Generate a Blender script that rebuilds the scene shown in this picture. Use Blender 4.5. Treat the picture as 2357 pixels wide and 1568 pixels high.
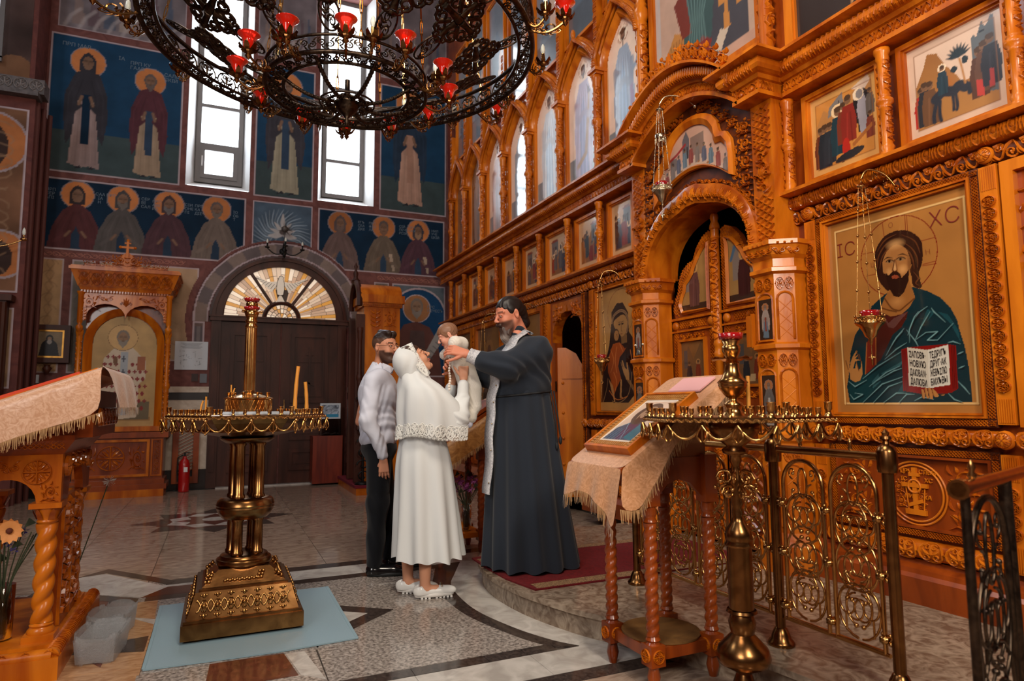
import bpy,math,random
import numpy as np
from math import sin,cos,pi,radians,sqrt,atan2
from mathutils import Matrix,Vector
sc=bpy.context.scene
COL=sc.collection
for o_ in list(bpy.data.objects):bpy.data.objects.remove(o_)
# camera
cam_data=bpy.data.cameras.new('camera');cam=bpy.data.objects.new('camera',cam_data);COL.objects.link(cam)
cam_data.sensor_width=36.0;cam_data.lens=36.0*1494.4/2357.0;cam_data.clip_start=.05
_y,_p,_r=0.42251935,0.09832341,-0.00720702
_f=np.array([sin(_y)*cos(_p),cos(_y)*cos(_p),sin(_p)]);_rt=np.array([cos(_y),-sin(_y),0.]);_up=np.cross(_rt,_f)
_rt2=cos(_r)*_rt+sin(_r)*_up;_up2=-sin(_r)*_rt+cos(_r)*_up
cam.matrix_world=Matrix(((_rt2[0],_up2[0],-_f[0],0),(_rt2[1],_up2[1],-_f[1],0),(_rt2[2],_up2[2],-_f[2],1.25),(0,0,0,1)))
sc.camera=cam
# view, world, light
sc.view_settings.view_transform='Standard';sc.view_settings.look='None'
sc.view_settings.gamma=1.0;sc.view_settings.use_curve_mapping=False
sc.view_settings.exposure=0.18
sc.cycles.use_denoising=True
sc.cycles.max_bounces=6;sc.cycles.diffuse_bounces=3;sc.cycles.glossy_bounces=3
sc.cycles.transmission_bounces=4;sc.cycles.transparent_max_bounces=8
sc.cycles.caustics_reflective=False;sc.cycles.caustics_refractive=False
sc.cycles.sample_clamp_indirect=4.0
world=bpy.data.worlds.new('sky');sc.world=world;world.use_nodes=True
_bg=world.node_tree.nodes['Background'];_bg.inputs[0].default_value=(.83,.92,1,1);_bg.inputs[1].default_value=11.0
def area(name,loc,target,sx,sy,power,color):
 l=bpy.data.lights.new(name,'AREA');l.shape='RECTANGLE';l.size=sx;l.size_y=sy;l.energy=power;l.color=color
 o=bpy.data.objects.new(name,l);COL.objects.link(o);o.location=loc
 o.rotation_euler=(Vector(target)-Vector(loc)).to_track_quat('-Z','Y').to_euler();return o
# daylight from unseen left windows; the other area lights are added fill without fixtures
area('daylight_west',(-4.9,5.2,6.2),(3.6,6.4,4.6),2.2,4.0,430,(.80,.90,1))
area('fill_south',(-3.6,-1.6,4.2),(1.6,5,1.2),2.0,2.4,170,(1,.96,.92))
area('fill_nave',(.4,1.6,5.4),(2.8,4.4,.9),1.2,1.2,115,(1,.88,.72))
area('fill_chancel',(1.2,-1.4,3.2),(3.7,3.2,1.7),.7,.7,112,(1,.90,.76))
area('fill_vault',(.6,6.4,8.8),(.6,8.5,0),1.6,1.6,66,(1,.90,.82))
# objects
def _tag(o,label=None,cat=None,group=None,kind=None):
 if label:o['label']=label
 if cat:o['category']=cat
 if group:o['group']=group
 if kind:o['kind']=kind
 return o
def thing(name,label,cat,loc=(0,0,0),rz=0.,group=None):
 o=bpy.data.objects.new(name,None);COL.objects.link(o);o.location=loc;o.rotation_euler=(0,0,rz)
 o.empty_display_size=.1
 return _tag(o,label,cat,group)
def dup(root,loc,rz=None,label=None,group=None):
 r=root.copy();COL.objects.link(r);r.location=loc
 if rz is not None:r.rotation_euler=(0,0,rz)
 if label:r['label']=label
 if group:r['group']=group
 for ch in list(root.children):
  c=ch.copy();COL.objects.link(c);c.parent=r
  for g in list(ch.children):
   d=g.copy();COL.objects.link(d);d.parent=c
 return r
def V3(*a):return np.array(a,float)
def nrm(v):
 v=np.asarray(v,float);return v/np.maximum(np.linalg.norm(v,axis=-1,keepdims=True),1e-12)
class Acc:
 """collects quads and triangles and builds ONE mesh object"""
 def __init__(s):s.v=[];s.q=[];s.t=[];s.n=0;s.c=[];s.hasc=False
 def add(s,v,q=None,t=None,c=None):
  v=np.asarray(v,float).reshape(-1,3);s.v.append(v)
  if q is not None and len(q):s.q.append(np.asarray(q,int)+s.n)
  if t is not None and len(t):s.t.append(np.asarray(t,int)+s.n)
  if c is not None:s.hasc=True;s.c.append(np.broadcast_to(np.asarray(c,float),(len(v),3)))
  else:s.c.append(np.ones((len(v),3)))
  s.n+=len(v);return s
 def box(s,c,d,R=None,top=None):
  """centre, full size; top=(sx,sy) scales the upper face"""
  x,y,z=np.asarray(d,float)/2;tx,ty=top if top else(1,1)
  v=np.array([(-x,-y,-z),(x,-y,-z),(x,y,-z),(-x,y,-z),(-x*tx,-y*ty,z),(x*tx,-y*ty,z),(x*tx,y*ty,z),(-x*tx,y*ty,z)])
  if R is not None:v=v@np.asarray(R).T
  return s.add(v+np.asarray(c,float),[(0,3,2,1),(4,5,6,7),(0,1,5,4),(1,2,6,5),(2,3,7,6),(3,0,4,7)])
 def bb(s,a,b):
  a=np.asarray(a,float);b=np.asarray(b,float);return s.box((a+b)/2,np.abs(b-a))
 def grid(s,P,close_u=False,close_v=False,c=None):
  """P (n,m,3) surface"""
  n,m=P.shape[:2];i=np.arange(n*m).reshape(n,m)
  if close_u:i=np.vstack([i,i[:1]])
  if close_v:i=np.hstack([i,i[:,:1]])
  q=np.stack([i[:-1,:-1],i[1:,:-1],i[1:,1:],i[:-1,1:]],-1).reshape(-1,4)
  return s.add(P.reshape(-1,3),q,c=None if c is None else np.asarray(c).reshape(-1,3))
 def lathe(s,prof,c=(0,0,0),n=20,R=None,arc=None,tw=None):
  """prof [(r,z)...]; tw = (amp, lobes, turns per metre) twists"""
  pr=np.array(prof,float);a=np.linspace(0,2*pi,n,endpoint=False)
  A,Z=np.meshgrid(a,pr[:,1]);Rr=np.repeat(pr[:,:1],n,1)
  if tw is not None:
   amp,k,tr=tw;Rr=Rr*(1+amp*np.abs(np.sin((A*k+Z*tr*2*pi)/1.)))
  P=np.stack([Rr*np.cos(A),Rr*np.sin(A),Z],-1)
  if R is not None:P=P@np.asarray(R).T
  return s.grid(P+np.asarray(c,float),close_v=True)
 def tube(s,path,r,n=8,closed=False,cap=True,up=None):
  p=np.asarray(path,float);m=len(p)
  if closed:t=np.roll(p,-1,0)-np.roll(p,1,0)
  else:
   t=np.gradient(p,axis=0)
  t=nrm(t)
  u0=np.array([0,0,1.])if up is None else np.asarray(up,float)
  if up is None and abs(t[:,2]).mean()>.8:u0=np.array([1.,0,0])
  us=[];u=u0-t[0]*(t[0]@u0)
  if np.linalg.norm(u)<1e-6:u=np.array([0,1.,0])-t[0]*t[0][1]
  for k in range(m):
   u=u-t[k]*(t[k]@u);u=u/max(np.linalg.norm(u),1e-9);us.append(u)
  us=np.array(us);w=np.cross(t,us)
  rr=np.broadcast_to(np.asarray(r,float),(m,))[:,None,None]
  a=np.linspace(0,2*pi,n,endpoint=False)
  P=p[:,None]+rr*(np.cos(a)[None,:,None]*us[:,None]+np.sin(a)[None,:,None]*w[:,None])
  s.grid(P,close_u=closed,close_v=True)
  if cap and not closed:
   b=s.n-n*m
   for k0,rev in((0,1),(m-1,0)):
    idx=[k0*n+k for k in range(n)]
    if rev:idx=idx[::-1]
    ctr=p[k0];s.add(np.vstack([P[k0],ctr]),t=[((i,(i+1)%n,n)if not rev else((i+1)%n,i,n))for i in range(n)])
  return s
 def ball(s,c,r,n=12,m=8,R=None):
  r=np.broadcast_to(np.asarray(r,float),(3,));th=np.linspace(0,pi,m)
  A,T=np.meshgrid(np.linspace(0,2*pi,n,endpoint=False),th)
  P=np.stack([np.sin(T)*np.cos(A)*r[0],np.sin(T)*np.sin(A)*r[1],-np.cos(T)*r[2]],-1)
  if R is not None:P=P@np.asarray(R).T
  return s.grid(P+np.asarray(c,float),close_v=True)
 def prism(s,poly,O,U,W,N,h):
  """polygon (k,2) in the plane O+U*x+W*y pushed by h along N"""
  from mathutils.geometry import tessellate_polygon
  p=np.asarray(poly,float);O,U,W,N=(np.asarray(k,float)for k in(O,U,W,N));k=len(p)
  a=O+p[:,:1]*U+p[:,1:]*W;b=a+N*h
  tr=tessellate_polygon([[Vector((x,y,0))for x,y in p]])
  tr=np.array(tr,int)
  q=[(i,(i+1)%k,(i+1)%k+k,i+k)for i in range(k)]
  return s.add(np.vstack([a,b]),q,np.vstack([tr+k,tr[:,::-1]]))
 def sweep(s,prof,A,B,U,W):
  """profile (k,2): x along U, y along W, extruded from A to B (closed profile)"""
  A,B,U,W=(np.asarray(k,float)for k in(A,B,U,W));p=np.asarray(prof,float)
  off=p[:,:1]*U+p[:,1:]*W
  s.grid(np.stack([A+off,B+off]),close_v=True)
  return s.prism(p,A,U,W,B-A,0.)if False else s
 def build(s,name,m,parent=None,smooth=False,kind=None,loc=None):
  me=bpy.data.meshes.new(name)
  if s.v:
   v=np.vstack(s.v)
   q=np.vstack(s.q)if s.q else np.zeros((0,4),int);t=np.vstack(s.t)if s.t else np.zeros((0,3),int)
   me.vertices.add(len(v));me.vertices.foreach_set('co',v.astype(np.float32).ravel())
   nl=q.size+t.size;me.loops.add(nl);me.loops.foreach_set('vertex_index',np.concatenate([q.ravel(),t.ravel()]).astype(np.int32))
   np_=len(q)+len(t);me.polygons.add(np_)
   st=np.concatenate([np.arange(len(q))*4,len(q)*4+np.arange(len(t))*3]).astype(np.int32)
   me.polygons.foreach_set('loop_start',st)
   if smooth:me.polygons.foreach_set('use_smooth',np.ones(np_,bool))
   else:me.polygons.foreach_set('use_smooth',np.zeros(np_,bool))
   if s.hasc:
    ca=me.color_attributes.new('Col','FLOAT_COLOR','POINT');cc=np.ones((len(v),4),np.float32);cc[:,:3]=np.vstack(s.c)
    ca.data.foreach_set('color',cc.ravel())
   me.update(calc_edges=True);me.validate()
  if m:me.materials.append(m)
  o=bpy.data.objects.new(name,me);COL.objects.link(o)
  if parent:o.parent=parent
  if loc is not None:o.location=loc
  if kind or any(w in name for w in('carving','relief','crest','lace','openwork','garland','fluted','welt','dentil','molding','scroll_cl','finial_','frame_board')):o['kind']='stuff'
  return o
def sm(o,ang=40):
 """smooth shading with sharp edges over the angle"""
 me=o.data;me.polygons.foreach_set('use_smooth',np.ones(len(me.polygons),bool))
 try:me.set_sharp_from_angle(angle=radians(ang))
 except Exception:pass
 return o
def rz(a):c,s_=cos(a),sin(a);return np.array([[c,-s_,0],[s_,c,0],[0,0,1.]])
def rx(a):c,s_=cos(a),sin(a);return np.array([[1.,0,0],[0,c,-s_],[0,s_,c]])
def ry(a):c,s_=cos(a),sin(a);return np.array([[c,0,s_],[0,1.,0],[-s_,0,c]])
def axis_R(z):
 z=nrm(z);x=np.cross([0,0,1.],z)
 if np.linalg.norm(x)<1e-6:x=np.array([1.,0,0])
 x=nrm(x);return np.stack([x,np.cross(z,x),z],1)
def spline(pts,n=8,closed=False):
 """Catmull-Rom through the points"""
 p=np.asarray(pts,float);out=[];k=len(p)
 rng=range(k if closed else k-1)
 for i in rng:
  if closed:a,b,c,d=p[(i-1)%k],p[i],p[(i+1)%k],p[(i+2)%k]
  else:a,b,c,d=p[max(i-1,0)],p[i],p[i+1],p[min(i+2,k-1)]
  t=np.linspace(0,1,n,endpoint=False)[:,None]
  out.append(.5*((2*b)+(-a+c)*t+(2*a-5*b+4*c-d)*t**2+(-a+3*b-3*c+d)*t**3))
 if not closed:out.append(p[-1:])
 return np.vstack(out)
# materials
def lin(r,g,b):
 f=lambda c:c/12.92 if c<=.04045 else((c+.055)/1.055)**2.4
 return(f(r/255),f(g/255),f(b/255))
def LN(*c):return np.array(lin(*c))
_M={}
def mat(name,color=None,rough=.5,metal=0.,spec=.5,coat=0.,emit=None,estr=0.,trans=0.,alpha=1.,ior=1.45,col2=None,scale=6.,stretch=(1,1,1),bump=0.,bscale=60.,vcol=False,vnoise=0.,sss=0.,dist=1.5,detail=5.,sheen=0.,cscale=None):
 if name in _M:return _M[name]
 m=bpy.data.materials.new(name);_M[name]=m;m.use_nodes=True;nt=m.node_tree;N=nt.nodes;L=nt.links
 b=N['Principled BSDF'];I=b.inputs
 I['Roughness'].default_value=rough;I['Metallic'].default_value=metal;I['Specular IOR Level'].default_value=spec
 I['Coat Weight'].default_value=coat;I['Coat Roughness'].default_value=.10;I['IOR'].default_value=ior
 I['Transmission Weight'].default_value=trans;I['Alpha'].default_value=alpha
 if sss:I['Subsurface Weight'].default_value=sss;I['Subsurface Radius'].default_value=(.01,.004,.002)
 if sheen:I['Sheen Weight'].default_value=sheen
 tc=None
 def coords():
  nonlocal tc
  if tc is None:
   t=N.new('ShaderNodeTexCoord');mp=N.new('ShaderNodeMapping');mp.inputs['Scale'].default_value=stretch
   L.new(t.outputs['Object'],mp.inputs[0]);tc=mp.outputs[0]
  return tc
 src=None
 if vcol:
  a=N.new('ShaderNodeVertexColor');a.layer_name='Col';src=a.outputs[0]
  if vnoise:
   nz=N.new('ShaderNodeTexNoise');nz.inputs['Scale'].default_value=scale;nz.inputs['Detail'].default_value=detail;L.new(coords(),nz.inputs[0])
   mr=N.new('ShaderNodeMapRange');mr.inputs[1].default_value=.3;mr.inputs[2].default_value=.7;mr.inputs[3].default_value=1-vnoise;mr.inputs[4].default_value=1+vnoise;L.new(nz.outputs[0],mr.inputs[0])
   mx=N.new('ShaderNodeVectorMath');mx.operation='SCALE';L.new(src,mx.inputs[0]);L.new(mr.outputs[0],mx.inputs['Scale']);src=mx.outputs[0]
  L.new(src,I['Base Color'])
 elif col2 is not None:
  nz=N.new('ShaderNodeTexNoise');nz.inputs['Scale'].default_value=scale;nz.inputs['Detail'].default_value=detail;nz.inputs['Distortion'].default_value=dist
  L.new(coords(),nz.inputs[0]);cr=N.new('ShaderNodeValToRGB')
  cr.color_ramp.elements[0].position=.35;cr.color_ramp.elements[1].position=.65
  cr.color_ramp.elements[0].color=(*col2,1);cr.color_ramp.elements[1].color=(*color,1)
  L.new(nz.outputs[0],cr.inputs[0]);L.new(cr.outputs[0],I['Base Color'])
 elif color is not None:I['Base Color'].default_value=(*color,1)
 if bump:
  nz=N.new('ShaderNodeTexNoise');nz.inputs['Scale'].default_value=bscale;nz.inputs['Detail'].default_value=4;L.new(coords(),nz.inputs[0])
  bp=N.new('ShaderNodeBump');bp.inputs['Strength'].default_value=bump;bp.inputs['Distance'].default_value=.01;L.new(nz.outputs[0],bp.inputs['Height']);L.new(bp.outputs[0],I['Normal'])
 if emit is not None:I['Emission Color'].default_value=(*emit,1);I['Emission Strength'].default_value=estr
 return m
WOOD=mat('varnished_wood',lin(212,118,22),.32,spec=.32,coat=.16,col2=lin(164,74,7),scale=3.2,stretch=(1.4,1.4,.25),bump=.12,bscale=24)
WOODD=mat('carved_wood',lin(198,104,18),.26,spec=.4,coat=.35,col2=lin(144,60,6),scale=5,bump=.1,bscale=40)
WOODR=mat('reddish_wood',lin(156,68,16),.30,coat=.3,col2=lin(108,40,7),scale=4,stretch=(1,1,.25))
WOODK=mat('dark_brown_wood',lin(78,40,28),.45,spec=.3,col2=lin(54,26,18),scale=4,stretch=(1,1,.2))
WOODBG=mat('wood_ground_of_carving',lin(98,42,9),.5,col2=lin(66,25,4),scale=8)  # darker stained ground; its colour also deepens the shade between the carving
BRASS=mat('polished_brass',lin(206,158,98),.22,metal=1.,col2=lin(178,128,70),scale=9,bump=.04,bscale=30)
BRONZE=mat('aged_bronze',lin(150,106,62),.25,metal=1.,col2=lin(110,74,42),scale=7,bump=.05,bscale=20)
BRZK=mat('dark_bronze_openwork',lin(92,76,62),.36,metal=1.,col2=lin(52,42,36),scale=20)
SILV=mat('silver_gilt',lin(205,188,160),.25,metal=1.)
GOLD=mat('gold_leaf',lin(206,150,70),.38,metal=.75,col2=lin(176,122,56),scale=5)
BLACKM=mat('black_iron',(.012,.011,.01),.4,metal=.6)
REDG=mat('red_glass',(.75,.015,.008),.08,trans=.55,emit=(.9,.03,.005),estr=.12)
WAX=mat('candle_wax',lin(226,150,58),.45,sss=.25)
BULB=mat('frosted_bulb',lin(226,226,214),.3)
GLASS=mat('clear_glass',(.95,.97,.97),.03,trans=1.,ior=1.35)
PAINTV=mat('painted_panel',rough=.42,spec=.3,vcol=True,vnoise=.10,scale=7)
FRESCO=mat('fresco_paint',rough=.75,spec=.2,vcol=True,vnoise=.14,scale=5)
GLOSSV=mat('varnished_icon',rough=.26,spec=.6,vcol=True,vnoise=.05,scale=9,coat=.9)
SKINV=mat('skin',rough=.48,spec=.35,vcol=True,sss=.12)
HAIRV=mat('hair',rough=.42,spec=.4,vcol=True)
CLOTHV=mat('cloth',rough=.85,spec=.15,vcol=True,sheen=.15)

# carved ornament: strokes with a raised ridge
def spiral(cx,cy,r0,r1,a0,turns,n=12):
 t=np.linspace(0,1,n);a=a0+turns*2*pi*t;r=r0+(r1-r0)*t
 return np.stack([cx+r*np.cos(a),cy+r*np.sin(a)],1)
def leaf(p0,p1,w,bend=0.,n=5):
 p0=np.array(p0,float);p1=np.array(p1,float);d=p1-p0;nn=np.array([-d[1],d[0]])
 t=np.linspace(0,1,n)[:,None];return(p0+d*t+nn*bend*4*t*(1-t),w*np.sin(pi*np.clip(t[:,0]*.9+.08,0,1)),1.)
def motif(strokes,domes=()):
 V=[];Q=[];T=[];n=0
 for st in strokes:
  p=np.asarray(st[0],float);k=len(p);w=np.broadcast_to(np.asarray(st[1],float),(k,));h=st[2]if len(st)>2 else 1.
  t=nrm(np.gradient(p,axis=0));nn=np.stack([-t[:,1],t[:,0]],1)
  a=p+nn*w[:,None]/2;b=p-nn*w[:,None]/2
  hh=h*np.clip(w/max(w.max(),1e-6),.25,1)
  v=np.concatenate([np.c_[a,np.zeros(k)],np.c_[p+nn*w[:,None]*.13,hh],np.c_[p-nn*w[:,None]*.13,hh],np.c_[b,np.zeros(k)]])
  i=np.arange(k-1)
  for g in range(3):Q.append(np.stack([i+g*k,i+(g+1)*k,i+(g+1)*k+1,i+g*k+1],1)+n)
  V.append(v);n+=4*k
 for(x,y,r,h)in domes:
  m=7;a=np.linspace(0,2*pi,m,endpoint=False)
  v=np.vstack([np.c_[x+r*np.cos(a),y+r*np.sin(a),np.zeros(m)],np.c_[x+r*.65*np.cos(a),y+r*.65*np.sin(a),np.full(m,h*.8)],[[x,y,h]]])
  i=np.arange(m);j=(i+1)%m
  Q.append(np.stack([i,j,j+m,i+m],1)+n);T.append(np.stack([i+m,j+m,np.full(m,2*m)],1)+n);V.append(v);n+=len(v)
 return(np.vstack(V),np.vstack(Q)if Q else np.zeros((0,4),int),np.vstack(T)if T else np.zeros((0,3),int))
def _vine():
 t=np.linspace(0,1,13);s=[(np.c_[t,.5+.34*np.sin(2*pi*t)],.11)]
 for x,y,sg in((.25,.36,1),(.75,.64,-1)):
  s.append((spiral(x,y,.27,.04,(-.6 if sg>0 else 2.54),-1.15*1,12),np.linspace(.10,.06,12)))
  s+=[leaf((x,y),(x+.02,y+.0+.14*sg*-1),.12),leaf((x+.25,.5+.1*sg),(x+.12,.5-.42*sg),.12,.1),leaf((x+.22,.5),(x+.34,.5-.40*sg),.10,-.1)]
 return motif(s,[(.25,.36,.07,1),(.75,.64,.07,1)])
def _weave():
 s=[]
 for x0,y0,x1,y1 in((0,.0,.5,.5),(.5,.5,1,1),(0,.5,.5,1),(.5,0,1,.5)):s.append(([(x0+.06,y0+.06),(x1-.0,y1-.0)],.16))
 for x0,y0,x1,y1 in((.25,.25,0,.5),(.75,.25,.5,.5),(.75,.75,.5,1),(.25,.75,0,1),(.5,0,.3,.2),(1,0,.8,.2),(1,.5,.8,.7),(.5,.5,.3,.7)):s.append(([(x0,y0),(x1,y1)],.13,.8))
 return motif(s)
def _zig():
 return motif([([(0,.08),(.25,.5),(.5,.92)],.14),([(.5,.92),(.75,.5),(1,.08)],.14),([(0,.5),(.25,.92)],.12),([(.75,.92),(1,.5)],.12),([(.25,.08),(.5,.5),(.75,.08)],.12)])
def _lance():
 s=[([(.0,.06),(.10,.5),(.5,.94)],.13),([(1.,.06),(.90,.5),(.5,.94)],.13),leaf((.5,.05),(.5,.72),.24)]
 s+=[leaf((.5,.08),(.2,.42),.13,.12),leaf((.5,.08),(.8,.42),.13,-.12),leaf((0,.92),(.14,.62),.14),leaf((1,.92),(.86,.62),.14)]
 return motif(s)
def _palm():
 a=np.linspace(0,2*pi,17);s=[(np.c_[.5+.44*np.cos(a),.5+.46*np.sin(a)],.07)]
 for g in(-1,1):
  s+=[(spiral(.5+g*.20,.34,.19,.03,(pi if g<0 else 0)+.0,g*-1.3,12),np.linspace(.09,.06,12)),(spiral(.5+g*.13,.72,.14,.02,pi/2+g*-1.2,g*1.2,10),.07),leaf((.5,.42),(.5+g*.33,.66),.12,g*-.1)]
 s+=[leaf((.5,.3),(.5,.93),.13)]
 return motif(s,[(.0,.5,.06,.8),(1.,.5,.06,.8)])
def _gad():
 s=[]
 for k in range(2):
  x=k*.5
  s+=[(np.array([(x+.02,.0),(x+.12,.3),(x+.3,.7),(x+.5,1.)]),np.array([.10,.2,.22,.1])),leaf((x+.25,.0),(x+.42,.5),.12,-.1)]
 return motif(s)
def _egg():
 a=np.linspace(0,2*pi,13)
 return motif([(np.c_[.3+.24*np.cos(a),.55+.36*np.sin(a)],.09),leaf((.62,.05),(.72,.95),.16),leaf((.86,.05),(.82,.95),.14)],[(.3,.55,.15,1.2)])
def _curl():
 s=[]
 for g in(0,1):
  x=.25+.5*g;f=1-2*g
  s+=[(spiral(x,.5+.08*f,.24,.03,-pi/2*f,1.5*f,14),np.linspace(.11,.06,14)),leaf((x-.2,.5),(x+.02,.5+.46*f),.13,.2*f),leaf((x+.05,.5-.15*f),(x+.28,.5-.42*f),.12,-.1*f)]
 return motif(s)
def _shell():
 s=[]
 for k in range(5):
  a=pi/2+(k-2)*.5;s.append(leaf((.5,.12),(.5+.44*cos(a),.12+.78*sin(a)),.15))
 s+=[(spiral(.14,.3,.13,.02,0,1.1,9),.08),(spiral(.86,.3,.13,.02,pi,-1.1,9),.08)]
 return motif(s,[(.5,.14,.09,1.2)])
def _net():
 return motif([([(0,0),(1,1)],.08,.6),([(0,1),(1,0)],.08,.6)])
def _acan():
 s=[([(.5,0),(.5,1)],.10)]
 for k in range(4):
  y=.02+k*.25
  for g in(-1,1):s.append((np.array([(.5,y),(.5+g*.2,y+.05),(.5+g*.38,y+.14),(.5+g*.34,y+.26)]),np.array([.10,.14,.13,.06])))
 return motif(s)
def _cross(letters=False):
 a=np.linspace(0,2*pi,19);s=[(np.c_[.5+.46*np.cos(a),.5+.46*np.sin(a)],.05),([(.5,.06),(.5,.94)],.07),([(.06,.5),(.94,.5)],.07)]
 for gx in(-1,1):
  for gy in(-1,1):s+=[leaf((.5+gx*.06,.5+gy*.06),(.5+gx*.30,.5+gy*.30),.12),leaf((.5+gx*.2,.5+gy*.06),(.5+gx*.38,.5+gy*.16),.07),leaf((.5+gx*.06,.5+gy*.2),(.5+gx*.16,.5+gy*.38),.07)]
 return motif(s,[(.5,.5,.06,1)])
def _scrollpanel(fx=1):
 """big acanthus scroll filling a cell"""
 s=[(spiral(.45,.5,.34,.05,-2.2,1.6,24),np.linspace(.08,.05,24))]
 for k in range(7):
  a=-2.2+k*.9;s.append(leaf((.45+.33*cos(a),.5+.33*sin(a)),(.45+.50*cos(a+.35),.5+.50*sin(a+.35)),.09,.15))
 s+=[leaf((.45,.5),(.45+.13*cos(k*1.26),.5+.13*sin(k*1.26)),.06)for k in range(5)]
 s+=[(np.array([(.02,.02),(.2,.1),(.5,.08),(.8,.15),(.98,.05)]),.05),leaf((.8,.2),(.98,.45),.1,.2),leaf((.85,.6),(.95,.95),.1,-.2)]
 v,q,t=motif(s,[(.45,.5,.05,1)])
 if fx<0:v=v*[-1,1,1]+[1,0,0];q=q[:,::-1];t=t[:,::-1]
 return v,q,t
MO=dict(vine=_vine(),weave=_weave(),zig=_zig(),lance=_lance(),palm=_palm(),gad=_gad(),egg=_egg(),curl=_curl(),shell=_shell(),net=_net(),acan=_acan(),cross=_cross(),scrl=_scrollpanel(1),scrr=_scrollpanel(-1))
def flatF(O,U,V,N):
 O,U,V,N=(np.asarray(k,float)for k in(O,U,V,N))
 return lambda P:O+P[:,:1]*U+P[:,1:2]*V+P[:,2:]*N
def rollF(O,U,V,N,r,a0=-pi/2,a1=pi/2):
 """v is the arc length round a half roll of radius r"""
 O,U,V,N=(np.asarray(k,float)for k in(O,U,V,N))
 def F(P):
  a=a0+P[:,1:2]*(a1-a0);return O+P[:,:1]*U+(r+P[:,2:])*(np.sin(a)*V+np.cos(a)*N)
 return F
def arcF(C,U,V,N,r0,sgn=-1,e=(1,1)):
 """u arc angle from +U towards +V, v outwards"""
 C,U,V,N=(np.asarray(k,float)for k in(C,U,V,N))
 return lambda P:C+(r0+P[:,1:2])*(np.cos(P[:,:1])*U*e[0]+np.sin(P[:,:1])*V*e[1])+P[:,2:]*N
def band(acc,mo,F,u0,u1,w,h,n=None,asp=1.,v0=0.,rev=False):
 v,q,t=MO[mo]if isinstance(mo,str)else mo
 L=u1-u0;n=n or max(1,int(round(abs(L)/(w*asp))))
 k=np.arange(n)[:,None]
 u=(v[None,:,0]+k)*(L/n)+u0
 P=np.stack([u,np.broadcast_to(v[None,:,1]*w+v0,u.shape),np.broadcast_to(v[None,:,2]*h,u.shape)],-1).reshape(-1,3)
 P=F(P);m=len(v);off=(np.arange(n)*m)[:,None,None]
 acc.add(P,(q[None]+off).reshape(-1,4)if len(q)else None,(t[None]+off).reshape(-1,3)if len(t)else None)
def vband(acc,mo,O,U,V,N,L,w,h,n=None,asp=1.):
 """band that runs along V with its width along U"""
 band(acc,mo,flatF(O,V,U,N),0,L,w,h,n,asp)
def cell(acc,mo,O,U,V,N,h):
 v,q,t=MO[mo]if isinstance(mo,str)else mo
 O,U,V,N=(np.asarray(k,float)for k in(O,U,V,N))
 acc.add(O+v[:,:1]*U+v[:,1:2]*V+v[:,2:]*h*N,q,t)
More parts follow.
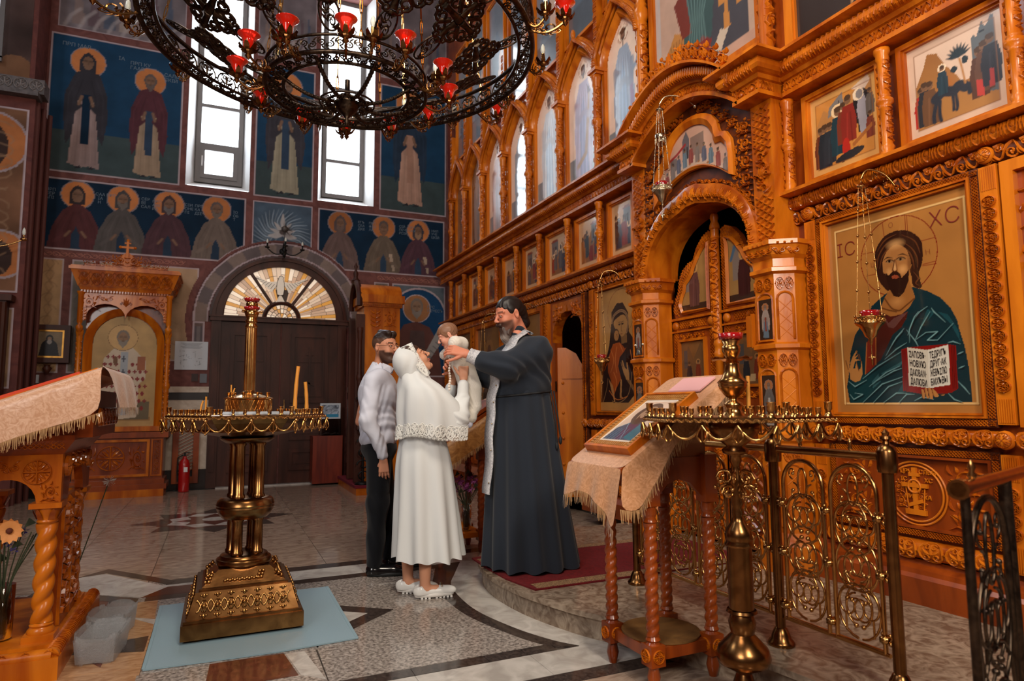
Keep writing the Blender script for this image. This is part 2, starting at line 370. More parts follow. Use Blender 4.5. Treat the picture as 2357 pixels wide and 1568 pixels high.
# painter: colours on a fine mesh
class Canvas:
 """w x h metres, k samples per metre; pictures are painted in units of the panel (0..1, 0..1), y up"""
 def __init__(s,w,h,k,base):
  s.w,s.h=w,h;s.nx=max(2,int(w*k)+1);s.ny=max(2,int(h*k)+1)
  s.X,s.Y=np.meshgrid(np.linspace(0,1,s.nx),np.linspace(0,1,s.ny));s.a=w/h
  s.C=np.zeros((s.ny,s.nx,3));s.C[:]=base;s.keep=np.ones((s.ny,s.nx),bool);s.rng=np.random.RandomState(5)
 def _mix(s,m,col,al=1.):
  col=np.asarray(col,float);s.C+=(m*al)[...,None]*(col-s.C);return s
 def inside(s,pts):
  p=np.asarray(pts,float);x,y=s.X,s.Y;ins=np.zeros(x.shape,bool)
  x0,x1=p[:,0].min(),p[:,0].max();y0,y1=p[:,1].min(),p[:,1].max()
  sel=(s.X[0]>=x0-.01)&(s.X[0]<=x1+.01);sy=(s.Y[:,0]>=y0-.01)&(s.Y[:,0]<=y1+.01)
  if not sel.any()or not sy.any():return ins
  ix=np.where(sel)[0];iy=np.where(sy)[0];sl=(slice(iy[0],iy[-1]+1),slice(ix[0],ix[-1]+1))
  xx,yy=x[sl],y[sl];r=np.zeros(xx.shape,bool);q=np.roll(p,-1,0)
  for(ax,ay),(bx,by)in zip(p,q):
   if ay==by:continue
   c=(ay>yy)!=(by>yy);r^=c&(xx<(bx-ax)*(yy-ay)/(by-ay)+ax)
  ins[sl]=r;return ins
 def poly(s,pts,col,al=1.,grad=None,smooth=False):
  if smooth:pts=spline(pts,6,True)
  m=s.inside(pts).astype(float)
  if grad is not None:
   p=np.asarray(pts);y0,y1=p[:,1].min(),p[:,1].max();t=np.clip((s.Y-y0)/(y1-y0+1e-9),0,1)[...,None]
   c=np.asarray(grad)*(1-t)+np.asarray(col)*t;s.C+=(m*al)[...,None]*(c-s.C);return s
  return s._mix(m,col,al)
 def dist(s,cx,cy,rx,ry,rot=0.):
  dx=(s.X-cx)*s.a;dy=s.Y-cy
  if rot:dx,dy=dx*cos(rot)+dy*sin(rot),-dx*sin(rot)+dy*cos(rot)
  return np.sqrt((dx/rx)**2+(dy/ry)**2)
 def ell(s,cx,cy,rx,ry,col,al=1.,rot=0.,soft=.0):
  """radii in units of the panel height"""
  d=s.dist(cx,cy,rx,ry,rot)
  m=np.clip((1-d)/max(soft,1e-3)+.0,0,1)if soft else(d<1).astype(float)
  return s._mix(m,col,al)
 def ring(s,cx,cy,r,w,col,al=1.,ry_=None):
  d=np.sqrt(((s.X-cx)*s.a)**2+(s.Y-cy)**2);return s._mix((np.abs(d-r)<w/2).astype(float),col,al)
 def line(s,pts,w,col,al=1.,smooth=False,taper=False):
  """w in units of the panel height"""
  p=np.asarray(pts,float)
  if smooth:p=spline(p,5)
  m=np.zeros(s.X.shape);nseg=len(p)-1
  for i in range(nseg):
   (ax,ay),(bx,by)=p[i],p[i+1];pad=w+.004
   xa,xb=sorted((ax,bx));ya,yb=sorted((ay,by))
   ix=np.where((s.X[0]>=xa-pad/s.a-.01)&(s.X[0]<=xb+pad/s.a+.01))[0];iy=np.where((s.Y[:,0]>=ya-pad-.01)&(s.Y[:,0]<=yb+pad+.01))[0]
   if not len(ix)or not len(iy):continue
   sl=(slice(iy[0],iy[-1]+1),slice(ix[0],ix[-1]+1));x=s.X[sl]*s.a;y=s.Y[sl];dx,dy=(bx-ax)*s.a,by-ay
   t=np.clip(((x-ax*s.a)*dx+(y-ay)*dy)/(dx*dx+dy*dy+1e-12),0,1);d=np.hypot(x-ax*s.a-t*dx,y-ay-t*dy)
   ww=w*(1-.8*abs(2*((i+t)/nseg)-1))if taper else w
   px=.5/s.ny;mm=np.clip((ww/2+px-d)/(2*px),0,1);m[sl]=np.maximum(m[sl],mm)
  return s._mix(m,col,al)
 def rect(s,x0,y0,x1,y1,col,al=1.):return s._mix(((s.X>=x0)&(s.X<=x1)&(s.Y>=y0)&(s.Y<=y1)).astype(float),col,al)
 def noise(s,amp,cells,mono=True):
  """soft blotches of the paint"""
  n=max(2,int(cells));g=s.rng.rand(n+3,int(n*s.a)+3);fx=s.X*(g.shape[1]-2);fy=s.Y*(g.shape[0]-2)
  ix,iy=fx.astype(int),fy.astype(int);tx,ty=fx-ix,fy-iy;tx=tx*tx*(3-2*tx);ty=ty*ty*(3-2*ty)
  v=(g[iy,ix]*(1-tx)+g[iy,ix+1]*tx)*(1-ty)+(g[iy+1,ix]*(1-tx)+g[iy+1,ix+1]*tx)*ty
  s.C*=(1+amp*(v*2-1))[...,None];return s
 def mesh(s,name,O,U,V,m,parent=None,keep=None,off=None):
  """O + U*x + V*y (U, V are the full sides)"""
  O,U,V=(np.asarray(k,float)for k in(O,U,V));P=O+s.X[...,None]*U+s.Y[...,None]*V
  if off is not None:P=P+off(s.X,s.Y)
  i=np.arange(s.nx*s.ny).reshape(s.ny,s.nx)
  q=np.stack([i[:-1,:-1],i[:-1,1:],i[1:,1:],i[1:,:-1]],-1)
  if keep is not None:k=keep;q=q[(k[:-1,:-1]&k[1:,1:]&k[1:,:-1]&k[:-1,1:])]
  q=q.reshape(-1,4);used=np.zeros(s.nx*s.ny,bool);used[q.ravel()]=True;mp=np.cumsum(used)-1
  a=Acc();a.add(P.reshape(-1,3)[used],mp[q],c=np.clip(s.C.reshape(-1,3)[used],0,1));return a.build(name,m,parent,smooth=True)
def words_mesh(name,text,O,U,V,size,m,parent=None,align='LEFT',depth=0.,bold=0.,space=1.,line=1.):
 """lettering laid on a surface: U reading direction, V up (unit vectors)"""
 cu=bpy.data.curves.new(name,'FONT');cu.body=text;cu.size=size;cu.align_x=align;cu.resolution_u=2;cu.extrude=depth;cu.offset=bold;cu.space_character=space;cu.space_line=line
 to=bpy.data.objects.new(name,cu);COL.objects.link(to);dg=bpy.context.evaluated_depsgraph_get();me=bpy.data.meshes.new_from_object(to.evaluated_get(dg))
 bpy.data.objects.remove(to);me.materials.clear();me.materials.append(m)
 U=np.asarray(U,float);V=np.asarray(V,float);N=np.cross(U,V)
 n=len(me.vertices);co=np.empty(n*3,np.float32);me.vertices.foreach_get('co',co);co=co.reshape(-1,3)
 co=np.asarray(O,float)+co[:,:1]*U+co[:,1:2]*V+co[:,2:]*N;me.vertices.foreach_set('co',co.astype(np.float32).ravel());me.update()
 o=bpy.data.objects.new(name,me);COL.objects.link(o)
 if parent:o.parent=parent
 return o

# the room
YB=11.2;XI=3.65;XL=-3.2
STB=mat('beige_marble',lin(176,154,136),.10,col2=lin(132,108,92),scale=4.5,stretch=(1,2.4,1),dist=2.5,detail=9,spec=.5)
STW=mat('white_marble',lin(205,198,190),.14,col2=lin(172,164,156),scale=7,dist=1.2,detail=9)
STD=mat('dark_marble',lin(78,66,60),.12,col2=lin(48,40,37),scale=40,dist=1)
STG=mat('grey_granite',lin(184,172,162),.12,col2=lin(104,94,88),scale=55,dist=.5,detail=6)
STR=mat('red_marble',lin(104,52,38),.12,col2=lin(74,34,26),scale=12)
STT=mat('tan_marble',lin(192,150,112),.13,col2=lin(156,112,78),scale=10,stretch=(1,2,1))
STP=mat('platform_marble',lin(168,150,130),.22,col2=lin(112,92,76),scale=11,dist=2,detail=9)
GROUT=mat('floor_bed',lin(84,72,62),.6)
WALLP=mat('painted_wall_ground',lin(122,74,68),.8,col2=lin(98,56,52),scale=5)
PLAST=mat('white_reveal_plaster',lin(225,222,220),.7)
CEILM=mat('vault_paint',lin(120,110,120),.9)
XYZ=[np.array(v,float)for v in((1,0,0),(0,1,0),(0,0,1))]
def structure(o):o['kind']='structure';return o
floor=structure(Acc().bb((XL-2,-3,-.12),(9,YB+.6,-.012)).build('floor',GROUT))
def slab(name,poly,m,z0=-.012,z1=0.,parent=None):
 a=Acc();a.prism(poly,(0,0,z0),XYZ[0],XYZ[1],XYZ[2],z1-z0);return a.build(name,m,parent or floor)
# the plain beige tiles of the nave
T=.62;me_tile=None;k_=0
for i in range(-6,7):
 for j in range(-3,10):
  x0,y0=i*T+.2,5.46+j*T
  far=y0>5.4
  if not far:continue
  if y0+T>YB+.3 or x0+T<-3.4 or x0>3.4:continue
  if me_tile is None:
   o=Acc().box((T/2,T/2,-.006),(T-.004,T-.004,.012)).build('tile',STB,floor);me_tile=o.data
  else:o=bpy.data.objects.new('tile',me_tile);COL.objects.link(o);o.parent=floor
  o.location=(x0,y0,0)
def R4(x0,y0,x1,y1):return[(x0,y0),(x1,y0),(x1,y1),(x0,y1)]
slab('stone',R4(-5,-3,-1.55,5.455),STB);slab('stone',R4(-1.545,-3,3.6,2.40),STB)
# inlaid panels round the candle stand: white bands with dark edges, granite field, a star
PX=1.5
def strip(y0,y1,x0,x1,m,z=0.,n=4,nm='stone'):
 for k in range(n):
  a=x0+(x1-x0)*k/n;b=x0+(x1-x0)*(k+1)/n;slab(nm,R4(a+.001,y0+.001,b-.001,y1-.001),m,z1=z)
strip(5.32,5.455,-.28,4.0,STD,n=6);strip(5.05,5.318,-.44,4.0,STW,n=6);strip(4.94,5.048,-.40,1.9,STD,n=3)
strip(3.065,3.155,.50,1.62,STD,n=3);strip(2.80,3.062,-.9,2.05,STW,n=5);strip(2.69,2.797,-.9,2.6,STD,n=5);strip(2.40,2.687,-1.5,3.4,STB,n=6)
slab('stone',R4(-1.54,2.40,-.905,3.05),STB)
# left oblique arm of the bands
slab('stone',R4(-1.54,4.3,-.30,5.455),STG,z1=-.0015)
slab('stone',[(-.74,5.86),(-.29,5.27),(-.43,5.045),(-.84,5.36),(-1.0,5.60),(-.92,5.80)],STW,z1=.0016)
slab('stone',[(-1.1,5.6),(-.74,6.02),(-.25,5.42),(-.28,5.32),(-.735,5.88),(-1.03,5.62)],STD,z1=.0008)
slab('stone',[(-.43,5.04),(-.285,5.26),(-.10,5.25),(-.10,5.048),(-.2,5.048)],STR,z1=.0006)
slab('stone',[(-1.1,5.52),(-.84,5.34),(-.44,5.03),(-.44,4.9),(-.82,5.2),(-1.12,5.4)],STD,z1=.0012)
slab('stone',[(-1.54,4.9),(-1.54,5.45),(-1.12,5.4),(-.82,5.2),(-.44,4.9),(-.44,4.3),(-.9,4.3)],STR,z1=.0004)
slab('stone',[(-.44,4.93),(-.32,4.93),(-.3,4.3),(-.44,4.3)],STT,z1=.0008)
# granite fields
slab('stone',[(.50,3.16),(1.60,3.16),(1.50,3.45),(1.40,3.8),(1.385,4.1),(1.40,4.5),(1.47,4.70),(1.60,4.935),(.52,4.935)],STG)
slab('stone',R4(-.3,4.62,.515,4.935),STG)
slab('stone',[(-.9,3.07),(.495,3.07),(.495,3.62),(-.9,3.62)],STG)
slab('stone',R4(-1.54,3.06,-.905,4.9),STG)
slab('stone',[(-.9,3.625),(-.3,3.625),(-.3,4.295),(-.9,4.295)],STT)
slab('stone',R4(-.298,3.625,.515,4.615),STG)
# star points round the stand
for p,m_ in(([(.73,4.30),(1.02,4.075),(.72,3.82)],STD),([(.73,4.17),(.86,4.07),(.73,3.96)],STW),
   ([(-.02,3.3),(.38,3.3),(.34,3.62),(0.,3.62)],STR),([(-.22,3.2),(-.03,3.28),(-.01,3.6),(-.16,3.6)],STG),([(.39,3.3),(.49,3.2),(.44,3.6),(.35,3.6)],STW),
   ([(-.46,4.62),(-.30,4.50),(-.30,4.40)],STW),([(-.80,4.55),(-.31,4.45),(-.31,4.2)],STT),([(-.80,4.1),(-.31,4.2),(-.31,3.95)],STD),([(-.60,3.75),(-.31,3.95),(-.31,3.72)],STT),([(-.62,4.05),(-.48,4.0),(-.48,3.80)],STR),
   ([(-.9,3.62),(-.31,3.70),(-.31,3.50),(-.5,3.35)],STT),([(-.60,3.20),(-.22,3.50),(-.05,3.35),(-.3,3.1)],STD),([(-.85,3.15),(-.45,3.4),(-.3,3.3)],STT)):
 slab('inlay',p,m_,z0=-.004,z1=.0012+.0007*(m_ in(STW,STR))+.0003*(m_ is STD))
# curved dark and white bands along the round step
def arcband(pts_in,pts_out,m,n=8):
 a=spline(pts_in,8);b=spline(pts_out,8);k=len(a)-1
 for i in range(n):
  s0,s1=k*i//n,k*(i+1)//n;slab('stone',list(map(tuple,a[s0:s1+1]))+list(map(tuple,b[s0:s1+1][::-1])),m,z1=.0004)
arcband([(1.60,5.05),(1.47,4.70),(1.39,4.45),(1.375,4.1),(1.39,3.78),(1.47,3.45),(1.58,3.17),(1.74,3.06)],[(1.80,5.05),(1.64,4.72),(1.52,4.45),(1.475,4.12),(1.48,3.80),(1.56,3.45),(1.66,3.20),(1.75,3.065)],STD,7)
arcband([(1.80,5.05),(1.64,4.72),(1.52,4.45),(1.475,4.12),(1.48,3.80),(1.56,3.45),(1.66,3.20),(1.75,3.05)],[(2.1,5.05),(2.0,4.72),(1.86,4.45),(1.80,4.12),(1.80,3.80),(1.85,3.45),(2.0,3.20),(2.2,3.0)],STW,7)
slab('stone',R4(1.76,2.80,3.4,5.04),STW,z1=-.001)
# far medallion: an eight-pointed star
def star(cx,cy,r,r2,m,z,n=8,a0=.0,nm='inlay',ry_=1.):
 p=[(cx+(r if k%2==0 else r2)*cos(a0+pi*k/n),cy+ry_*(r if k%2==0 else r2)*sin(a0+pi*k/n))for k in range(2*n)];slab(nm,p,m,z0=-.004,z1=z)
star(0,8.12,.83,.55,STD,.001);star(0,8.12,.62,.46,STR,.0016,a0=pi/8);star(0,8.12,.50,.42,STW,.0022,a0=pi/8);star(0,8.12,.40,.26,STR,.0028,a0=0)
slab('inlay',[(.13*cos(a),8.13+.13*sin(a))for a in np.linspace(0,2*pi,20,endpoint=False)],STW,z0=-.004,z1=.0034)
# raised platform with a round front step
PZ=.14
edge=spline([(3.4,5.25),(2.7,5.2),(2.1,4.95),(1.80,4.62),(1.66,4.2),(1.665,3.7),(1.78,3.25),(1.92,2.95),(2.06,2.62)],6)
pl=structure(Acc().build('platform',None));bpy.data.objects.remove(pl)
a=Acc();poly=[(3.8,5.25)]+[tuple(p)for p in edge]+[(2.16,2.38),(2.20,2.1),(2.23,1.9),(2.25,.6),(2.25,-1.5),(3.8,-1.5)]
pi_=np.array(poly);a.prism([(min(x+.03,3.8),y)for x,y in poly],(0,0,0),*XYZ[:2],XYZ[2],PZ-.03)
platform=structure(a.build('platform',STP))
a=Acc();a.prism(poly,(0,0,PZ-.028),*XYZ[:2],XYZ[2],.028);slabs=a.build('step_slab',STP,platform);slabs.data.name='step_slab'
bv=slabs.modifiers.new('bevel','BEVEL');bv.width=.010;bv.segments=2;bv.limit_method='ANGLE';bv.angle_limit=radians(50)
# walls
W1=(-.61,.33);W2=(1.42,2.37);WZ0=4.75;WZ1=8.7;DX=(-.13,1.93);ZT=9.3
a=Acc();th=.55
for x0,x1,z0,z1 in((XL-1.5,W1[0],0,ZT),(W1[0],W2[1],0,WZ0),(W1[1],W2[0],WZ0,ZT),(W2[1],9.0,0,ZT),(W1[0],W2[1],WZ1,ZT)):
 if(x0,x1,z1)==(W1[0],W2[1],ZT):pass
 a.bb((x0,YB,z0),(x1,YB+th,z1))
wall=structure(a.build('wall_back',WALLP))
def reveal(x0,x1):
 g=.11;b=Acc();y0,y1=YB-.002,YB+.47
 P=lambda x,y,z:(x,y,z)
 for q in([(x0+.001,y0,WZ0),(x0+g,y1,WZ0+.20),(x0+g,y1,WZ1),(x0+.001,y0,WZ1)],[(x1-.001,y0,WZ1),(x1-g,y1,WZ1),(x1-g,y1,WZ0+.20),(x1-.001,y0,WZ0)],[(x0,y0,WZ0+.001),(x1,y0,WZ0+.001),(x1-g,y1,WZ0+.20),(x0+g,y1,WZ0+.20)]):
  b.add(q,[(0,1,2,3)])
 return b.build('reveal',PLAST,wall)
FRM=mat('grey_window_frame',lin(112,106,104),.5)
PANE=bpy.data.materials.new('window_glass');PANE.use_nodes=True
_n=PANE.node_tree;_n.nodes.clear();_o=_n.nodes.new('ShaderNodeOutputMaterial');_mx=_n.nodes.new('ShaderNodeMixShader');_t=_n.nodes.new('ShaderNodeBsdfTransparent');_g=_n.nodes.new('ShaderNodeBsdfGlossy');_g.inputs['Roughness'].default_value=.03
_mx.inputs[0].default_value=.06;_n.links.new(_t.outputs[0],_mx.inputs[1]);_n.links.new(_g.outputs[0],_mx.inputs[2]);_n.links.new(_mx.outputs[0],_o.inputs[0])
def window(nm,x0,x1,bars,low):
 reveal(x0,x1);f=.075;b=Acc();xa,xb=x0+.11,x1-.11;za=WZ0+.20;y0,y1=YB+.40,YB+.47
 b.bb((xa,y0,za),(xa+f,y1,WZ1));b.bb((xb-f,y0,za),(xb,y1,WZ1));b.bb((xa+f,y0,za),(xb-f,y1,za+f));b.bb((xa+f,y0,WZ1-f),(xb-f,y1,WZ1))
 w=structure(b.build(nm,FRM));zs=[za+f]+bars+[WZ1-f]
 for k,z in enumerate(bars):Acc().bb((xa+f,y0+.01,z-.03),(xb-f,y1-.01,z+.03)).build('glazing_bar',FRM,w)
 for z0,z1 in zip(zs[:-1],zs[1:]):Acc().bb((xa+f-.01,y0+.03,z0),(xb-f+.01,y0+.036,z1)).build('pane',PANE,w)
 if low:
  z1=bars[0]-.03;b=Acc();s=.07
  b.bb((xa+f,y0-.02,za+f),(xa+f+s,y0+.02,z1));b.bb((xb-f-s,y0-.02,za+f),(xb-f,y0+.02,z1));b.bb((xa+f+s,y0-.02,za+f),(xb-f-s,y0+.02,za+f+s));b.bb((xa+f+s,y0-.02,z1-s),(xb-f-s,y0+.02,z1));b.build('opening_sash',FRM,w)
  hb=Acc();hb.box((xa+f+.03,y0-.035,za+.33),(.02,.03,.12));hb.box((xa+f+.03,y0-.055,za+.36),(.018,.02,.14));hb.build('handle',PLAST,w)
 return w
window('window_1',*W1,[5.60,6.28,6.98,7.7],True);window('window_2',*W2,[5.63,6.32,7.0,7.7],False)
# side walls, wall behind, ceiling (out of the frame, they close the room)
structure(Acc().bb((XL-1.5-.3,-3.3,0),(XL-1.5,YB+.5,ZT)).build('wall_left',WALLP))
structure(Acc().bb((XL-1.8,-3.3,0),(9,-3,ZT)).build('wall_front',WALLP))
structure(Acc().bb((XL-1.8,-3.3,ZT),(9,YB+.6,ZT+.2)).build('ceiling',CEILM))
structure(Acc().bb((8.7,-3,0),(9,YB+.5,ZT)).build('wall_right',WALLP))
structure(Acc().bb((3.9,10.9,0),(4.4,YB,ZT)).build('wall_corner',WALLP))
# wall paintings
C_=dict(blue=LN(26,62,92),navy=LN(10,34,54),grn=LN(62,76,78),halo=LN(196,122,72),halod=LN(140,96,80),line=LN(178,160,164),brn=LN(96,58,56),maroon=LN(86,48,56),dun=LN(98,86,82),tan=LN(158,124,100),cream=LN(182,160,140),steel=LN(48,66,88),skin=LN(126,96,78),dark=LN(46,44,50),rose=LN(150,112,102))
def fold_lines(c,x0,x1,y0,y1,col,n,w,al=.35):
 for k in range(n):
  x=x0+(x1-x0)*(k+.5)/n;c.line([(x,y0),(x+.15*(x1-x0)/n,(y0+y1)/2),(x-.1*(x1-x0)/n,y1)],w,col,al)
def face(c,x,y,r,skin,hair,beard,hood=None,a=1.):
 """x,y centre of the head, r half height in units of the panel height"""
 w=r*.72
 if hood is not None:
  c.poly([(x-w*1.25/c.a,y-r*1.2),(x-w*1.3/c.a,y+r*.3),(x-w*.75/c.a,y+r*1.05),(x,y+r*1.45),(x+w*.75/c.a,y+r*1.05),(x+w*1.3/c.a,y+r*.3),(x+w*1.25/c.a,y-r*1.2)],hood)
 elif hair is not None:c.ell(x,y+r*.18,w*1.15,r*1.05,hair)
 c.ell(x,y-.05*r,w*.86,r*.92,skin)
 if beard is not None:
  c.poly([(x-w*.86/c.a,y-r*.15),(x-w*.8/c.a,y-r*.8),(x,y-r*1.5),(x+w*.8/c.a,y-r*.8),(x+w*.86/c.a,y-r*.15),(x+w*.4/c.a,y-r*.35),(x-w*.4/c.a,y-r*.35)],beard)
  c.ell(x,y-r*.45,w*.25,r*.1,skin*.6)
 for g in(-1,1):
  c.line([(x+g*w*.6/c.a,y+r*.12),(x+g*w*.2/c.a,y+r*.14)],r*.1,skin*.35);c.line([(x+g*w*.62/c.a,y+r*.30),(x+g*w*.15/c.a,y+r*.32)],r*.07,skin*.4)
 c.line([(x,y+r*.2),(x+.04*w,y-r*.22)],r*.09,skin*.6)
def standing(c,x,y0,H,robe,under,scarf,halo=True,hood=None,beard=None,flip=1,hd=1.):
 """full length saint; x centre, y0 feet, H height, in panel units"""
 w=lambda v:v*H/c.a
 yh=y0+H*.90;r=H*.062
 if halo:c.ell(x,yh,H*.128,H*.128,C_['line']*.6);c.ell(x,yh,H*.120,H*.120,C_['halo']*hd)
 c.poly([(x-w(.125),y0+H*.18),(x-w(.15),y0+H*.42),(x-w(.145),y0+H*.62),(x-w(.08),y0+H*.80),(x,y0+H*.84),(x+w(.09),y0+H*.80),(x+w(.15),y0+H*.62),(x+w(.155),y0+H*.40),(x+w(.13),y0+H*.2),(x+w(.09),y0+H*.28),(x-w(.09),y0+H*.25)],robe)
 c.poly([(x-w(.105),y0+H*.03),(x-w(.085),y0+H*.3),(x-w(.06),y0+H*.56),(x+w(.06),y0+H*.56),(x+w(.09),y0+H*.3),(x+w(.115),y0+H*.0),(x+w(.04),y0+H*.015),(x-w(.02),y0)],under)
 for k in range(6):
  xx=-.09+.036*k;c.line([(x+w(xx),y0+H*.04),(x+w(xx*.7),y0+H*.5)],H*.008,under*(.62 if k%2 else 1.35),.55)
 c.poly([(x-w(.022),y0+H*.2),(x-w(.03),y0+H*.62),(x+w(.03),y0+H*.62),(x+w(.034),y0+H*.2)],scarf)
 for g in(-1,1):
  c.line([(x+w(g*.12),y0+H*.62),(x+w(g*.105),y0+H*.48),(x+w(.05*g),y0+H*.52)],H*.05,robe*.85,smooth=True);c.line([(x+w(g*.05),y0+H*.53),(x+w(g*.03),y0+H*.60 if flip>0 else y0+H*.55)],H*.022,C_['skin'])
  c.line([(x+w(g*.06),y0+H*.76),(x+w(g*.12),y0+H*.60),(x+w(g*.125),y0+H*.3)],H*.010,robe*1.4,.5);c.line([(x+w(g*.03),y0+H*.74),(x+w(g*.07),y0+H*.58),(x+w(g*.06),y0+H*.52)],H*.010,robe*.6,.6)
 c.poly([(x-w(.06),y0-H*.012),(x-w(.02),y0+.02*H),(x-w(.0),y0+.0*H)],C_['dark']);c.poly([(x+w(.02),y0-H*.012),(x+w(.06),y0+.015*H),(x+w(.09),y0+.0*H)],C_['dark'])
 face(c,x,yh-.005,r,C_['skin'],C_['dun']if hood is None else None,beard,hood)
def half(c,x,y0,H,robe,hood=None,beard=None,halo=1.,scroll=False,inner=None):
 w=lambda v:v*H/c.a;yh=y0+H*.80;r=H*.105
 c.ell(x,yh,H*.205,H*.205,C_['line']*.5);c.ell(x,yh,H*.19,H*.19,C_['halo']*halo)
 c.poly([(x-w(.34),y0),(x-w(.28),y0+H*.32),(x-w(.17),y0+H*.56),(x-w(.05),y0+H*.66),(x+w(.05),y0+H*.66),(x+w(.17),y0+H*.56),(x+w(.28),y0+H*.32),(x+w(.34),y0)],robe,smooth=False)
 if inner is not None:c.poly([(x-w(.06),y0),(x-w(.05),y0+H*.22),(x,y0+H*.34),(x+w(.05),y0+H*.22),(x+w(.06),y0)],inner)
 for g in(-1,1):
  for d in(.05,.11,.18):c.line([(x+w(g*d*.6),y0+H*.55),(x+w(g*(d+.05)),y0+H*.3),(x+w(g*(d+.08)),y0+.02)],H*.012,robe*(.6 if d!=.11 else 1.5),.5)
  c.line([(x+w(g*.24),y0+H*.12),(x+w(g*.1),y0+H*.24)],H*.05,robe*1.25,.7);c.line([(x+w(g*.12),y0+H*.2),(x+w(g*.07),y0+H*.27)],H*.03,C_['skin'])
 if scroll:c.poly([(x+w(.09),y0+H*.34),(x+w(.15),y0+H*.35),(x+w(.17),y0+H*.22),(x+w(.12),y0+H*.21)],C_['cream']*.9);c.poly([(x+w(.14),y0+H*.15),(x+w(.19),y0+H*.15),(x+w(.2),y0+H*.06),(x+w(.16),y0+H*.05)],C_['cream']*.8)
 face(c,x,yh-H*.01,r,C_['skin'],C_['dun'],beard,hood)
PK=66;UX,UZ=XYZ[0],XYZ[2]
def panel(x0,x1,z0,z1,base,k=PK):
 c=Canvas(x1-x0,z1-z0,k,base);c.o=(x0,z0);return c
def frame_panel(c,al=1.):
 t=.022
 for xx in(0,1):c.rect(xx-(t/c.w),0,xx+t/c.w,1,C_['line'],al)
 for yy in(0,1):c.rect(0,yy-t/c.h,1,yy+t/c.h,C_['line'],al)
def put(c,nm='fresco',keep=None,y=YB-.004,m=FRESCO):
 return c.mesh(nm,(c.o[0],y,c.o[1]),UX*c.w,UZ*c.h,m,wall,keep)
def title(text,x,z,size,al='LEFT'):
 size*=.80
 return words_mesh('inscription',text,(x,YB-.007,z),UX,UZ,size,TITLE,wall,align=al)
TITLE=mat('pale_lettering',lin(112,128,142),.8)
# two standing saints
c=panel(-2.47,-.69,4.72,6.86,C_['blue']);c.noise(.12,6);c.rect(0,0,1,.30,C_['grn']);c.noise(.06,12)
standing(c,.27,.045,.86,C_['dark']*1.4,LN(150,128,124),C_['navy']*1.2,hood=C_['dark']*1.3);standing(c,.74,.035,.80,C_['maroon'],LN(156,134,112),C_['steel'],beard=C_['dun'],hd=.92)
frame_panel(c);put(c);title('ПРП МАР',-2.33,6.68,.10);title('ІА',-1.60,6.60,.10);title('ПРП КУ\nГААВ',-1.44,6.56,.095);title('САЛОН\nСКІЙ',-.97,6.46,.095)
# four saints of the lower tier; the panel is cut by the door arch
c=panel(-2.48,.29,3.555,4.63,C_['navy']*1.15);c.noise(.15,6)
for x,rb,hd,bd,hl in((.165,LN(84,46,48),LN(54,46,48),None,1.),(.375,LN(84,78,76),LN(72,68,68),LN(108,98,92),1.),(.60,LN(78,52,58),LN(72,56,56),LN(110,104,104),1.),(.845,LN(110,96,88),None,LN(110,98,90),.82)):half(c,x,0,.98,rb,hood=hd,beard=bd,halo=hl,inner=C_['steel']*.7)
frame_panel(c);AC=(.90,2.62);AR=1.36
X_=c.o[0]+c.X*c.w;Z_=c.o[1]+c.Y*c.h;dd=np.hypot(X_-AC[0],Z_-AC[1]);c._mix((dd<AR+.022).astype(float),C_['line'])
put(c,keep=dd>AR)
for t_,x,z in(('ПРП\nСЕР\nАПІ',-2.42,4.42),('САА\n  ІА\n  Н',-1.80,4.42),('ПРП',-1.66,4.42),('СЕР\nВІ\nСАЛ',-1.20,4.42),('ПРП\nАВЕ\nРО',-1.05,4.40),('СІИ\nОНЕ\nПІ',-.60,4.40),('ПРП\nКА\nДІЕ',-.46,4.40),('ІО\nОБ\nТ',.10,4.36)):title(t_,x,z,.075)
# ornament flower over the door
c=panel(.395,1.335,3.89,4.62,LN(72,88,104),90);c.noise(.2,5)
for k in range(26):
 a0=radians(-30+240*k/25);r0=.10+.12*(k%3)/2;p=[(.5+cos(a0)*r0/c.a,.22+sin(a0)*r0),(.5+cos(a0+.25)*.36/c.a,.22+sin(a0+.2)*.36),(.5+cos(a0-.1)*.62/c.a,.24+sin(a0-.15)*.62)]
 c.line(p,.035,LN(150,166,180)*(1. if k%2 else .6),.85,smooth=True,taper=True)
for a0,L_,w_ in((pi/2,.50,.1),(pi/2+.55,.34,.09),(pi/2-.55,.34,.09),(pi+.1,.30,.13),(-.1,.30,.13),(pi/2+1.1,.3,.09),(pi/2-1.1,.3,.09)):
 p=[(.5,.25),(.5+cos(a0)*L_*.5/c.a,.25+sin(a0)*L_*.6),(.5+cos(a0)*L_/c.a,.25+sin(a0)*L_)];c.line(p,w_,LN(176,170,168),smooth=True,taper=True)
c.ell(.5,.33,.07,.06,C_['dun']);frame_panel(c)
X_=c.o[0]+c.X*c.w;Z_=c.o[1]+c.Y*c.h;put(c,keep=np.hypot(X_-AC[0],Z_-AC[1])>AR)
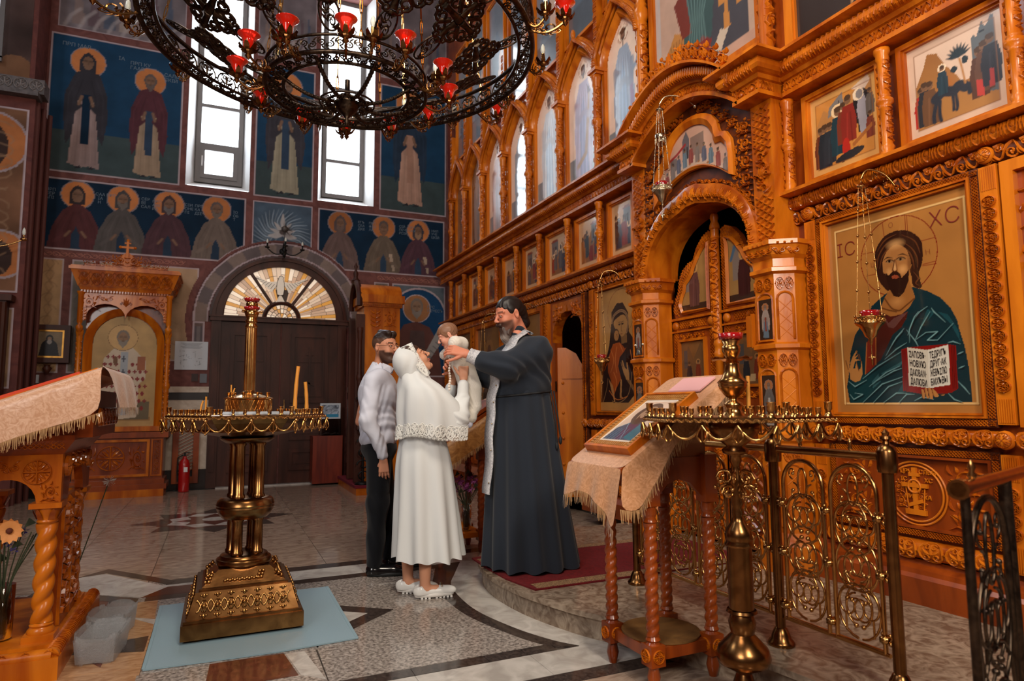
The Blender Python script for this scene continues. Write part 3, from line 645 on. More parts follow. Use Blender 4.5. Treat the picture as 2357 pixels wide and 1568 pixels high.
# three saints right of the arch
c=panel(1.43,3.68,3.565,4.615,C_['navy']*1.3);c.noise(.15,6)
for x,rb,hd,bd,hl,sc_ in((.165,LN(104,84,80),LN(92,78,76),LN(112,92,84),.62,0),(.50,LN(104,90,78),None,LN(120,90,72),.80,1),(.78,LN(84,56,66),LN(66,64,72),LN(150,120,96),1.,1)):half(c,x,0,.98,rb,hood=hd,beard=bd,halo=hl,scroll=sc_,inner=C_['steel'])
frame_panel(c);X_=c.o[0]+c.X*c.w;Z_=c.o[1]+c.Y*c.h;dd=np.hypot(X_-AC[0],Z_-AC[1]);c._mix((dd<AR+.022).astype(float),C_['line']);put(c,keep=dd>AR)
for t_,x,z in(('ЕГЪ\nСЕА\nДКЕ',2.10,4.42),('ПРП\nФЕО\nЛА',2.29,4.42),('СІЙ\nПЕЧЕ\nРСІЙ',2.83,4.42),('ПРП\nКАМ',3.00,4.42),('НИЛ\nУЧЕ\nЦКІЙ',3.43,4.40)):title(t_,x,z,.075)
# saint between the windows, saint right of them, corner strip
c=panel(.395,1.335,4.70,7.0,C_['blue']);c.rect(0,0,1,.26,C_['grn']*.9);standing(c,.5,.04,.9,C_['dark']*1.7,LN(150,142,122),C_['steel'],beard=C_['dun']);frame_panel(c);put(c)
c=panel(2.47,3.71,4.71,7.05,C_['blue']);c.noise(.14,5);c.rect(0,0,1,.27,C_['grn']);standing(c,.44,.06,.9,C_['steel']*.7,LN(176,140,122),LN(164,126,108),beard=C_['dun']);frame_panel(c);put(c)
for x0,x1,z0,z1 in((.395,1.335,7.12,8.9),(2.47,3.71,7.17,9.1),(-2.4,-.69,6.97,8.6)):
 c=panel(x0,x1,z0,z1,LN(122,112,116),44);c.noise(.35,5);c.noise(.25,11)
 for k in range(7):c.poly([(.1+.12*k,.05),(.14+.12*k,.55),(.2+.12*k,.05)],(LN(140,118,110),LN(96,74,80),LN(70,86,108),LN(166,150,140))[k%4],.7)
 for k in range(9):c.line([(.05+.11*k,.02),(.09+.11*k,.12),(.16+.11*k,.2)],.03,LN(180,170,168),.5)
 frame_panel(c);put(c)
# lower zone: cream ornament fields, painted arch band, monk beside the iconostasis
def ornament(x0,x1,z0,z1,base,ink,keepfn=None):
 c=panel(x0,x1,z0,z1,base,70);c.noise(.12,9)
 n=int(c.h/.16)
 for k in range(n):
  y=(k+.5)/n;g=1 if k%2 else-1
  c.line(np.c_[.5+g*.3*np.cos(np.linspace(0,4.5,9))*np.linspace(1,.2,9),y+.07/c.h*np.sin(np.linspace(0,4.5,9))],.012/c.h,ink,.6)
  c.line([(.5,y-.08/c.h),(.5+g*.15,y),(.5,y+.08/c.h)],.012/c.h,ink,.6)
 frame_panel(c,.8);X_=c.o[0]+c.X*c.w;Z_=c.o[1]+c.Y*c.h
 put(c,keep=(np.hypot(X_-AC[0],Z_-AC[1])>AR+.06)if keepfn else None)
ornament(-2.47,-2.14,1.75,3.42,LN(176,138,100),LN(120,92,70));ornament(-2.04,-1.75,1.75,3.42,LN(128,116,104),LN(96,88,80));ornament(-1.7,-.36,1.95,3.42,LN(170,140,112),LN(130,104,84),True)
# arch band: stones painted alternately, light edges
c=panel(-.60,2.40,2.55,4.06,C_['brn']*.9,60);X_=c.o[0]+c.X*c.w;Z_=c.o[1]+c.Y*c.h;dd=np.hypot(X_-AC[0],Z_-AC[1]);an=np.arctan2(Z_-AC[1],X_-AC[0])
c._mix(((dd>1.13)&(dd<1.30)).astype(float),LN(104,92,92));c._mix(((dd>1.13)&(dd<1.30)&((an/pi*15).astype(int)%2==0)).astype(float),LN(132,114,106))
for r_ in(1.12,1.31):c._mix((np.abs(dd-r_)<.012).astype(float),C_['line'])
c._mix((dd<1.10).astype(float),LN(92,78,76));put(c,keep=(dd<AR-.01)&(Z_>AC[1]-.05),y=YB-.005)
for x0,x1 in((-.42,-.25),(2.05,2.22)):
 c=panel(x0,x1,1.95,2.58,LN(96,88,92),60);c.rect(.35,0,.65,.9,LN(120,112,112));c.rect(.1,.88,.9,1,LN(110,92,88));frame_panel(c);put(c)
c=panel(2.72,3.70,1.75,3.40,LN(96,104,112),100);X_=c.X-.47;c._mix(((np.hypot((c.X-.5)*c.a,c.Y-.66)<.31)|((c.Y<.66)&(np.abs(c.X-.5)*c.a<.31))).astype(float),C_['line']);c._mix(((np.hypot((c.X-.5)*c.a,c.Y-.66)<.29)|((c.Y<.66)&(np.abs(c.X-.5)*c.a<.29))).astype(float),LN(26,66,104))
c.ell(.46,.74,.155,.155,C_['line']);c.ell(.46,.74,.145,.145,LN(164,112,74));c.poly([(.0,.0),(.06,.40),(.22,.56),(.46,.60),(.70,.54),(.86,.38),(.95,0)],LN(104,66,60));c.poly([(.3,0),(.34,.5),(.6,.5),(.66,0)],LN(88,74,72),.7)
face(c,.46,.75,.085,LN(150,120,98),LN(128,112,100),LN(140,130,122));c.poly([(.70,.18),(.98,.42),(.86,.52),(.60,.24)],LN(160,152,148));
for k in range(5):c.line([(.66+.055*k,.245+.045*k),(.76+.055*k,.20+.045*k)],.012,LN(96,90,90),.7)
frame_panel(c);put(c);title('ПРС\nМЕЧЕСЪ',3.36,2.99,.085)
ornament(2.40,2.66,1.75,3.40,LN(112,96,88),LN(90,76,72))
# scroll frieze on the red band
ORN=mat('frieze_paint',lin(150,96,84),.8);a=Acc();band(a,'vine',flatF((-2.48,YB-.004,3.44),UX,UZ,(0,-1,0)),0,1.9,.09,.001,asp=2.2);band(a,'vine',flatF((2.45,YB-.004,3.43),UX,UZ,(0,-1,0)),0,1.25,.10,.001,asp=2.2);a.build('frieze',ORN,wall,kind='stuff')
# dado: marble shelf line, cream slabs, dark plinth
STC=mat('cream_marble_dado',lin(206,190,172),.3,col2=lin(180,160,140),scale=6)
STK=mat('black_marble_plinth',lin(42,34,32),.25)
for x0,x1 in((-2.55,-.15),(1.97,2.5),(2.5,3.8)):
 Acc().bb((x0,YB-.05,1.47),(x1,YB-.001,1.56)).build('dado_rail',STC,wall);Acc().bb((x0,YB-.035,1.36),(x1,YB-.001,1.465)).build('dado_band',STK,wall)
 n=max(1,int((x1-x0)/.8))
 for k in range(n):
  a0=x0+(x1-x0)*k/n;b0=x0+(x1-x0)*(k+1)/n
  Acc().bb((a0+.002,YB-.025,.30),(b0-.002,YB-.001,.355+.70)).build('dado_slab',STC,wall);Acc().bb((a0+.002,YB-.025,1.06),(b0-.002,YB-.001,1.355)).build('dado_slab',STC,wall)
 Acc().bb((x0,YB-.03,0),(x1,YB-.001,.298)).build('plinth',STK,wall)
# the pier at the left with its cornice
PY=10.3;a=Acc();a.bb((XL-1.2,PY,0),(-2.40,YB,5.40));a.bb((XL-1.2,PY+.3,5.4),(-2.50,YB,ZT))
pier=structure(a.build('pier',mat('pier_paint',lin(112,60,52),.8,col2=lin(88,44,40),scale=4)))
a=Acc();a.bb((XL-1.2,PY-.06,5.46),(-2.30,PY+.2,5.66));a.box((-3.3,PY-.02,5.43),(1.9,.24,.06));a.build('cornice',mat('cornice_stone',lin(104,96,96),.7,col2=lin(78,72,72),scale=9),pier)
a=Acc();band(a,'palm',flatF((XL-1.2,PY-.062,5.48),UX,UZ,(0,-1,0)),0,2.1,.17,.015);a.build('cornice_ornament',mat('cornice_ornament',lin(140,132,130),.7),pier,kind='stuff')
a=Acc();[a.lathe([(.03,0),(.03,5.4)],(-2.40+.03*k,PY+.12+.2*k,0),8)for k in range(3)];a.build('corner_roll',mat('pier_roll',lin(92,48,42),.7),pier)
def pput(c,nm='fresco'):return c.mesh(nm,(c.o[0],PY-.004,c.o[1]),UX*c.w,UZ*c.h,FRESCO,pier)
c=panel(-4.3,-2.46,2.75,5.24,LN(120,84,62));c.noise(.3,8)
for(x_,y_,r_)in((.78,.80,.16),(.88,.2,.12)):c.ell(x_,y_,r_+.012,r_+.012,C_['line']*.8);c.ell(x_,y_,r_,r_,C_['halo']*.8);c.ell(x_-.02,y_-.02,r_*.6,r_*.8,LN(60,44,40))
for k in range(14):c.line(np.c_[.80+.12*np.cos(np.linspace(k,k+4,8)),.1+.06*k+.04*np.sin(np.linspace(k,k+4,8))],.008,LN(150,118,92),.6)
frame_panel(c);pput(c)
c=panel(-4.3,-2.48,1.5,2.55,LN(150,120,92));c.noise(.2,8);frame_panel(c);pput(c)
c=panel(-4.3,-2.56,5.72,7.5,LN(74,56,52));c.noise(.5,6);c.ell(.9,.1,.12,.12,LN(120,84,60));c.mesh('fresco',(c.o[0],PY+.295,c.o[1]),UX*c.w,UZ*c.h,FRESCO,pier)
# window high in the left bay
GLOW=mat('daylit_pane',(.8,.85,.9),.4,emit=(.86,.93,1.),estr=1.6)
w3=structure(Acc().bb((-4.4,PY+.20,5.95),(-2.86,PY+.24,6.02)).bb((-2.92,PY+.20,6.0),(-2.86,PY+.24,7.6)).build('window_3',FRM))
for k in range(2):Acc().bb((-3.6+.36*k,PY+.21,6.03),(-3.28+.36*k,PY+.23,7.6)).build('pane',GLOW,w3)

CHR={'body':[(0.12,0.064),(0.105,0.144),(0.122,0.196),(0.147,0.311),(0.189,0.398),(0.283,0.48),(0.335,0.538),(0.315,0.522),(0.373,0.553),(0.43,0.578),(0.61,0.587),(0.696,0.558),(0.77,0.521),(0.825,0.469),(0.856,0.416),(0.866,0.37),(0.888,0.297),(0.901,0.215),(0.906,0.128),(0.906,0.062)],'neck':[(0.377,0.497),(0.419,0.561),(0.448,0.582),(0.47,0.635),(0.588,0.619),(0.608,0.569),(0.618,0.538),(0.577,0.495),(0.524,0.47),(0.454,0.465)],'hair':[(0.44,0.589),(0.39,0.639),(0.364,0.706),(0.366,0.769),(0.398,0.821),(0.455,0.855),(0.526,0.863),(0.594,0.853),(0.649,0.823),(0.682,0.784),(0.684,0.724),(0.672,0.679),(0.652,0.646),(0.657,0.61),(0.664,0.583),(0.65,0.576),(0.611,0.592),(0.606,0.629),(0.597,0.666),(0.603,0.689),(0.448,0.588)],'face':[(0.418,0.723),(0.432,0.752),(0.457,0.779),(0.507,0.8),(0.554,0.788),(0.585,0.764),(0.6,0.726),(0.606,0.698),(0.593,0.673),(0.586,0.644),(0.553,0.6),(0.51,0.593),(0.468,0.616),(0.438,0.67),(0.421,0.679)],'beard':[(0.437,0.676),(0.455,0.661),(0.466,0.666),(0.483,0.676),(0.509,0.676),(0.533,0.657),(0.54,0.638),(0.575,0.657),(0.592,0.673),(0.584,0.62),(0.55,0.57),(0.514,0.55),(0.481,0.56),(0.454,0.6),(0.44,0.639)],'lips':[(0.472,0.653),(0.494,0.659),(0.515,0.653),(0.527,0.642),(0.505,0.639),(0.48,0.643)],'browL':[(0.426,0.737),(0.454,0.747),(0.489,0.74),(0.501,0.729)],'browR':[(0.504,0.735),(0.524,0.747),(0.558,0.748),(0.591,0.733)],'eyeL':[(0.444,0.728),(0.462,0.735),(0.484,0.73),(0.496,0.724),(0.478,0.718),(0.456,0.72)],'eyeR':[(0.514,0.73),(0.536,0.736),(0.561,0.731),(0.573,0.723),(0.551,0.718),(0.526,0.722)],'pupL':[(0.466,0.727)],'pupR':[(0.541,0.727)],'nose':[(0.501,0.729),(0.494,0.705),(0.483,0.682),(0.498,0.673),(0.513,0.678)],'noseR':[(0.507,0.728),(0.511,0.703),(0.514,0.679)],'parts':[[(0.507,0.8),(0.467,0.79),(0.419,0.754),(0.396,0.701)],[(0.514,0.825),(0.442,0.807),(0.392,0.758),(0.378,0.704)],[(0.525,0.848),(0.444,0.832),(0.385,0.785)],[(0.554,0.788),(0.601,0.75),(0.621,0.704),(0.625,0.662)],[(0.539,0.815),(0.611,0.772),(0.647,0.718),(0.647,0.671)],[(0.559,0.839),(0.638,0.798),(0.669,0.733)],[(0.617,0.657),(0.646,0.623),(0.628,0.602),(0.655,0.587)]],'halo':[(0.541,0.747)],'haloR':[(0.779,0.733),(0.559,0.933),(0.265,0.746),(0.662,0.582)],'collar':[(0.377,0.499),(0.422,0.492),(0.455,0.47),(0.507,0.468),(0.567,0.48),(0.555,0.449),(0.518,0.41),(0.455,0.379),(0.405,0.315),(0.365,0.268),(0.258,0.201),(0.272,0.354),(0.344,0.437)],'collar2':[(0.386,0.495),(0.434,0.435),(0.471,0.456),(0.567,0.478),(0.521,0.446),(0.466,0.408),(0.432,0.417)],'stripe':[(0.272,0.354),(0.342,0.412),(0.328,0.245),(0.248,0.198)],'clav':[[(0.418,0.555),(0.458,0.507),(0.492,0.492),(0.517,0.489),(0.561,0.509),(0.613,0.533)],[(0.388,0.514),(0.44,0.497),(0.491,0.485)]],'sash':[(0.169,0.169),(0.526,0.311),(0.503,0.249),(0.393,0.187),(0.217,0.064),(0.13,0.064),(0.112,0.138)],'handR':[(0.168,0.165),(0.135,0.179),(0.133,0.208),(0.115,0.235),(0.107,0.274),(0.117,0.28),(0.135,0.234),(0.143,0.266),(0.166,0.297),(0.192,0.321),(0.2,0.317),(0.175,0.29),(0.21,0.301),(0.179,0.28),(0.217,0.272),(0.178,0.267),(0.16,0.233),(0.174,0.232),(0.187,0.264),(0.198,0.225),(0.218,0.231),(0.219,0.265),(0.23,0.265),(0.23,0.205),(0.207,0.171)],'bookred':[(0.506,0.306),(0.547,0.314),(0.795,0.313),(0.838,0.305),(0.836,0.121),(0.793,0.103),(0.706,0.1),(0.608,0.102),(0.503,0.117)],'pageL':[(0.545,0.314),(0.672,0.295),(0.668,0.126),(0.543,0.14)],'pageR':[(0.672,0.295),(0.796,0.311),(0.792,0.138),(0.668,0.126)],'fing':[[(0.616,0.118),(0.62,0.085),(0.638,0.084),(0.63,0.119)],[(0.637,0.122),(0.643,0.088),(0.659,0.082),(0.652,0.122)],[(0.658,0.124),(0.664,0.084),(0.685,0.081),(0.676,0.124)],[(0.681,0.124),(0.69,0.09),(0.72,0.09),(0.7,0.115)],[(0.728,0.095),(0.755,0.099),(0.751,0.093)]],'folds':[[(0.556,0.371),(0.595,0.433),(0.64,0.47),(0.689,0.489)],[(0.565,0.335),(0.567,0.394),(0.605,0.45),(0.632,0.471)],[(0.599,0.344),(0.641,0.4),(0.703,0.464)],[(0.599,0.344),(0.67,0.374),(0.74,0.372),(0.675,0.339),(0.736,0.335),(0.833,0.401)],[(0.789,0.41),(0.726,0.462),(0.712,0.481)],[(0.617,0.314),(0.603,0.338),(0.55,0.395)],[(0.864,0.31),(0.825,0.323),(0.795,0.32)],[(0.392,0.267),(0.475,0.311),(0.545,0.336)],[(0.217,0.064),(0.363,0.151),(0.514,0.183)],[(0.292,0.063),(0.406,0.138),(0.503,0.16)],[(0.124,0.106),(0.151,0.08),(0.221,0.104),(0.163,0.111)],[(0.364,0.063),(0.456,0.107),(0.523,0.106)],[(0.468,0.063),(0.523,0.101),(0.572,0.1)],[(0.227,0.18),(0.344,0.238),(0.507,0.297)],[(0.12,0.17),(0.166,0.143),(0.255,0.173)],[(0.774,0.103),(0.808,0.075),(0.85,0.064)],[(0.837,0.151),(0.87,0.123),(0.896,0.096)],[(0.843,0.206),(0.879,0.216)],[(0.845,0.267),(0.878,0.276)],[(0.402,0.284),(0.461,0.348),(0.525,0.391)],[(0.441,0.325),(0.48,0.365),(0.534,0.403)],[(0.569,0.071),(0.619,0.088),(0.688,0.076)],[(0.271,0.141),(0.395,0.205),(0.493,0.232)],[(0.319,0.165),(0.448,0.21),(0.5,0.22)]],'lit':[[(0.599,0.344),(0.642,0.411),(0.688,0.477),(0.733,0.461),(0.666,0.409),(0.63,0.366)],[(0.292,0.165),(0.341,0.201),(0.355,0.164),(0.298,0.131)],[(0.359,0.201),(0.512,0.255),(0.502,0.237),(0.384,0.187)],[(0.749,0.46),(0.807,0.442),(0.859,0.371),(0.868,0.315),(0.818,0.402)],[(0.53,0.183),(0.455,0.101),(0.489,0.101),(0.542,0.13)]],'IC':[(0.139,0.831)],'XC':[(0.799,0.828)],'cross':[[(0.435,0.921),(0.442,0.851)],[(0.588,0.925),(0.587,0.852)],[(0.6,0.923),(0.599,0.85)],[(0.678,0.788),(0.765,0.79)],[(0.68,0.681),(0.759,0.684)],[(0.679,0.675),(0.761,0.672)],[(0.283,0.791),(0.377,0.789)],[(0.301,0.679),(0.367,0.68)]],'inner':[(0.08,0.937),(0.944,0.936),(0.935,0.057),(0.085,0.06)]}
THE={'veil':[(0.006,0.071),(0.089,0.335),(0.277,0.566),(0.355,0.772),(0.36,0.851),(0.51,0.918),(0.67,0.911),(0.8,0.818),(0.814,0.653),(0.97,0.569),(1.122,0.513),(1.102,0.26),(0.936,0.141),(0.762,0.069)],'face':[(0.408,0.756),(0.5,0.788),(0.662,0.809),(0.757,0.77),(0.771,0.693),(0.689,0.635),(0.609,0.627),(0.532,0.67),(0.453,0.7)],'edge':[(0.366,0.758),(0.42,0.814),(0.586,0.847),(0.723,0.824),(0.795,0.755),(0.749,0.657)],'neck':[(0.601,0.627),(0.749,0.657),(0.761,0.568),(0.604,0.563)],'child':[(0.226,0.332),(0.225,0.437),(0.338,0.537),(0.382,0.574),(0.566,0.578),(0.7,0.52),(0.739,0.531),(0.678,0.496),(0.556,0.45),(0.51,0.375),(0.583,0.271),(0.457,0.197),(0.37,0.121),(0.353,0.173),(0.297,0.265)],'chead':[(0.47,0.647)],'hand':[(0.574,0.418),(0.645,0.32),(0.718,0.256),(0.794,0.242),(0.788,0.316),(0.749,0.405),(0.729,0.399),(0.737,0.343),(0.687,0.357),(0.633,0.422),(0.606,0.423),(0.648,0.352)],'arm':[(0.718,0.256),(0.814,0.254),(1.086,0.068),(1.079,-0.028),(0.882,0.166)],'legs':[[(0.235,0.279),(0.293,0.2),(0.387,0.07),(0.408,0.083),(0.356,0.212)],[(0.563,0.272),(0.531,0.107),(0.629,0.107),(0.579,0.12),(0.601,0.258)]],'hem':[[(0.071,0.071),(0.188,0.201),(0.214,0.279)],[(0.856,0.315),(0.767,0.143),(0.528,0.07),(0.326,0.083)]],'halo':[(0.604,0.833)],'folds':[[(0.316,0.525),(0.392,0.431),(0.302,0.33)],[(0.482,0.543),(0.433,0.429),(0.466,0.325)],[(0.565,0.565),(0.639,0.498)],[(0.385,0.327),(0.461,0.248),(0.415,0.172)],[(0.833,0.502),(0.898,0.363),(0.968,0.312)],[(0.249,0.174),(0.45,0.095),(0.727,0.119)]]}

# iconostasis: plane X = XI, faces -X; picture left = larger Y
NX=V3(-1,0,0);UY=V3(0,-1,0)
def P3(y,z,d=0.):return V3(XI-d,y,z)
GOLDB=mat('gilt_ground',lin(198,142,74),.36,metal=.35,col2=lin(168,110,50),scale=4,coat=.2)
iconostasis=thing('iconostasis','tall carved wooden icon screen of golden brown wood along the right side of the church','icon screen',(XI,4.1,PZ))
def IB(a,name,m=None,smooth=False,kind=None,par=None):
 o=a.build(name,m or WOOD,None,smooth,kind);o.parent=par or iconostasis
 (o.parent==iconostasis)and setattr(o,'location',(-XI,-4.1,-PZ));return o
YE0,YE1=1.15,10.9
PC=4.06
# backing boards
a=Acc();b0,b1=0.,-.10
def board(a,y0,y1,z0,z1,d0=-.10,d1=0.):a.bb(P3(y0,z0,d0),P3(y1,z1,d1))
board(a,YE0,PC-.66,PZ,9.2);board(a,PC+.66,6.15,PZ,9.2);board(a,6.86,YE1,PZ,9.2);board(a,PC-.66,PC+.66,3.02,9.2);board(a,6.15,6.86,2.42,9.2)
IB(a,'backing_board',WOODR)
IB(Acc().bb((XI+1.2,2.8,PZ),(XI+1.25,8,3.4)).bb((XI+.11,2.8,PZ),(XI+1.2,2.85,3.4)).bb((XI+.11,5.4,PZ),(XI+1.2,5.45,3.4)).bb((XI+.11,2.8,3.35),(XI+1.2,8,3.4)),'altar_dark_box',WOODK)  # dark box added behind the doors to keep the openings unlit
def molding(a,prof,y0,y1,A0=None):
 """profile [(d,z)...] swept along Y"""
 p=np.array(prof,float);k=len(p)
 v0=np.array([P3(y0,z,d)for d,z in p]);v1=np.array([P3(y1,z,d)for d,z in p]);a.grid(np.stack([v0,v1]))
 from mathutils.geometry import tessellate_polygon
 t=np.array(tessellate_polygon([[Vector((d,z,0))for d,z in prof]]),int)
 a.add(v0,t=t);a.add(v1,t=t[:,::-1])
def halfround(c,z,r,n=6):return[(c+r*cos(t),z+r*sin(t))for t in np.linspace(-pi/2,pi/2,n)]
CORN=[(0,3.37),(.14,3.37),(.14,3.40),(.12,3.405),(.12,3.478),(.14,3.482),(.155,3.505)]+halfround(.175,3.553,.045)+[(.225,3.60),(.28,3.604),(.28,3.625),(0,3.625)]
LEDG=[(.0,2.575),(.03,2.58)]+halfround(.05,2.622,.042)+[(.10,2.665),(.17,2.668),(.17,2.69),(0,2.69)]
def cornice(y0,y1):
 """the great cornice, with its carved frieze and leaf roll"""
 m=IB(sm_(lambda a:molding(a,CORN,y0,y1)),'cornice');sm(m,30)
 a=Acc();band(a,'lance',flatF(P3(y1,3.408,.12),UY,XYZ[2],NX),0,y1-y0,.068,.014,asp=.85);IB(a,'frieze_carving',WOODD,par=m)
 a=Acc();band(a,'gad',rollF(P3(y1,3.553,.175),UY,XYZ[2],NX,.045),0,y1-y0,1.,.008,n=int((y1-y0)/.075));IB(a,'roll_carving',WOODD,par=m)
def sm_(f):a=Acc();f(a);return a
cornice(YE0,PC-.88);cornice(PC+.88,YE1)
def ledge(y0,y1):
 m=IB(sm_(lambda a:molding(a,LEDG,y0,y1)),'ledge');sm(m,30)
 a=Acc();band(a,'egg',rollF(P3(y1,2.622,.05),UY,XYZ[2],NX,.042),0,y1-y0,1.,.008,n=int((y1-y0)/.085));IB(a,'roll_carving',WOODD,par=m)
    # carved roll frieze below
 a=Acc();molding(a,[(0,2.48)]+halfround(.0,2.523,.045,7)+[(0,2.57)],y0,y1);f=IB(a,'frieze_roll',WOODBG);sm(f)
 a=Acc();band(a,'vine',rollF(P3(y1,2.523,0),UY,XYZ[2],NX,.045,-1.3,1.3),0,y1-y0,1.,.012,n=int((y1-y0)/.12));IB(a,'frieze_carving',WOODD,par=f)
ledge(YE0,PC-.83);ledge(PC+.83,YE1)
# turned columns
def turned(r,h,ring=.5):
 z=lambda t:t*h
 return[(r*1.45,0),(r*1.45,z(.03)),(r*1.1,z(.05)),(r*1.35,z(.08)),(r,z(.11)),(r,z(ring-.06)),(r*1.25,z(ring-.045)),(r*1.05,z(ring-.035)),(r*1.6,z(ring-.01)),(r*1.6,z(ring+.02)),(r*1.05,z(ring+.045)),(r*1.25,z(ring+.055)),(r,z(ring+.07)),(r,z(.88)),(r*1.3,z(.90)),(r*1.2,z(.94)),(r*1.5,z(.965)),(r*1.5,h),(0,h)]
def column(y,z0,h,r,d,nm='column',ring=.5):
 a=Acc();a.lathe(turned(r,h,ring),P3(y,z0,d),12);c=IB(a,nm,WOOD,True)
 a=Acc()
 for s0,s1 in((.12,ring-.07),(ring+.08,.87)):
  L=(s1-s0)*h;F0=P3(y,z0+s0*h,d)
  def F(P):th=P[:,1:2]*2*pi;rr=r+P[:,2:];return F0+np.concatenate([-np.cos(th)*rr,np.sin(th)*rr,P[:,:1]],1)
  band(a,'acan',lambda P:F(np.c_[P[:,1],P[:,0],P[:,2]]),0,1,1,r*.28,n=5)if False else band(a,'vine',F,0,L,1.,r*.30,n=max(2,int(L/(r*4))))
 IB(a,'carving',WOODD,par=c);return c
FEST=[5.66,6.34,7.06,7.74,8.42,9.08,9.76,10.42]
for y in[1.77,2.465,3.185]+FEST:column(y,2.69,.66,.030,.10)
APO=[5.66,6.5,7.34,8.17,8.98,9.75,10.42]
for y in APO:column(y,3.63,1.10,.036,.10,ring=.53)
for y in(3.36,4.88):column(y,3.63,1.9,.05,.07,ring=.7)
# paintings
def icanvas(y0,y1,z0,z1,base,k=110):
 c=Canvas(y1-y0,z1-z0,k,base);c.o=(y1,z0);return c
def iput(c,d,par,nm='painting',keep=None,m=None):
 o=c.mesh(nm,P3(c.o[0],c.o[1],d),UY*c.w,XYZ[2]*c.h,m or GLOSSV,None,keep);o.parent=par;par and setattr(o,'matrix_parent_inverse',par.matrix_world.inverted()if False else Matrix.Translation(-Vector(par.location)));return o
def tput(o,par):o.parent=par;o.location=-Vector(par.location);return o
def frame_boxes(a,y0,y1,z0,z1,w,d0,d1):
 a.bb(P3(y0,z0,d0),P3(y1,z0+w,d1));a.bb(P3(y0,z1-w,d0),P3(y1,z1,d1));a.bb(P3(y0,z0+w,d0),P3(y0+w,z1-w,d1));a.bb(P3(y1-w,z0+w,d0),P3(y1,z1-w,d1));return a
def icon_thing(label,y0,y1,z0,z1,group=None,d=.0,name='icon',fw=.03):
 t=thing(name,label,'icon',(XI-d,(y0+y1)/2,z0),group=group)
 a=Acc();frame_boxes(a,y0,y1,z0,z1,fw,d,d+.045);frame_boxes(a,y0+fw,y1-fw,z0+fw,z1-fw,.012,d,d+.028);tput(a.build('frame',WOOD),t);return t
def figure(c,x,y,h,col,halo=None,skin=LN(120,86,62),lean=0.):
 w=h*.17/c.a
 if halo is not None:c.ell(x+lean*h,y+h*.9,h*.14,h*.14,halo)
 c.poly([(x-w,y),(x-w*1.1,y+h*.45),(x-w*.7+lean*h,y+h*.78),(x+w*.7+lean*h,y+h*.78),(x+w*1.1,y+h*.45),(x+w*.9,y)],col,smooth=False)
 c.line([(x-w*.3,y),(x-w*.1,y+h*.6)],h*.03,col*1.6,.6);c.line([(x+w*.4,y),(x+w*.3,y+h*.6)],h*.03,col*.5,.6)
 c.ell(x+lean*h,y+h*.88,h*.075,h*.09,skin);c.ell(x+lean*h,y+h*.93,h*.08,h*.06,skin*.4)
def scene_icon(c,seed,dark=1.):
 r=random.Random(seed);g=LN(214,172,132)*dark;c.C[:]=g;c.noise(.08,5)
 c.poly([(.06,.1),(.06,.5),(.25,.72),(.42,.55),(.6,.8),(.8,.6),(.94,.7),(.94,.1)],LN(168,112,66)*dark,grad=LN(130,84,48)*dark)
 bx=r.choice([.12,.55]);c.rect(bx,.5,bx+.3,.86,LN(110,106,104)*dark);c.poly([(bx-.02,.86),(bx+.15,.97),(bx+.32,.86)],LN(140,70,56)*dark);c.rect(bx+.08,.55,bx+.12,.75,LN(40,34,36));c.rect(bx+.18,.55,bx+.22,.75,LN(40,34,36))
 cols=[LN(44,60,66),LN(132,44,34),LN(64,48,44),LN(90,80,78),LN(150,92,48),LN(52,44,56)]
 for k in range(r.randint(5,8)):
  x=.14+.72*r.random();figure(c,x,.08+.16*r.random(),.42+.18*r.random(),cols[r.randint(0,5)]*dark,LN(236,200,160)*dark if r.random()<.5 else None,lean=r.uniform(-.08,.08))
 c.line([(.07,.07),(.93,.07),(.93,.93),(.07,.93),(.07,.07)],.012,LN(120,70,40))
def gilt_border(c,w=.055):
 for s in(c.rect(0,0,w/c.w,1,LN(214,168,120)),c.rect(1-w/c.w,0,1,1,LN(214,168,120)),c.rect(0,0,1,w/c.h,LN(214,168,120)),c.rect(0,1-w/c.h,1,1,LN(214,168,120))):pass
ord_=['first','second','third','fourth','fifth','sixth','seventh','eighth','ninth','tenth']
fy=[5.0]+FEST+[11.0]
for k in range(8):
 y0,y1=fy[k]+.06,fy[k+1]-.06
 if k==0:y0=5.14
 t=icon_thing(('small feast icon half hidden behind the left pier of the doorway' if k==0 else 'small gilt feast icon with crowded figures, %s left of the doorway in its row'%ord_[k]),y0,y1,2.71,3.32,'feast icons of the narrow row')
 c=icanvas(y0+.04,y1-.04,2.75,3.28,LN(210,170,130),70 if k<5 else 45);scene_icon(c,40+k);gilt_border(c,.045);tput(iput(c,.006,None),t)
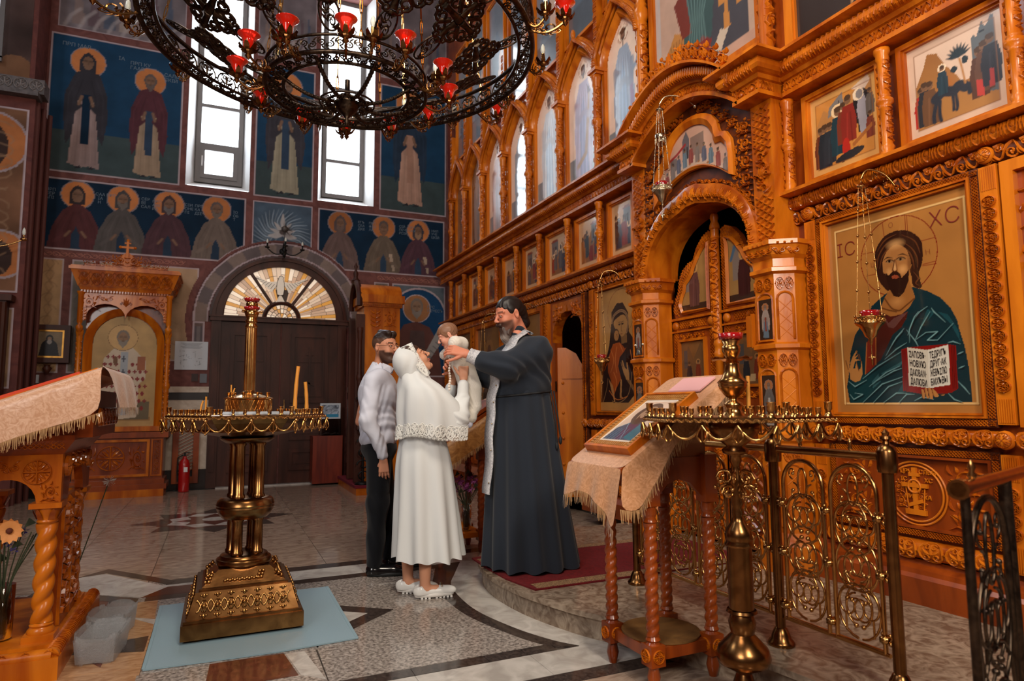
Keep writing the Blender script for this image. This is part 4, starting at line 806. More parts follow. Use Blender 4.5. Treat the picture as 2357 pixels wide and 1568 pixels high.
# the two large feast icons on the right
t=icon_thing('wide feast icon with a white shrouded figure standing in a dark cave',2.53,3.11,2.72,3.345,'wide feast icons',name='icon')
c=icanvas(2.56,3.08,2.75,3.315,LN(206,150,84),190);c.noise(.06,5)
gi=lambda c,b=.10:c.rect(b,b,1-b,1-b,LN(196,128,58));gi(c);c.noise(.05,9)
c.poly([(.1,.62),(.22,.8),(.3,.74),(.42,.9),(.55,.8),(.7,.9),(.9,.95),(.9,.5),(.1,.5)],LN(176,120,66));c.poly([(.28,.68),(.30,.80),(.5,.92),(.52,.74)],LN(120,112,108));c.rect(.36,.70,.375,.8,LN(40,34,34));c.rect(.44,.72,.455,.84,LN(40,34,34))
c.poly([(.62,.9),(.86,.98),(.89,.90),(.8,.82)],LN(216,196,180),.7)
c.ell(.76,.64,.12,.21,LN(28,26,28));c.rect(.70,.36,.79,.6,LN(28,26,28));c.poly([(.73,.33),(.69,.62),(.72,.78),(.80,.78),(.84,.62),(.80,.36)],LN(150,142,148));c.ell(.72,.80,.07,.07,LN(226,200,170));c.ell(.735,.80,.045,.055,LN(128,120,118))
for x,y,h,cl,hl in((.16,.12,.50,LN(96,44,30),0),(.22,.10,.54,LN(36,42,48),0),(.29,.14,.50,LN(44,48,54),0),(.42,.20,.58,LN(34,56,64),1),(.50,.30,.50,LN(120,52,34),0),(.57,.30,.56,LN(132,40,30),0),(.87,.52,.3,LN(98,86,78),0),(.86,.26,.30,LN(120,52,36),0)):figure(c,x,y,h,cl,LN(232,196,150)if hl else None)
c.ell(.52,.24,.05,.12,LN(176,40,28));c.ell(.56,.15,.19,.05,LN(38,38,42),rot=.15);c.poly([(.6,.26),(.88,.42),(.88,.37),(.62,.22)],LN(158,92,44));c.line([(.1,.1),(.9,.1),(.9,.9),(.1,.9),(.1,.1)],.008,LN(130,76,36));tput(iput(c,.006,None),t)
t=icon_thing('wide feast icon with a rider on a dark donkey before a grey walled town',1.82,2.42,2.72,3.345,'wide feast icons')
c=icanvas(1.85,2.39,2.75,3.315,LN(206,172,148),190);c.noise(.05,5);c.rect(.1,.1,.9,.9,LN(214,182,160))
c.poly([(.1,.1),(.1,.55),(.2,.74),(.24,.86),(.34,.82),(.42,.66),(.5,.55),(.56,.44),(.72,.40),(.9,.45),(.9,.1)],LN(150,96,46),grad=LN(168,116,62));c.ell(.42,.46,.12,.14,LN(176,96,34),.6,soft=.8)
c.poly([(.68,.40),(.68,.80),(.71,.83),(.73,.79),(.76,.86),(.79,.94),(.81,.86),(.84,.88),(.87,.95),(.9,.93),(.9,.2),(.7,.25)],LN(92,96,100));c.rect(.76,.82,.81,.84,LN(40,40,44))
for x,y,h,cl in((.74,.2,.50,LN(86,54,40)),(.79,.24,.5,LN(98,66,50)),(.85,.28,.5,LN(48,48,54)),(.15,.13,.42,LN(170,40,32)),(.19,.13,.46,LN(46,46,50)),(.24,.12,.46,LN(104,70,46))):figure(c,x,y,h,cl)
c.poly([(.70,.22),(.70,.38),(.76,.36),(.77,.2)],LN(180,60,52));c.poly([(.82,.26),(.83,.44),(.87,.42),(.87,.26)],LN(170,60,56))
for p_,w_ in(([(.30,.36),(.38,.40),(.48,.37),(.54,.40),(.60,.36)],.10),([(.31,.34),(.27,.20),(.27,.13)],.04),([(.34,.32),(.33,.2),(.34,.12)],.035),([(.50,.34),(.51,.22),(.50,.17)],.03),([(.47,.34),(.475,.24),(.47,.18)],.03),([(.58,.38),(.63,.33),(.635,.29)],.045)):c.line(p_,w_,LN(44,46,54),smooth=True)
figure(c,.38,.38,.30,LN(40,58,68),LN(236,208,176));c.line([(.60,.40),(.575,.58),(.56,.66)],.018,LN(176,120,66));
for k in range(9):
 an=.3+k*.32;c.line([(.55,.68),(.55+.12*cos(an)/c.a,.68+.15*sin(an)*.9)],.035,LN(40,50,56),taper=True)
c.ell(.61,.63,.03,.04,LN(40,50,56));c.ell(.50,.58,.03,.035,LN(40,50,56));c.line([(.1,.1),(.9,.1),(.9,.9),(.1,.9),(.1,.1)],.008,LN(130,86,56));tput(iput(c,.006,None),t)
# plain wood panels between
a=Acc();frame_boxes(a,1.2,1.70,2.71,3.34,.04,0,.03);IB(a,'panel_frame')
# apostles' row: pointed arched fields
def arch_outline(y0,y1,zs,za,n=10):
 """three-lobed pointed top from (y1,zs) over the apex to (y0,zs)"""
 ym=(y0+y1)/2;hw=(y1-y0)/2;o=[]
 for t in np.linspace(0,1,n):o.append((ym+hw*cos(t*pi/2)**.9,zs+(za-zs)*(.62*sin(t*pi/2)+.38*t**3)))
 return o+[(2*ym-y,z)for y,z in o[-2::-1]]
VEST=[LN(160,174,194),LN(190,180,204),LN(226,230,236),LN(156,178,190),LN(196,160,150),LN(150,124,108),LN(104,92,84),LN(84,78,78)]  # robes of the nearer icons lightened, window glare painted in
alab=['in pale violet robe with raised hand','winged, in silver robe with gold stole','in white robe bleached by glare','in blue robe over purple cloak','in brown cloak','in dun robe','in dark robe']
ay=[4.95]+APO
for k in range(len(ay)-1):
 y0,y1=ay[k]+.075,ay[k+1]-.075
 if k==0:y0,y1=4.98,5.585
 t=thing('icon','tall arched icon, saint %s, %s left of the arch'%(alab[min(k,6)],ord_[k]),'icon',(XI,(y0+y1)/2,3.63),group='arched icons of the upper row')
 zs,za=4.80,5.20;ol=arch_outline(y0,y1,zs,za);a=Acc();n=len(ol)
 out=arch_outline(y0-.055,y1+.055,zs,za+.09);A_=np.array(ol);B_=np.array(out)
 ring=[np.array([P3(y,z,d)for y,z in L_])for L_,d in((B_,0),(B_,.06),((A_+B_)/2,.085),(A_,.05),(A_,0))];a.grid(np.stack(ring,1))
 a.bb(P3(y0-.05,3.63,0),P3(y0,zs,.045));a.bb(P3(y1,3.63,0),P3(y1+.05,zs,.045));a.bb(P3(y0,3.63,0),P3(y1,3.66,.04));fo=sm(tput(a.build('frame',WOOD),t),50)
 bg=LN(250,222,202)if k<5 else LN(116,84,56)  # pale ground: window glare put into the colour of the nearer icons
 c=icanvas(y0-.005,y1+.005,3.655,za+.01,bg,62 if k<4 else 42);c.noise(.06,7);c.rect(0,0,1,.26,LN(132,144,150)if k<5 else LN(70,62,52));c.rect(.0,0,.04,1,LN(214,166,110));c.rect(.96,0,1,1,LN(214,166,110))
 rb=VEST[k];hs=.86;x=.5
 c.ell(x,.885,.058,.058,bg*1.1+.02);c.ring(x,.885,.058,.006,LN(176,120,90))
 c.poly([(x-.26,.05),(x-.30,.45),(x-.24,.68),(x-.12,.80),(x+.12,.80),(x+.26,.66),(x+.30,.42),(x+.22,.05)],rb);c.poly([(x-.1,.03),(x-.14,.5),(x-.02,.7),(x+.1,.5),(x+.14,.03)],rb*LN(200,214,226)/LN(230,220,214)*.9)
 for j in range(9):c.line([(x-.24+.06*j,.06),(x-.2+.05*j,.4),(x-.12+.03*j,.72)],.010,rb*(1.5 if j%2 else .55),.6,smooth=True)
 if k==1:c.poly([(x+.1,.76),(x+.40,.60),(x+.38,.25),(x+.24,.35)],LN(120,100,104));c.line([(x+.18,.66),(x+.05,.25),(x-.2,.18)],.04,LN(176,140,110))
 if k==0:c.line([(x+.2,.58),(x+.38,.62),(x+.42,.67)],.035,rb*.9);c.poly([(x+.2,.72),(x+.3,.3),(x+.16,.3)],LN(150,128,160))
 for g in(-1,1):c.line([(x+g*.24,.66),(x+g*.2,.52),(x+g*.04,.56)],.05,rb*.8,.8,smooth=True)
 c.ell(x,.87,.030,.036,LN(132,100,82));c.ell(x,.90,.033,.02,LN(80,62,54));c.poly([(x-.04,.86),(x,.80),(x+.04,.86)],LN(96,78,70))
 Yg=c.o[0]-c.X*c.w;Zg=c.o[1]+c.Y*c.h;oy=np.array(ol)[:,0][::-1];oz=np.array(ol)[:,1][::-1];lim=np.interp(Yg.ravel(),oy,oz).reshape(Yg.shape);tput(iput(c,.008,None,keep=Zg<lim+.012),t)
    # carved hood that springs over the arch, with capitals on the columns
 a=Acc();o2=arch_outline(y0-.09,y1+.09,zs+.02,za+.16,12);pth=np.array([P3(y,z,.12)for y,z in o2]);a.tube(pth,.030,6,up=(-1,0,0));a.tube(pth+[.06,0,.03],.035,6,up=(-1,0,0));a.ball(P3((y0+y1)/2,za+.22,.13),(.03,.03,.06),8,6)
 sm(IB(a,'arch_hood',WOOD),60);a=Acc()
 L_=np.linalg.norm(np.diff(pth,axis=0),axis=1).sum();s_=np.r_[0,np.cumsum(np.linalg.norm(np.diff(pth,axis=0),axis=1))]
 def Fh(P,pth=pth,s_=s_):
  q=np.stack([np.interp(P[:,0],s_,pth[:,i])for i in range(3)],1);th=(P[:,1]-.5)*2.4
  c0=pth.mean(0);rad=nrm(q-[q[0][0],c0[1],zs-.1])*[0,1,1];return q+(.030+P[:,2:])*(np.cos(th)[:,None]*NX+np.sin(th)[:,None]*rad)
 band(a,'gad',Fh,0,L_,1.,.006,n=26);IB(a,'hood_carving',WOODD)
for y in APO:
 a=Acc();a.box(P3(y,4.78,.075),(.17,.16,.035));a.box(P3(y,4.75,.075),(.13,.12,.03));a.box(P3(y,5.35,.05),(.10,.07,1.1));a.box(P3(y,4.2,.015),(.03,.13,1.1));IB(a,'capital')
 a=Acc();vband(a,'acan',P3(y+.03,4.86,.10),UY,XYZ[2],NX,1.4,.06,.012,n=12);IB(a,'post_carving',WOODD)
# tier above: large scenes between posts
for k in range(len(ay)-1):
 y0,y1=ay[k]+.06,ay[k+1]-.06
 t=icon_thing('dim upper icon above the arched saints, %s left of the centre'%ord_[k],y0,y1,5.42,7.4,'icons of the top row',fw=.035)
 c=icanvas(y0+.05,y1-.05,5.47,7.35,LN(120,130,140),30);c.noise(.3,5);c.poly([(.2,0),(.25,.6),(.5,.75),(.75,.6),(.8,0)],LN(96,112,126));c.poly([(.55,.1),(.6,.5),(.8,.6),(.9,.2)],LN(214,180,160));c.rect(0,0,1,.2,LN(88,96,104));tput(iput(c,.006,None),t)
# central Deesis icon above the doors
t=icon_thing('large central icon of an enthroned figure in dark green robe over the crested arch',3.44,4.80,3.95,6.4,fw=.05)
c=icanvas(3.50,4.74,4.0,6.3,LN(196,160,140),75);c.noise(.1,6);c.poly([(.30,.0),(.30,.30),(.5,.42),(1,.4),(1,0)],LN(72,70,76));c.rect(0,0,.06,1,LN(190,180,176));c.rect(.93,0,1,1,LN(190,160,140));c.rect(0,0,1,.05,LN(190,150,130))
c.poly([(.14,.05),(.10,.16),(.22,.25),(.36,.20),(.30,.06)],LN(190,128,66));
for j in range(16):an=.25+j*.15;c.line([(.24,.05),(.24+.22*cos(an),.05+.16*sin(an))],.004,LN(110,64,30))
c.poly([(.34,.10),(.28,.34),(.5,.46),(.66,.40),(.60,.14),(.48,.04)],LN(62,84,84));c.poly([(.30,.20),(.22,.36),(.34,.40),(.40,.2)],LN(120,52,40));c.poly([(.38,.04),(.50,.16),(.60,.12),(.52,.02)],LN(130,50,44))
for j in range(7):c.line([(.36+.03*j,.14),(.40+.02*j,.24),(.36+.04*j,.36)],.006,LN(110,140,138),.7)
c.poly([(.60,.07),(.68,.13),(.76,.12),(.68,.05)],LN(200,180,160))
for x_,y_ in((.74,.16),(.86,.22),(.70,.26),(.84,.3)):c.poly([(x_-.03,y_-.04),(x_-.015,y_+.05),(x_+.015,y_+.05),(x_+.035,y_-.04)],LN(190,128,66));c.ell(x_,y_+.065,.013,.015,LN(190,128,66))
tput(iput(c,.006,None),t)
# black festive icon, upper right
t=icon_thing('large dark icon at the upper right corner showing only the bare feet of a figure',1.3,3.22,3.70,5.9,fw=.07)
c=icanvas(1.38,3.14,3.78,5.8,LN(50,40,38),60);c.noise(.15,5);c.poly([(.235,.0),(.25,.02),(.30,.12),(.27,.12)],LN(190,140,92));c.poly([(.36,.07),(.35,.09),(.40,.15),(.44,.15),(.40,.08)],LN(190,140,92));tput(iput(c,.006,None),t)
# right bay: the great icon of Christ
def vpil(y,z0,z1,w,mo='curl',d=.05):
 o=IB(Acc().bb(P3(y-w/2,z0,0),P3(y+w/2,z1,d*.9)),'pilaster');h=z1-z0
 a=Acc();
 for zz in(z0,z1-.14):[a.bb(P3(y-w/2+.006+(w-.012)*k/7,zz+.01,d*.9),P3(y-w/2+.002+(w-.012)*(k+.75)/7,zz+.13,d*.9+.006))for k in range(7)]
 IB(a,'fluted_block',WOOD,par=o)
 a=Acc();vband(a,mo,P3(y+w/2-.008,z0+.16,d*.9),UY,XYZ[2],NX,h-.32,w-.016,.014,asp=.95 if mo=='palm' else 1.3)
 IB(a,'carving',WOODD,par=o);return o
def rosette(y,z,r,d=.05):
 a=Acc();a.ball(P3(y,z,d),(r*.7,r,r),14,9);o=IB(a,'rosette',WOOD,True)
 v,q,t=MO['cross'];P=v.copy();uv=(P[:,:2]-.5)*1.7;rr=np.hypot(uv[:,0],uv[:,1]).clip(0,.98);hh=np.sqrt(1-rr**2)
 W=np.stack([XI-d-(hh*r*.7+P[:,2]*.005),y-uv[:,0]*r,z+uv[:,1]*r],1);a=Acc();a.add(W,q,t);IB(a,'carving',WOODD,par=o)
def bandframe(y0,y1,z0,z1,w,mo,d,h=.008,asp=1.6,nm='frame_carving',corner=.16):
 """a flat frame carved with one ornament: ground boards and relief"""
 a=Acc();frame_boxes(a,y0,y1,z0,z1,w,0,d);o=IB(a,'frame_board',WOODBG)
 a=Acc();e=w*.12;ww=w-2*e
 for zz in(z0,z1-w):band(a,mo,flatF(P3(y1-w,zz+e,d),UY,XYZ[2],NX),0,y1-y0-2*w,ww,h,asp=asp)
 for yy in(y1,y0+w):vband(a,mo,P3(yy-e,z0+w,d),UY,XYZ[2],NX,z1-z0-2*w,ww,h,asp=asp)
 for yy in(y1,y0+w):
  for zz in(z0,z1-w):cell(a,'scrl',P3(yy-e,zz+e,d),UY*ww,XYZ[2]*ww,NX,h*1.3)
 IB(a,nm,WOODD,par=o)
for y in(1.975,3.095):vpil(y,1.13,2.47,.085,'palm')
for y in(1.975,3.095):rosette(y,2.525,.045,.05);rosette(y,1.055,.048,.07);vpil(y,.40,.98,.085,'palm')
bandframe(2.02,3.05,1.115,2.475,.045,'weave',.04,.009,asp=1.)
a=Acc();frame_boxes(a,2.065,3.005,1.16,2.44,.012,.0,.055);frame_boxes(a,2.08,2.99,1.175,2.425,.012,0,.04);IB(a,'inner_frame')
def paint_christ():
 D=CHR;c=icanvas(2.065,3.0,1.165,2.435,LN(166,108,50),270);c.noise(.10,4);c.noise(.07,9)
 tl,tr,br_,bl=D['inner']
 for p,q in((tl,tr),(tr,br_),(br_,bl),(bl,tl)):c.line([p,q],.009,LN(222,176,112));c.line([(p[0]+.008,p[1]-.006),(q[0]+.008,q[1]-.006)],.004,LN(120,72,30),.8)
 red=LN(118,26,14);c.ring(.52,.745,.187,.004,red)
 for l in D['cross']:c.line(l,.003,red)
 c.poly(D['body'],LN(8,40,46),smooth=False);c.noise(0,3)
 for p in D['lit']:c.poly(p,LN(24,72,78),.7)
 c.poly(D['collar'],LN(70,22,14));c.poly(D['collar2'],LN(96,58,52),.8);c.poly(D['stripe'],LN(110,30,12));c.line(D['stripe'][1:3],.004,LN(170,96,40));c.line([D['stripe'][0],D['stripe'][3]],.004,LN(170,96,40))
 c.poly(D['sash'],LN(12,50,54));c.poly(D['lit'][1],LN(60,104,108),.45);c.poly(D['lit'][2],LN(60,104,108),.45)
 for k,l in enumerate(D['folds']):
  c.line([(x+.006,y-.006)for x,y in l],.011,LN(2,18,22),.8,taper=True);c.line(l,.007,LN(58,104,108),.8,taper=True);c.line(l,.0028,LN(150,184,180),.8,taper=True)
 c.poly(D['neck'],LN(148,92,42));c.ell(.50,.53,.05,.035,LN(190,130,72),.6,soft=.9)
 for l in D['clav']:c.line(l,.007,LN(96,52,20),smooth=True)
 c.poly(D['hair'],LN(46,20,10),smooth=True)
 for l in D['parts']:c.line(l,.007,LN(104,56,26),.8,smooth=True,taper=True);c.line([(x+.012,y-.004)for x,y in l],.004,LN(24,10,6),.8,smooth=True,taper=True)
 c.poly(D['face'],LN(160,104,54),smooth=True)
 ex,ey=D['pupL'][0];fx2,fy2=D['pupR'][0];mx,my=(ex+fx2)/2,(ey+fy2)/2
 for x,y,rx_,ry_,cl,al in((mx+.01,my+.075,.055,.03,LN(206,150,92),.7),(ex-.005,my-.05,.022,.026,LN(196,138,80),.8),(fx2+.01,my-.05,.030,.03,LN(206,146,86),.9),(mx-.003,my-.035,.010,.05,LN(214,160,104),.8),(fx2+.055,my-.03,.014,.06,LN(90,46,20),.6),(ex,my+.004,.026,.014,LN(110,62,30),.35),(fx2,my+.004,.028,.014,LN(110,62,30),.35)):c.ell(x,y,rx_,ry_,cl,al,soft=.8)
 c.poly(D['beard'],LN(38,16,8),smooth=False);c.poly(D['lips'],LN(140,62,36));c.line(D['nose'],.005,LN(78,36,14));c.line(D['noseR'],.004,LN(110,58,26))
 for k in('browL','browR'):c.line(D[k][:-1]if k=='browL' else D[k][1:],.006,LN(44,20,10),smooth=True,taper=True)
 for k,p in(('eyeL','pupL'),('eyeR','pupR')):
  c.poly(D[k],LN(140,100,62),smooth=True);c.ell(D[p][0][0],D[p][0][1],.0062,.0062,LN(20,10,8));e=D[k];c.line(e[:4],.004,LN(40,18,10),smooth=True)
 c.poly(D['handR'],LN(168,112,58));h=D['handR']
 for i in(4,9,12,18):c.line([h[i],(h[i][0]+.015,h[i][1]-.045)],.004,LN(92,48,20))
 c.poly(D['bookred'],LN(122,14,8));c.poly(D['pageL'],LN(196,184,166));c.poly(D['pageR'],LN(206,196,180))
 b=D['bookred']
 for k in range(3):c.line([(b[0][0]+.008*(k+1),b[0][1]-.005),(b[-1][0]+.010*(k+1),b[-1][1])],.003,LN(70,6,4));c.line([(b[3][0]-.008*(k+1),b[3][1]),(b[4][0]-.010*(k+1),b[4][1])],.003,LN(70,6,4))
 for f in D['fing']:c.poly(f,LN(176,116,58),smooth=True);c.line(f[:2],.003,LN(80,36,14))
 return c
t=thing('icon_of_christ','very large gilt icon of a bearded man in teal robe holding an open red book','icon',(XI,2.53,1.165))
c=paint_christ();tput(iput(c,.012,None),t);D=CHR;T_=lambda p:P3(3.0-p[0]*.935,1.165+p[1]*1.27,.016)
INKR=mat('dark_red_lettering',lin(112,24,12),.5);INK=mat('black_lettering',lin(40,30,28),.6)
tput(words_mesh('lettering','ІС',T_((.085,.80)),UY,XYZ[2],.125,INKR,None,bold=-.0025),t);tput(words_mesh('lettering','ХС',T_((.73,.835)),UY,XYZ[2],.13,INKR,None,bold=-.0025),t)
for ch,p in(('О',(.475,.885)),('Н',(.70,.72)),('Ѡ',(.335,.715))):tput(words_mesh('lettering',ch,T_(p),UY,XYZ[2],.045,INKR,None,bold=-.0012),t)
for p0,p1,p3,lines in((D['pageL'][0],D['pageL'][1],D['pageL'][3],['ZАПОВѢ·','НОВУЮ','ДАЮВАМ·','ДАЛЮБИ']),(D['pageR'][0],D['pageR'][1],D['pageR'][3],['ТЕДРУГЪ','ДРУГ·АК','ЖЕВЪZЛЮ','БИХЪВЫ'])):
 A0,B0,C0=T_(p0),T_(p1),T_(p3);U_=B0-A0;w_=np.linalg.norm(U_);U_=U_/w_;dn=C0-A0
 for k,s_ in enumerate(lines):
  o_=A0+dn*(.24+.235*k)+U_*w_*.10;me=words_mesh('book_lettering',s_,(0,0,0),(1,0,0),(0,1,0),.052,INK,None,bold=.0006);n=len(me.data.vertices);co=np.empty(n*3,np.float32);me.data.vertices.foreach_get('co',co);co=co.reshape(-1,3)
  co[:,0]*=w_*.80/max(co[:,0].max(),1e-3);P=o_+co[:,:1]*U_+co[:,1:2]*XYZ[2];me.data.vertices.foreach_set('co',P.astype(np.float32).ravel());me.data.update();tput(me,t)
# lower rolls, carved cross panel, plinth of the right bays
def lroll(y0,y1,z,r,d0=.03,mo='palm',asp=1.7):
 a=Acc();molding(a,[(0,z-r)]+halfround(d0,z,r,8)+[(0,z+r)],y0,y1);o=sm(IB(a,'roll',WOODD))
 a=Acc();band(a,mo,rollF(P3(y1,z,d0),UY,XYZ[2],NX,r,-1.25,1.25),0,y1-y0,1.,.011,n=max(1,int((y1-y0)/(2*r*1.35))));IB(a,'roll_carving',WOOD,par=o)
lroll(2.02,3.05,1.055,.042);lroll(2.02,3.05,.425,.05);lroll(1.2,1.93,1.055,.042);lroll(1.2,1.93,.425,.05)
for y0,y1 in((1.2,3.19),):
 a=Acc();molding(a,[(0,PZ),(.11,PZ),(.11,.28),(.09,.30),(.085,.325),(.05,.345),(.04,.37),(0,.37)],y0,y1);IB(a,'plinth',WOODR)
bandframe(2.03,3.04,.49,.99,.045,'weave',.025,.009,asp=1.)
a=Acc();frame_boxes(a,2.075,2.995,.535,.945,.014,0,.035);IB(a,'inner_frame',WOODR)
a=Acc();cy_,cz_,R_=2.50,.73,.165
for r_ in(R_+.012,R_-.008):th=np.linspace(0,2*pi,40,endpoint=False);a.tube(np.stack([np.full(40,XI-.006),cy_+r_*np.cos(th),cz_+r_*np.sin(th)],1),.006,6,True,up=(-1,0,0))
for y_,z_,w_,h_,d_ in((0,.02,.024,.25,.008),(0,.105,.06,.02,.0095),(0,.045,.15,.024,.0095),(0,-.105,.12,.03,.010)):a.box(P3(cy_+y_,cz_+z_,d_),(.016,w_,h_))
a.box(P3(cy_,cz_-.055,.0102),(.016,.085,.02),R=rx(-.35));th=np.linspace(0,2*pi,18,endpoint=False);a.tube(np.stack([np.full(18,XI-.016),cy_+.036*np.cos(th),cz_+.04+.036*np.sin(th)],1),.006,6,True,up=(-1,0,0))
a.tube([P3(cy_+.045,cz_-.09,.008),P3(cy_+.055,cz_+.03,.008)],.004,6);a.tube([P3(cy_-.045,cz_-.09,.008),P3(cy_-.055,cz_+.03,.008)],.004,6);sm(IB(a,'cross_relief'),50)
for s_,y_,z_ in(('ЦРЬ',2.585,.84),('СЛВЫ',2.475,.84),('ІС',2.585,.795),('ХС',2.445,.795),('НИ',2.565,.70),('КА',2.455,.70)):o=words_mesh('carved_lettering',s_,P3(y_,z_,.006),UY,XYZ[2],.034,WOOD,None,depth=.004);tput(o,iconostasis)
a=Acc()
for y_,mo_,sg in((2.97,'scrl',1),(2.32,'scrr',1)):
 for z_ in(.55,.74):cell(a,mo_,P3(y_,z_,.0),UY*.20,XYZ[2]*.18,NX,.014)
for k_,(dy,dz)in enumerate(((.09,-.03),(-.02,-.03),(.10,.05),(-.03,.0))):cell(a,'scrl' if k_%2==0 else 'scrr',P3(cy_+dy+.03,cz_+dz-.06,.0),UY*.065,XYZ[2]*.085,NX,.008)
IB(a,'scroll_relief',WOODD)
# far right bay: a carved door panel seen at the frame's edge
a=Acc();frame_boxes(a,1.25,1.92,1.12,2.47,.06,0,.04);IB(a,'panel_frame');a=Acc()
for k in range(4):cell(a,'scrl' if k%2 else 'scrr',P3(1.88,1.2+.3*k,.0),UY*.3,XYZ[2]*.29,NX,.018)
IB(a,'scroll_relief',WOODD);a=Acc();cell(a,'scrr',P3(1.9,.52,0),UY*.4,XYZ[2]*.42,NX,.018);IB(a,'scroll_relief',WOODD)
# left bays
bandframe(5.13,5.90,1.13,2.475,.04,'weave',.035,.009,asp=1.)
a=Acc();frame_boxes(a,5.165,5.865,1.165,2.44,.012,0,.05);IB(a,'inner_frame')
t=thing('icon_of_mother_and_child','large gilt icon of a dark veiled woman holding an orange robed child','icon',(XI,5.5,1.18))
D=THE;c=icanvas(5.17,5.84,1.18,2.42,LN(178,126,66),170);c.noise(.08,5)
S=lambda L_:[(x,y*1.18/1.24)for x,y in L_]
hx,hy=D['halo'][0];c.ring(hx,hy*.952,.19,.004,LN(120,64,30));c.poly(S(D['veil']),LN(32,12,10));c.poly(S(D['neck']),LN(120,82,44));c.poly(S(D['face']),LN(166,118,66),smooth=True)
c.line(S(D['edge']),.022,LN(150,112,78),smooth=True);c.line(S(D['edge']),.006,LN(70,40,24),smooth=True);fx,fy_=np.mean(S(D['face']),0)
for dx in(-.03,.05):c.ell(fx+dx,fy_+.015,.016,.007,LN(40,20,12));c.line([(fx+dx-.03,fy_+.03),(fx+dx+.03,fy_+.034)],.004,LN(50,26,14))
c.line([(fx+.02,fy_+.03),(fx+.015,fy_-.04),(fx+.035,fy_-.045)],.005,LN(80,44,22));c.line([(fx,fy_-.065),(fx+.04,fy_-.065)],.006,LN(120,40,26))
chx,chy=S(D['chead'])[0];c.poly(S(D['child']),LN(156,68,18));c.ell(chx,chy,.045,.05,LN(60,34,20));c.ell(chx+.01,chy-.006,.034,.042,LN(160,108,60));c.ell(chx+.02,chy,.004,.004,LN(30,16,10));c.line([(chx+.03,chy-.01),(chx+.035,chy-.02)],.004,LN(90,50,26))
c.poly(S(D['hand']),LN(172,120,66));c.poly(S(D['arm']),LN(120,84,50))
for l in D['legs']:c.poly(S(l),LN(170,116,64))
for l in D['hem']:c.line(S(l),.006,LN(150,110,70),smooth=True)
for l in D['folds']:c.line(S(l),.006,LN(206,116,52),smooth=True)
tput(iput(c,.012,None),t)
vpil(5.945,1.13,2.47,.085,'vine');rosette(5.945,2.525,.042);rosette(6.07,1.05,.045,.07);vpil(5.945,.40,.98,.085,'vine')
lroll(5.13,6.02,1.05,.042);lroll(5.13,6.02,.40,.045);a=Acc();molding(a,[(0,PZ),(.11,PZ),(.11,.28),(.085,.31),(.04,.345),(0,.345)],5.10,6.10);IB(a,'plinth',WOODR)
bandframe(5.15,5.9,.47,.99,.04,'weave',.02,.007,asp=1.)
# deacon's door
bandframe(6.06,6.14,PZ,2.47,.03,'vine',.05,.008);vpil(7.0,PZ,2.47,.075,'vine')
a=Acc();y0,y1=6.15,6.86
hood=[(y1,1.98),(y1,2.44),(y0,2.44),(y0,1.98)]+[(y0+.35*(1-cos(t))*(1)*.99,1.98+.34*sin(t)**.8)for t in np.linspace(.05,pi/2-.05,7)]+[(6.505,2.40)]+[(y1-.35*(1-cos(t))*.99,1.98+.34*sin(t)**.8)for t in np.linspace(pi/2-.05,.05,7)]
a.prism([(y,z)for y,z in hood],P3(0,0,-.09),V3(0,1,0),XYZ[2],NX,.12);IB(a,'door_arch',WOODD)
a=Acc();cell(a,'scrl',P3(y1-.02,2.22,.03),UY*.22,XYZ[2]*.20,NX,.016);cell(a,'scrr',P3(y0+.25,2.22,.03),UY*.22,XYZ[2]*.20,NX,.016);IB(a,'door_arch_carving',WOOD)
a=Acc();Ry=rz(radians(62));LP=lambda u,z,w=0:V3(XI+.06,y1-.02,0)+V3(u*cos(radians(28)),-u*sin(radians(28)),z)*1.0+V3(0,0,0)
dd_=thing('deacon_door','open narrow wooden door leaf with round boss nails in the side doorway','door',(XI+.08,6.86,PZ))
U_=V3(cos(radians(34)),-sin(radians(34)),0);N_=V3(-sin(radians(34)),-cos(radians(34)),0);O_=V3(XI+.02,6.84,0)
a=Acc();a.prism([(0,.17),(.30,.17),(.30,1.7),(.22,1.85),(.10,1.92),(0,1.92)],O_,U_,XYZ[2],N_,-.035);a.prism([(.05,1.55),(.30,1.55),(.28,1.68),(.18,1.78),(.05,1.8)],O_,U_,XYZ[2],N_,.02);o=a.build('leaf',WOOD);tput(o,dd_)
a=Acc();[a.ball(O_+U_*.06+XYZ[2]*z+N_*.01,.018,8,6)for z in(.25,.55,.85,1.15,1.5)];tput(a.build('boss',WOOD,None,True),dd_);a=Acc();a.bb(P3(6.85,1.40,.0),P3(6.83,1.52,.02));tput(a.build('hinge',BRASS),dd_)
vst=thing('vestment','pale grey vestment hanging in the dark beyond the narrow open side door','vestment',(XI+.55,6.5,.3));a=Acc()
zz=np.linspace(.35,1.75,14);th=np.linspace(0,2*pi,24,endpoint=False)
P=np.array([[(XI+.55+(.09+.05*(1.75-z)*.3)*cos(t)*(1+.12*sin(5*t)),6.52+(.10+.10*min(1,(1.75-z)*1.2)-.06*(z<1.2))*sin(t)*(1+.1*sin(4*t)),z)for t in th]for z in zz]);a.grid(P,close_v=True);tput(a.build('cloth',mat('grey_vestment',lin(104,108,116),.8),None,True),vst)
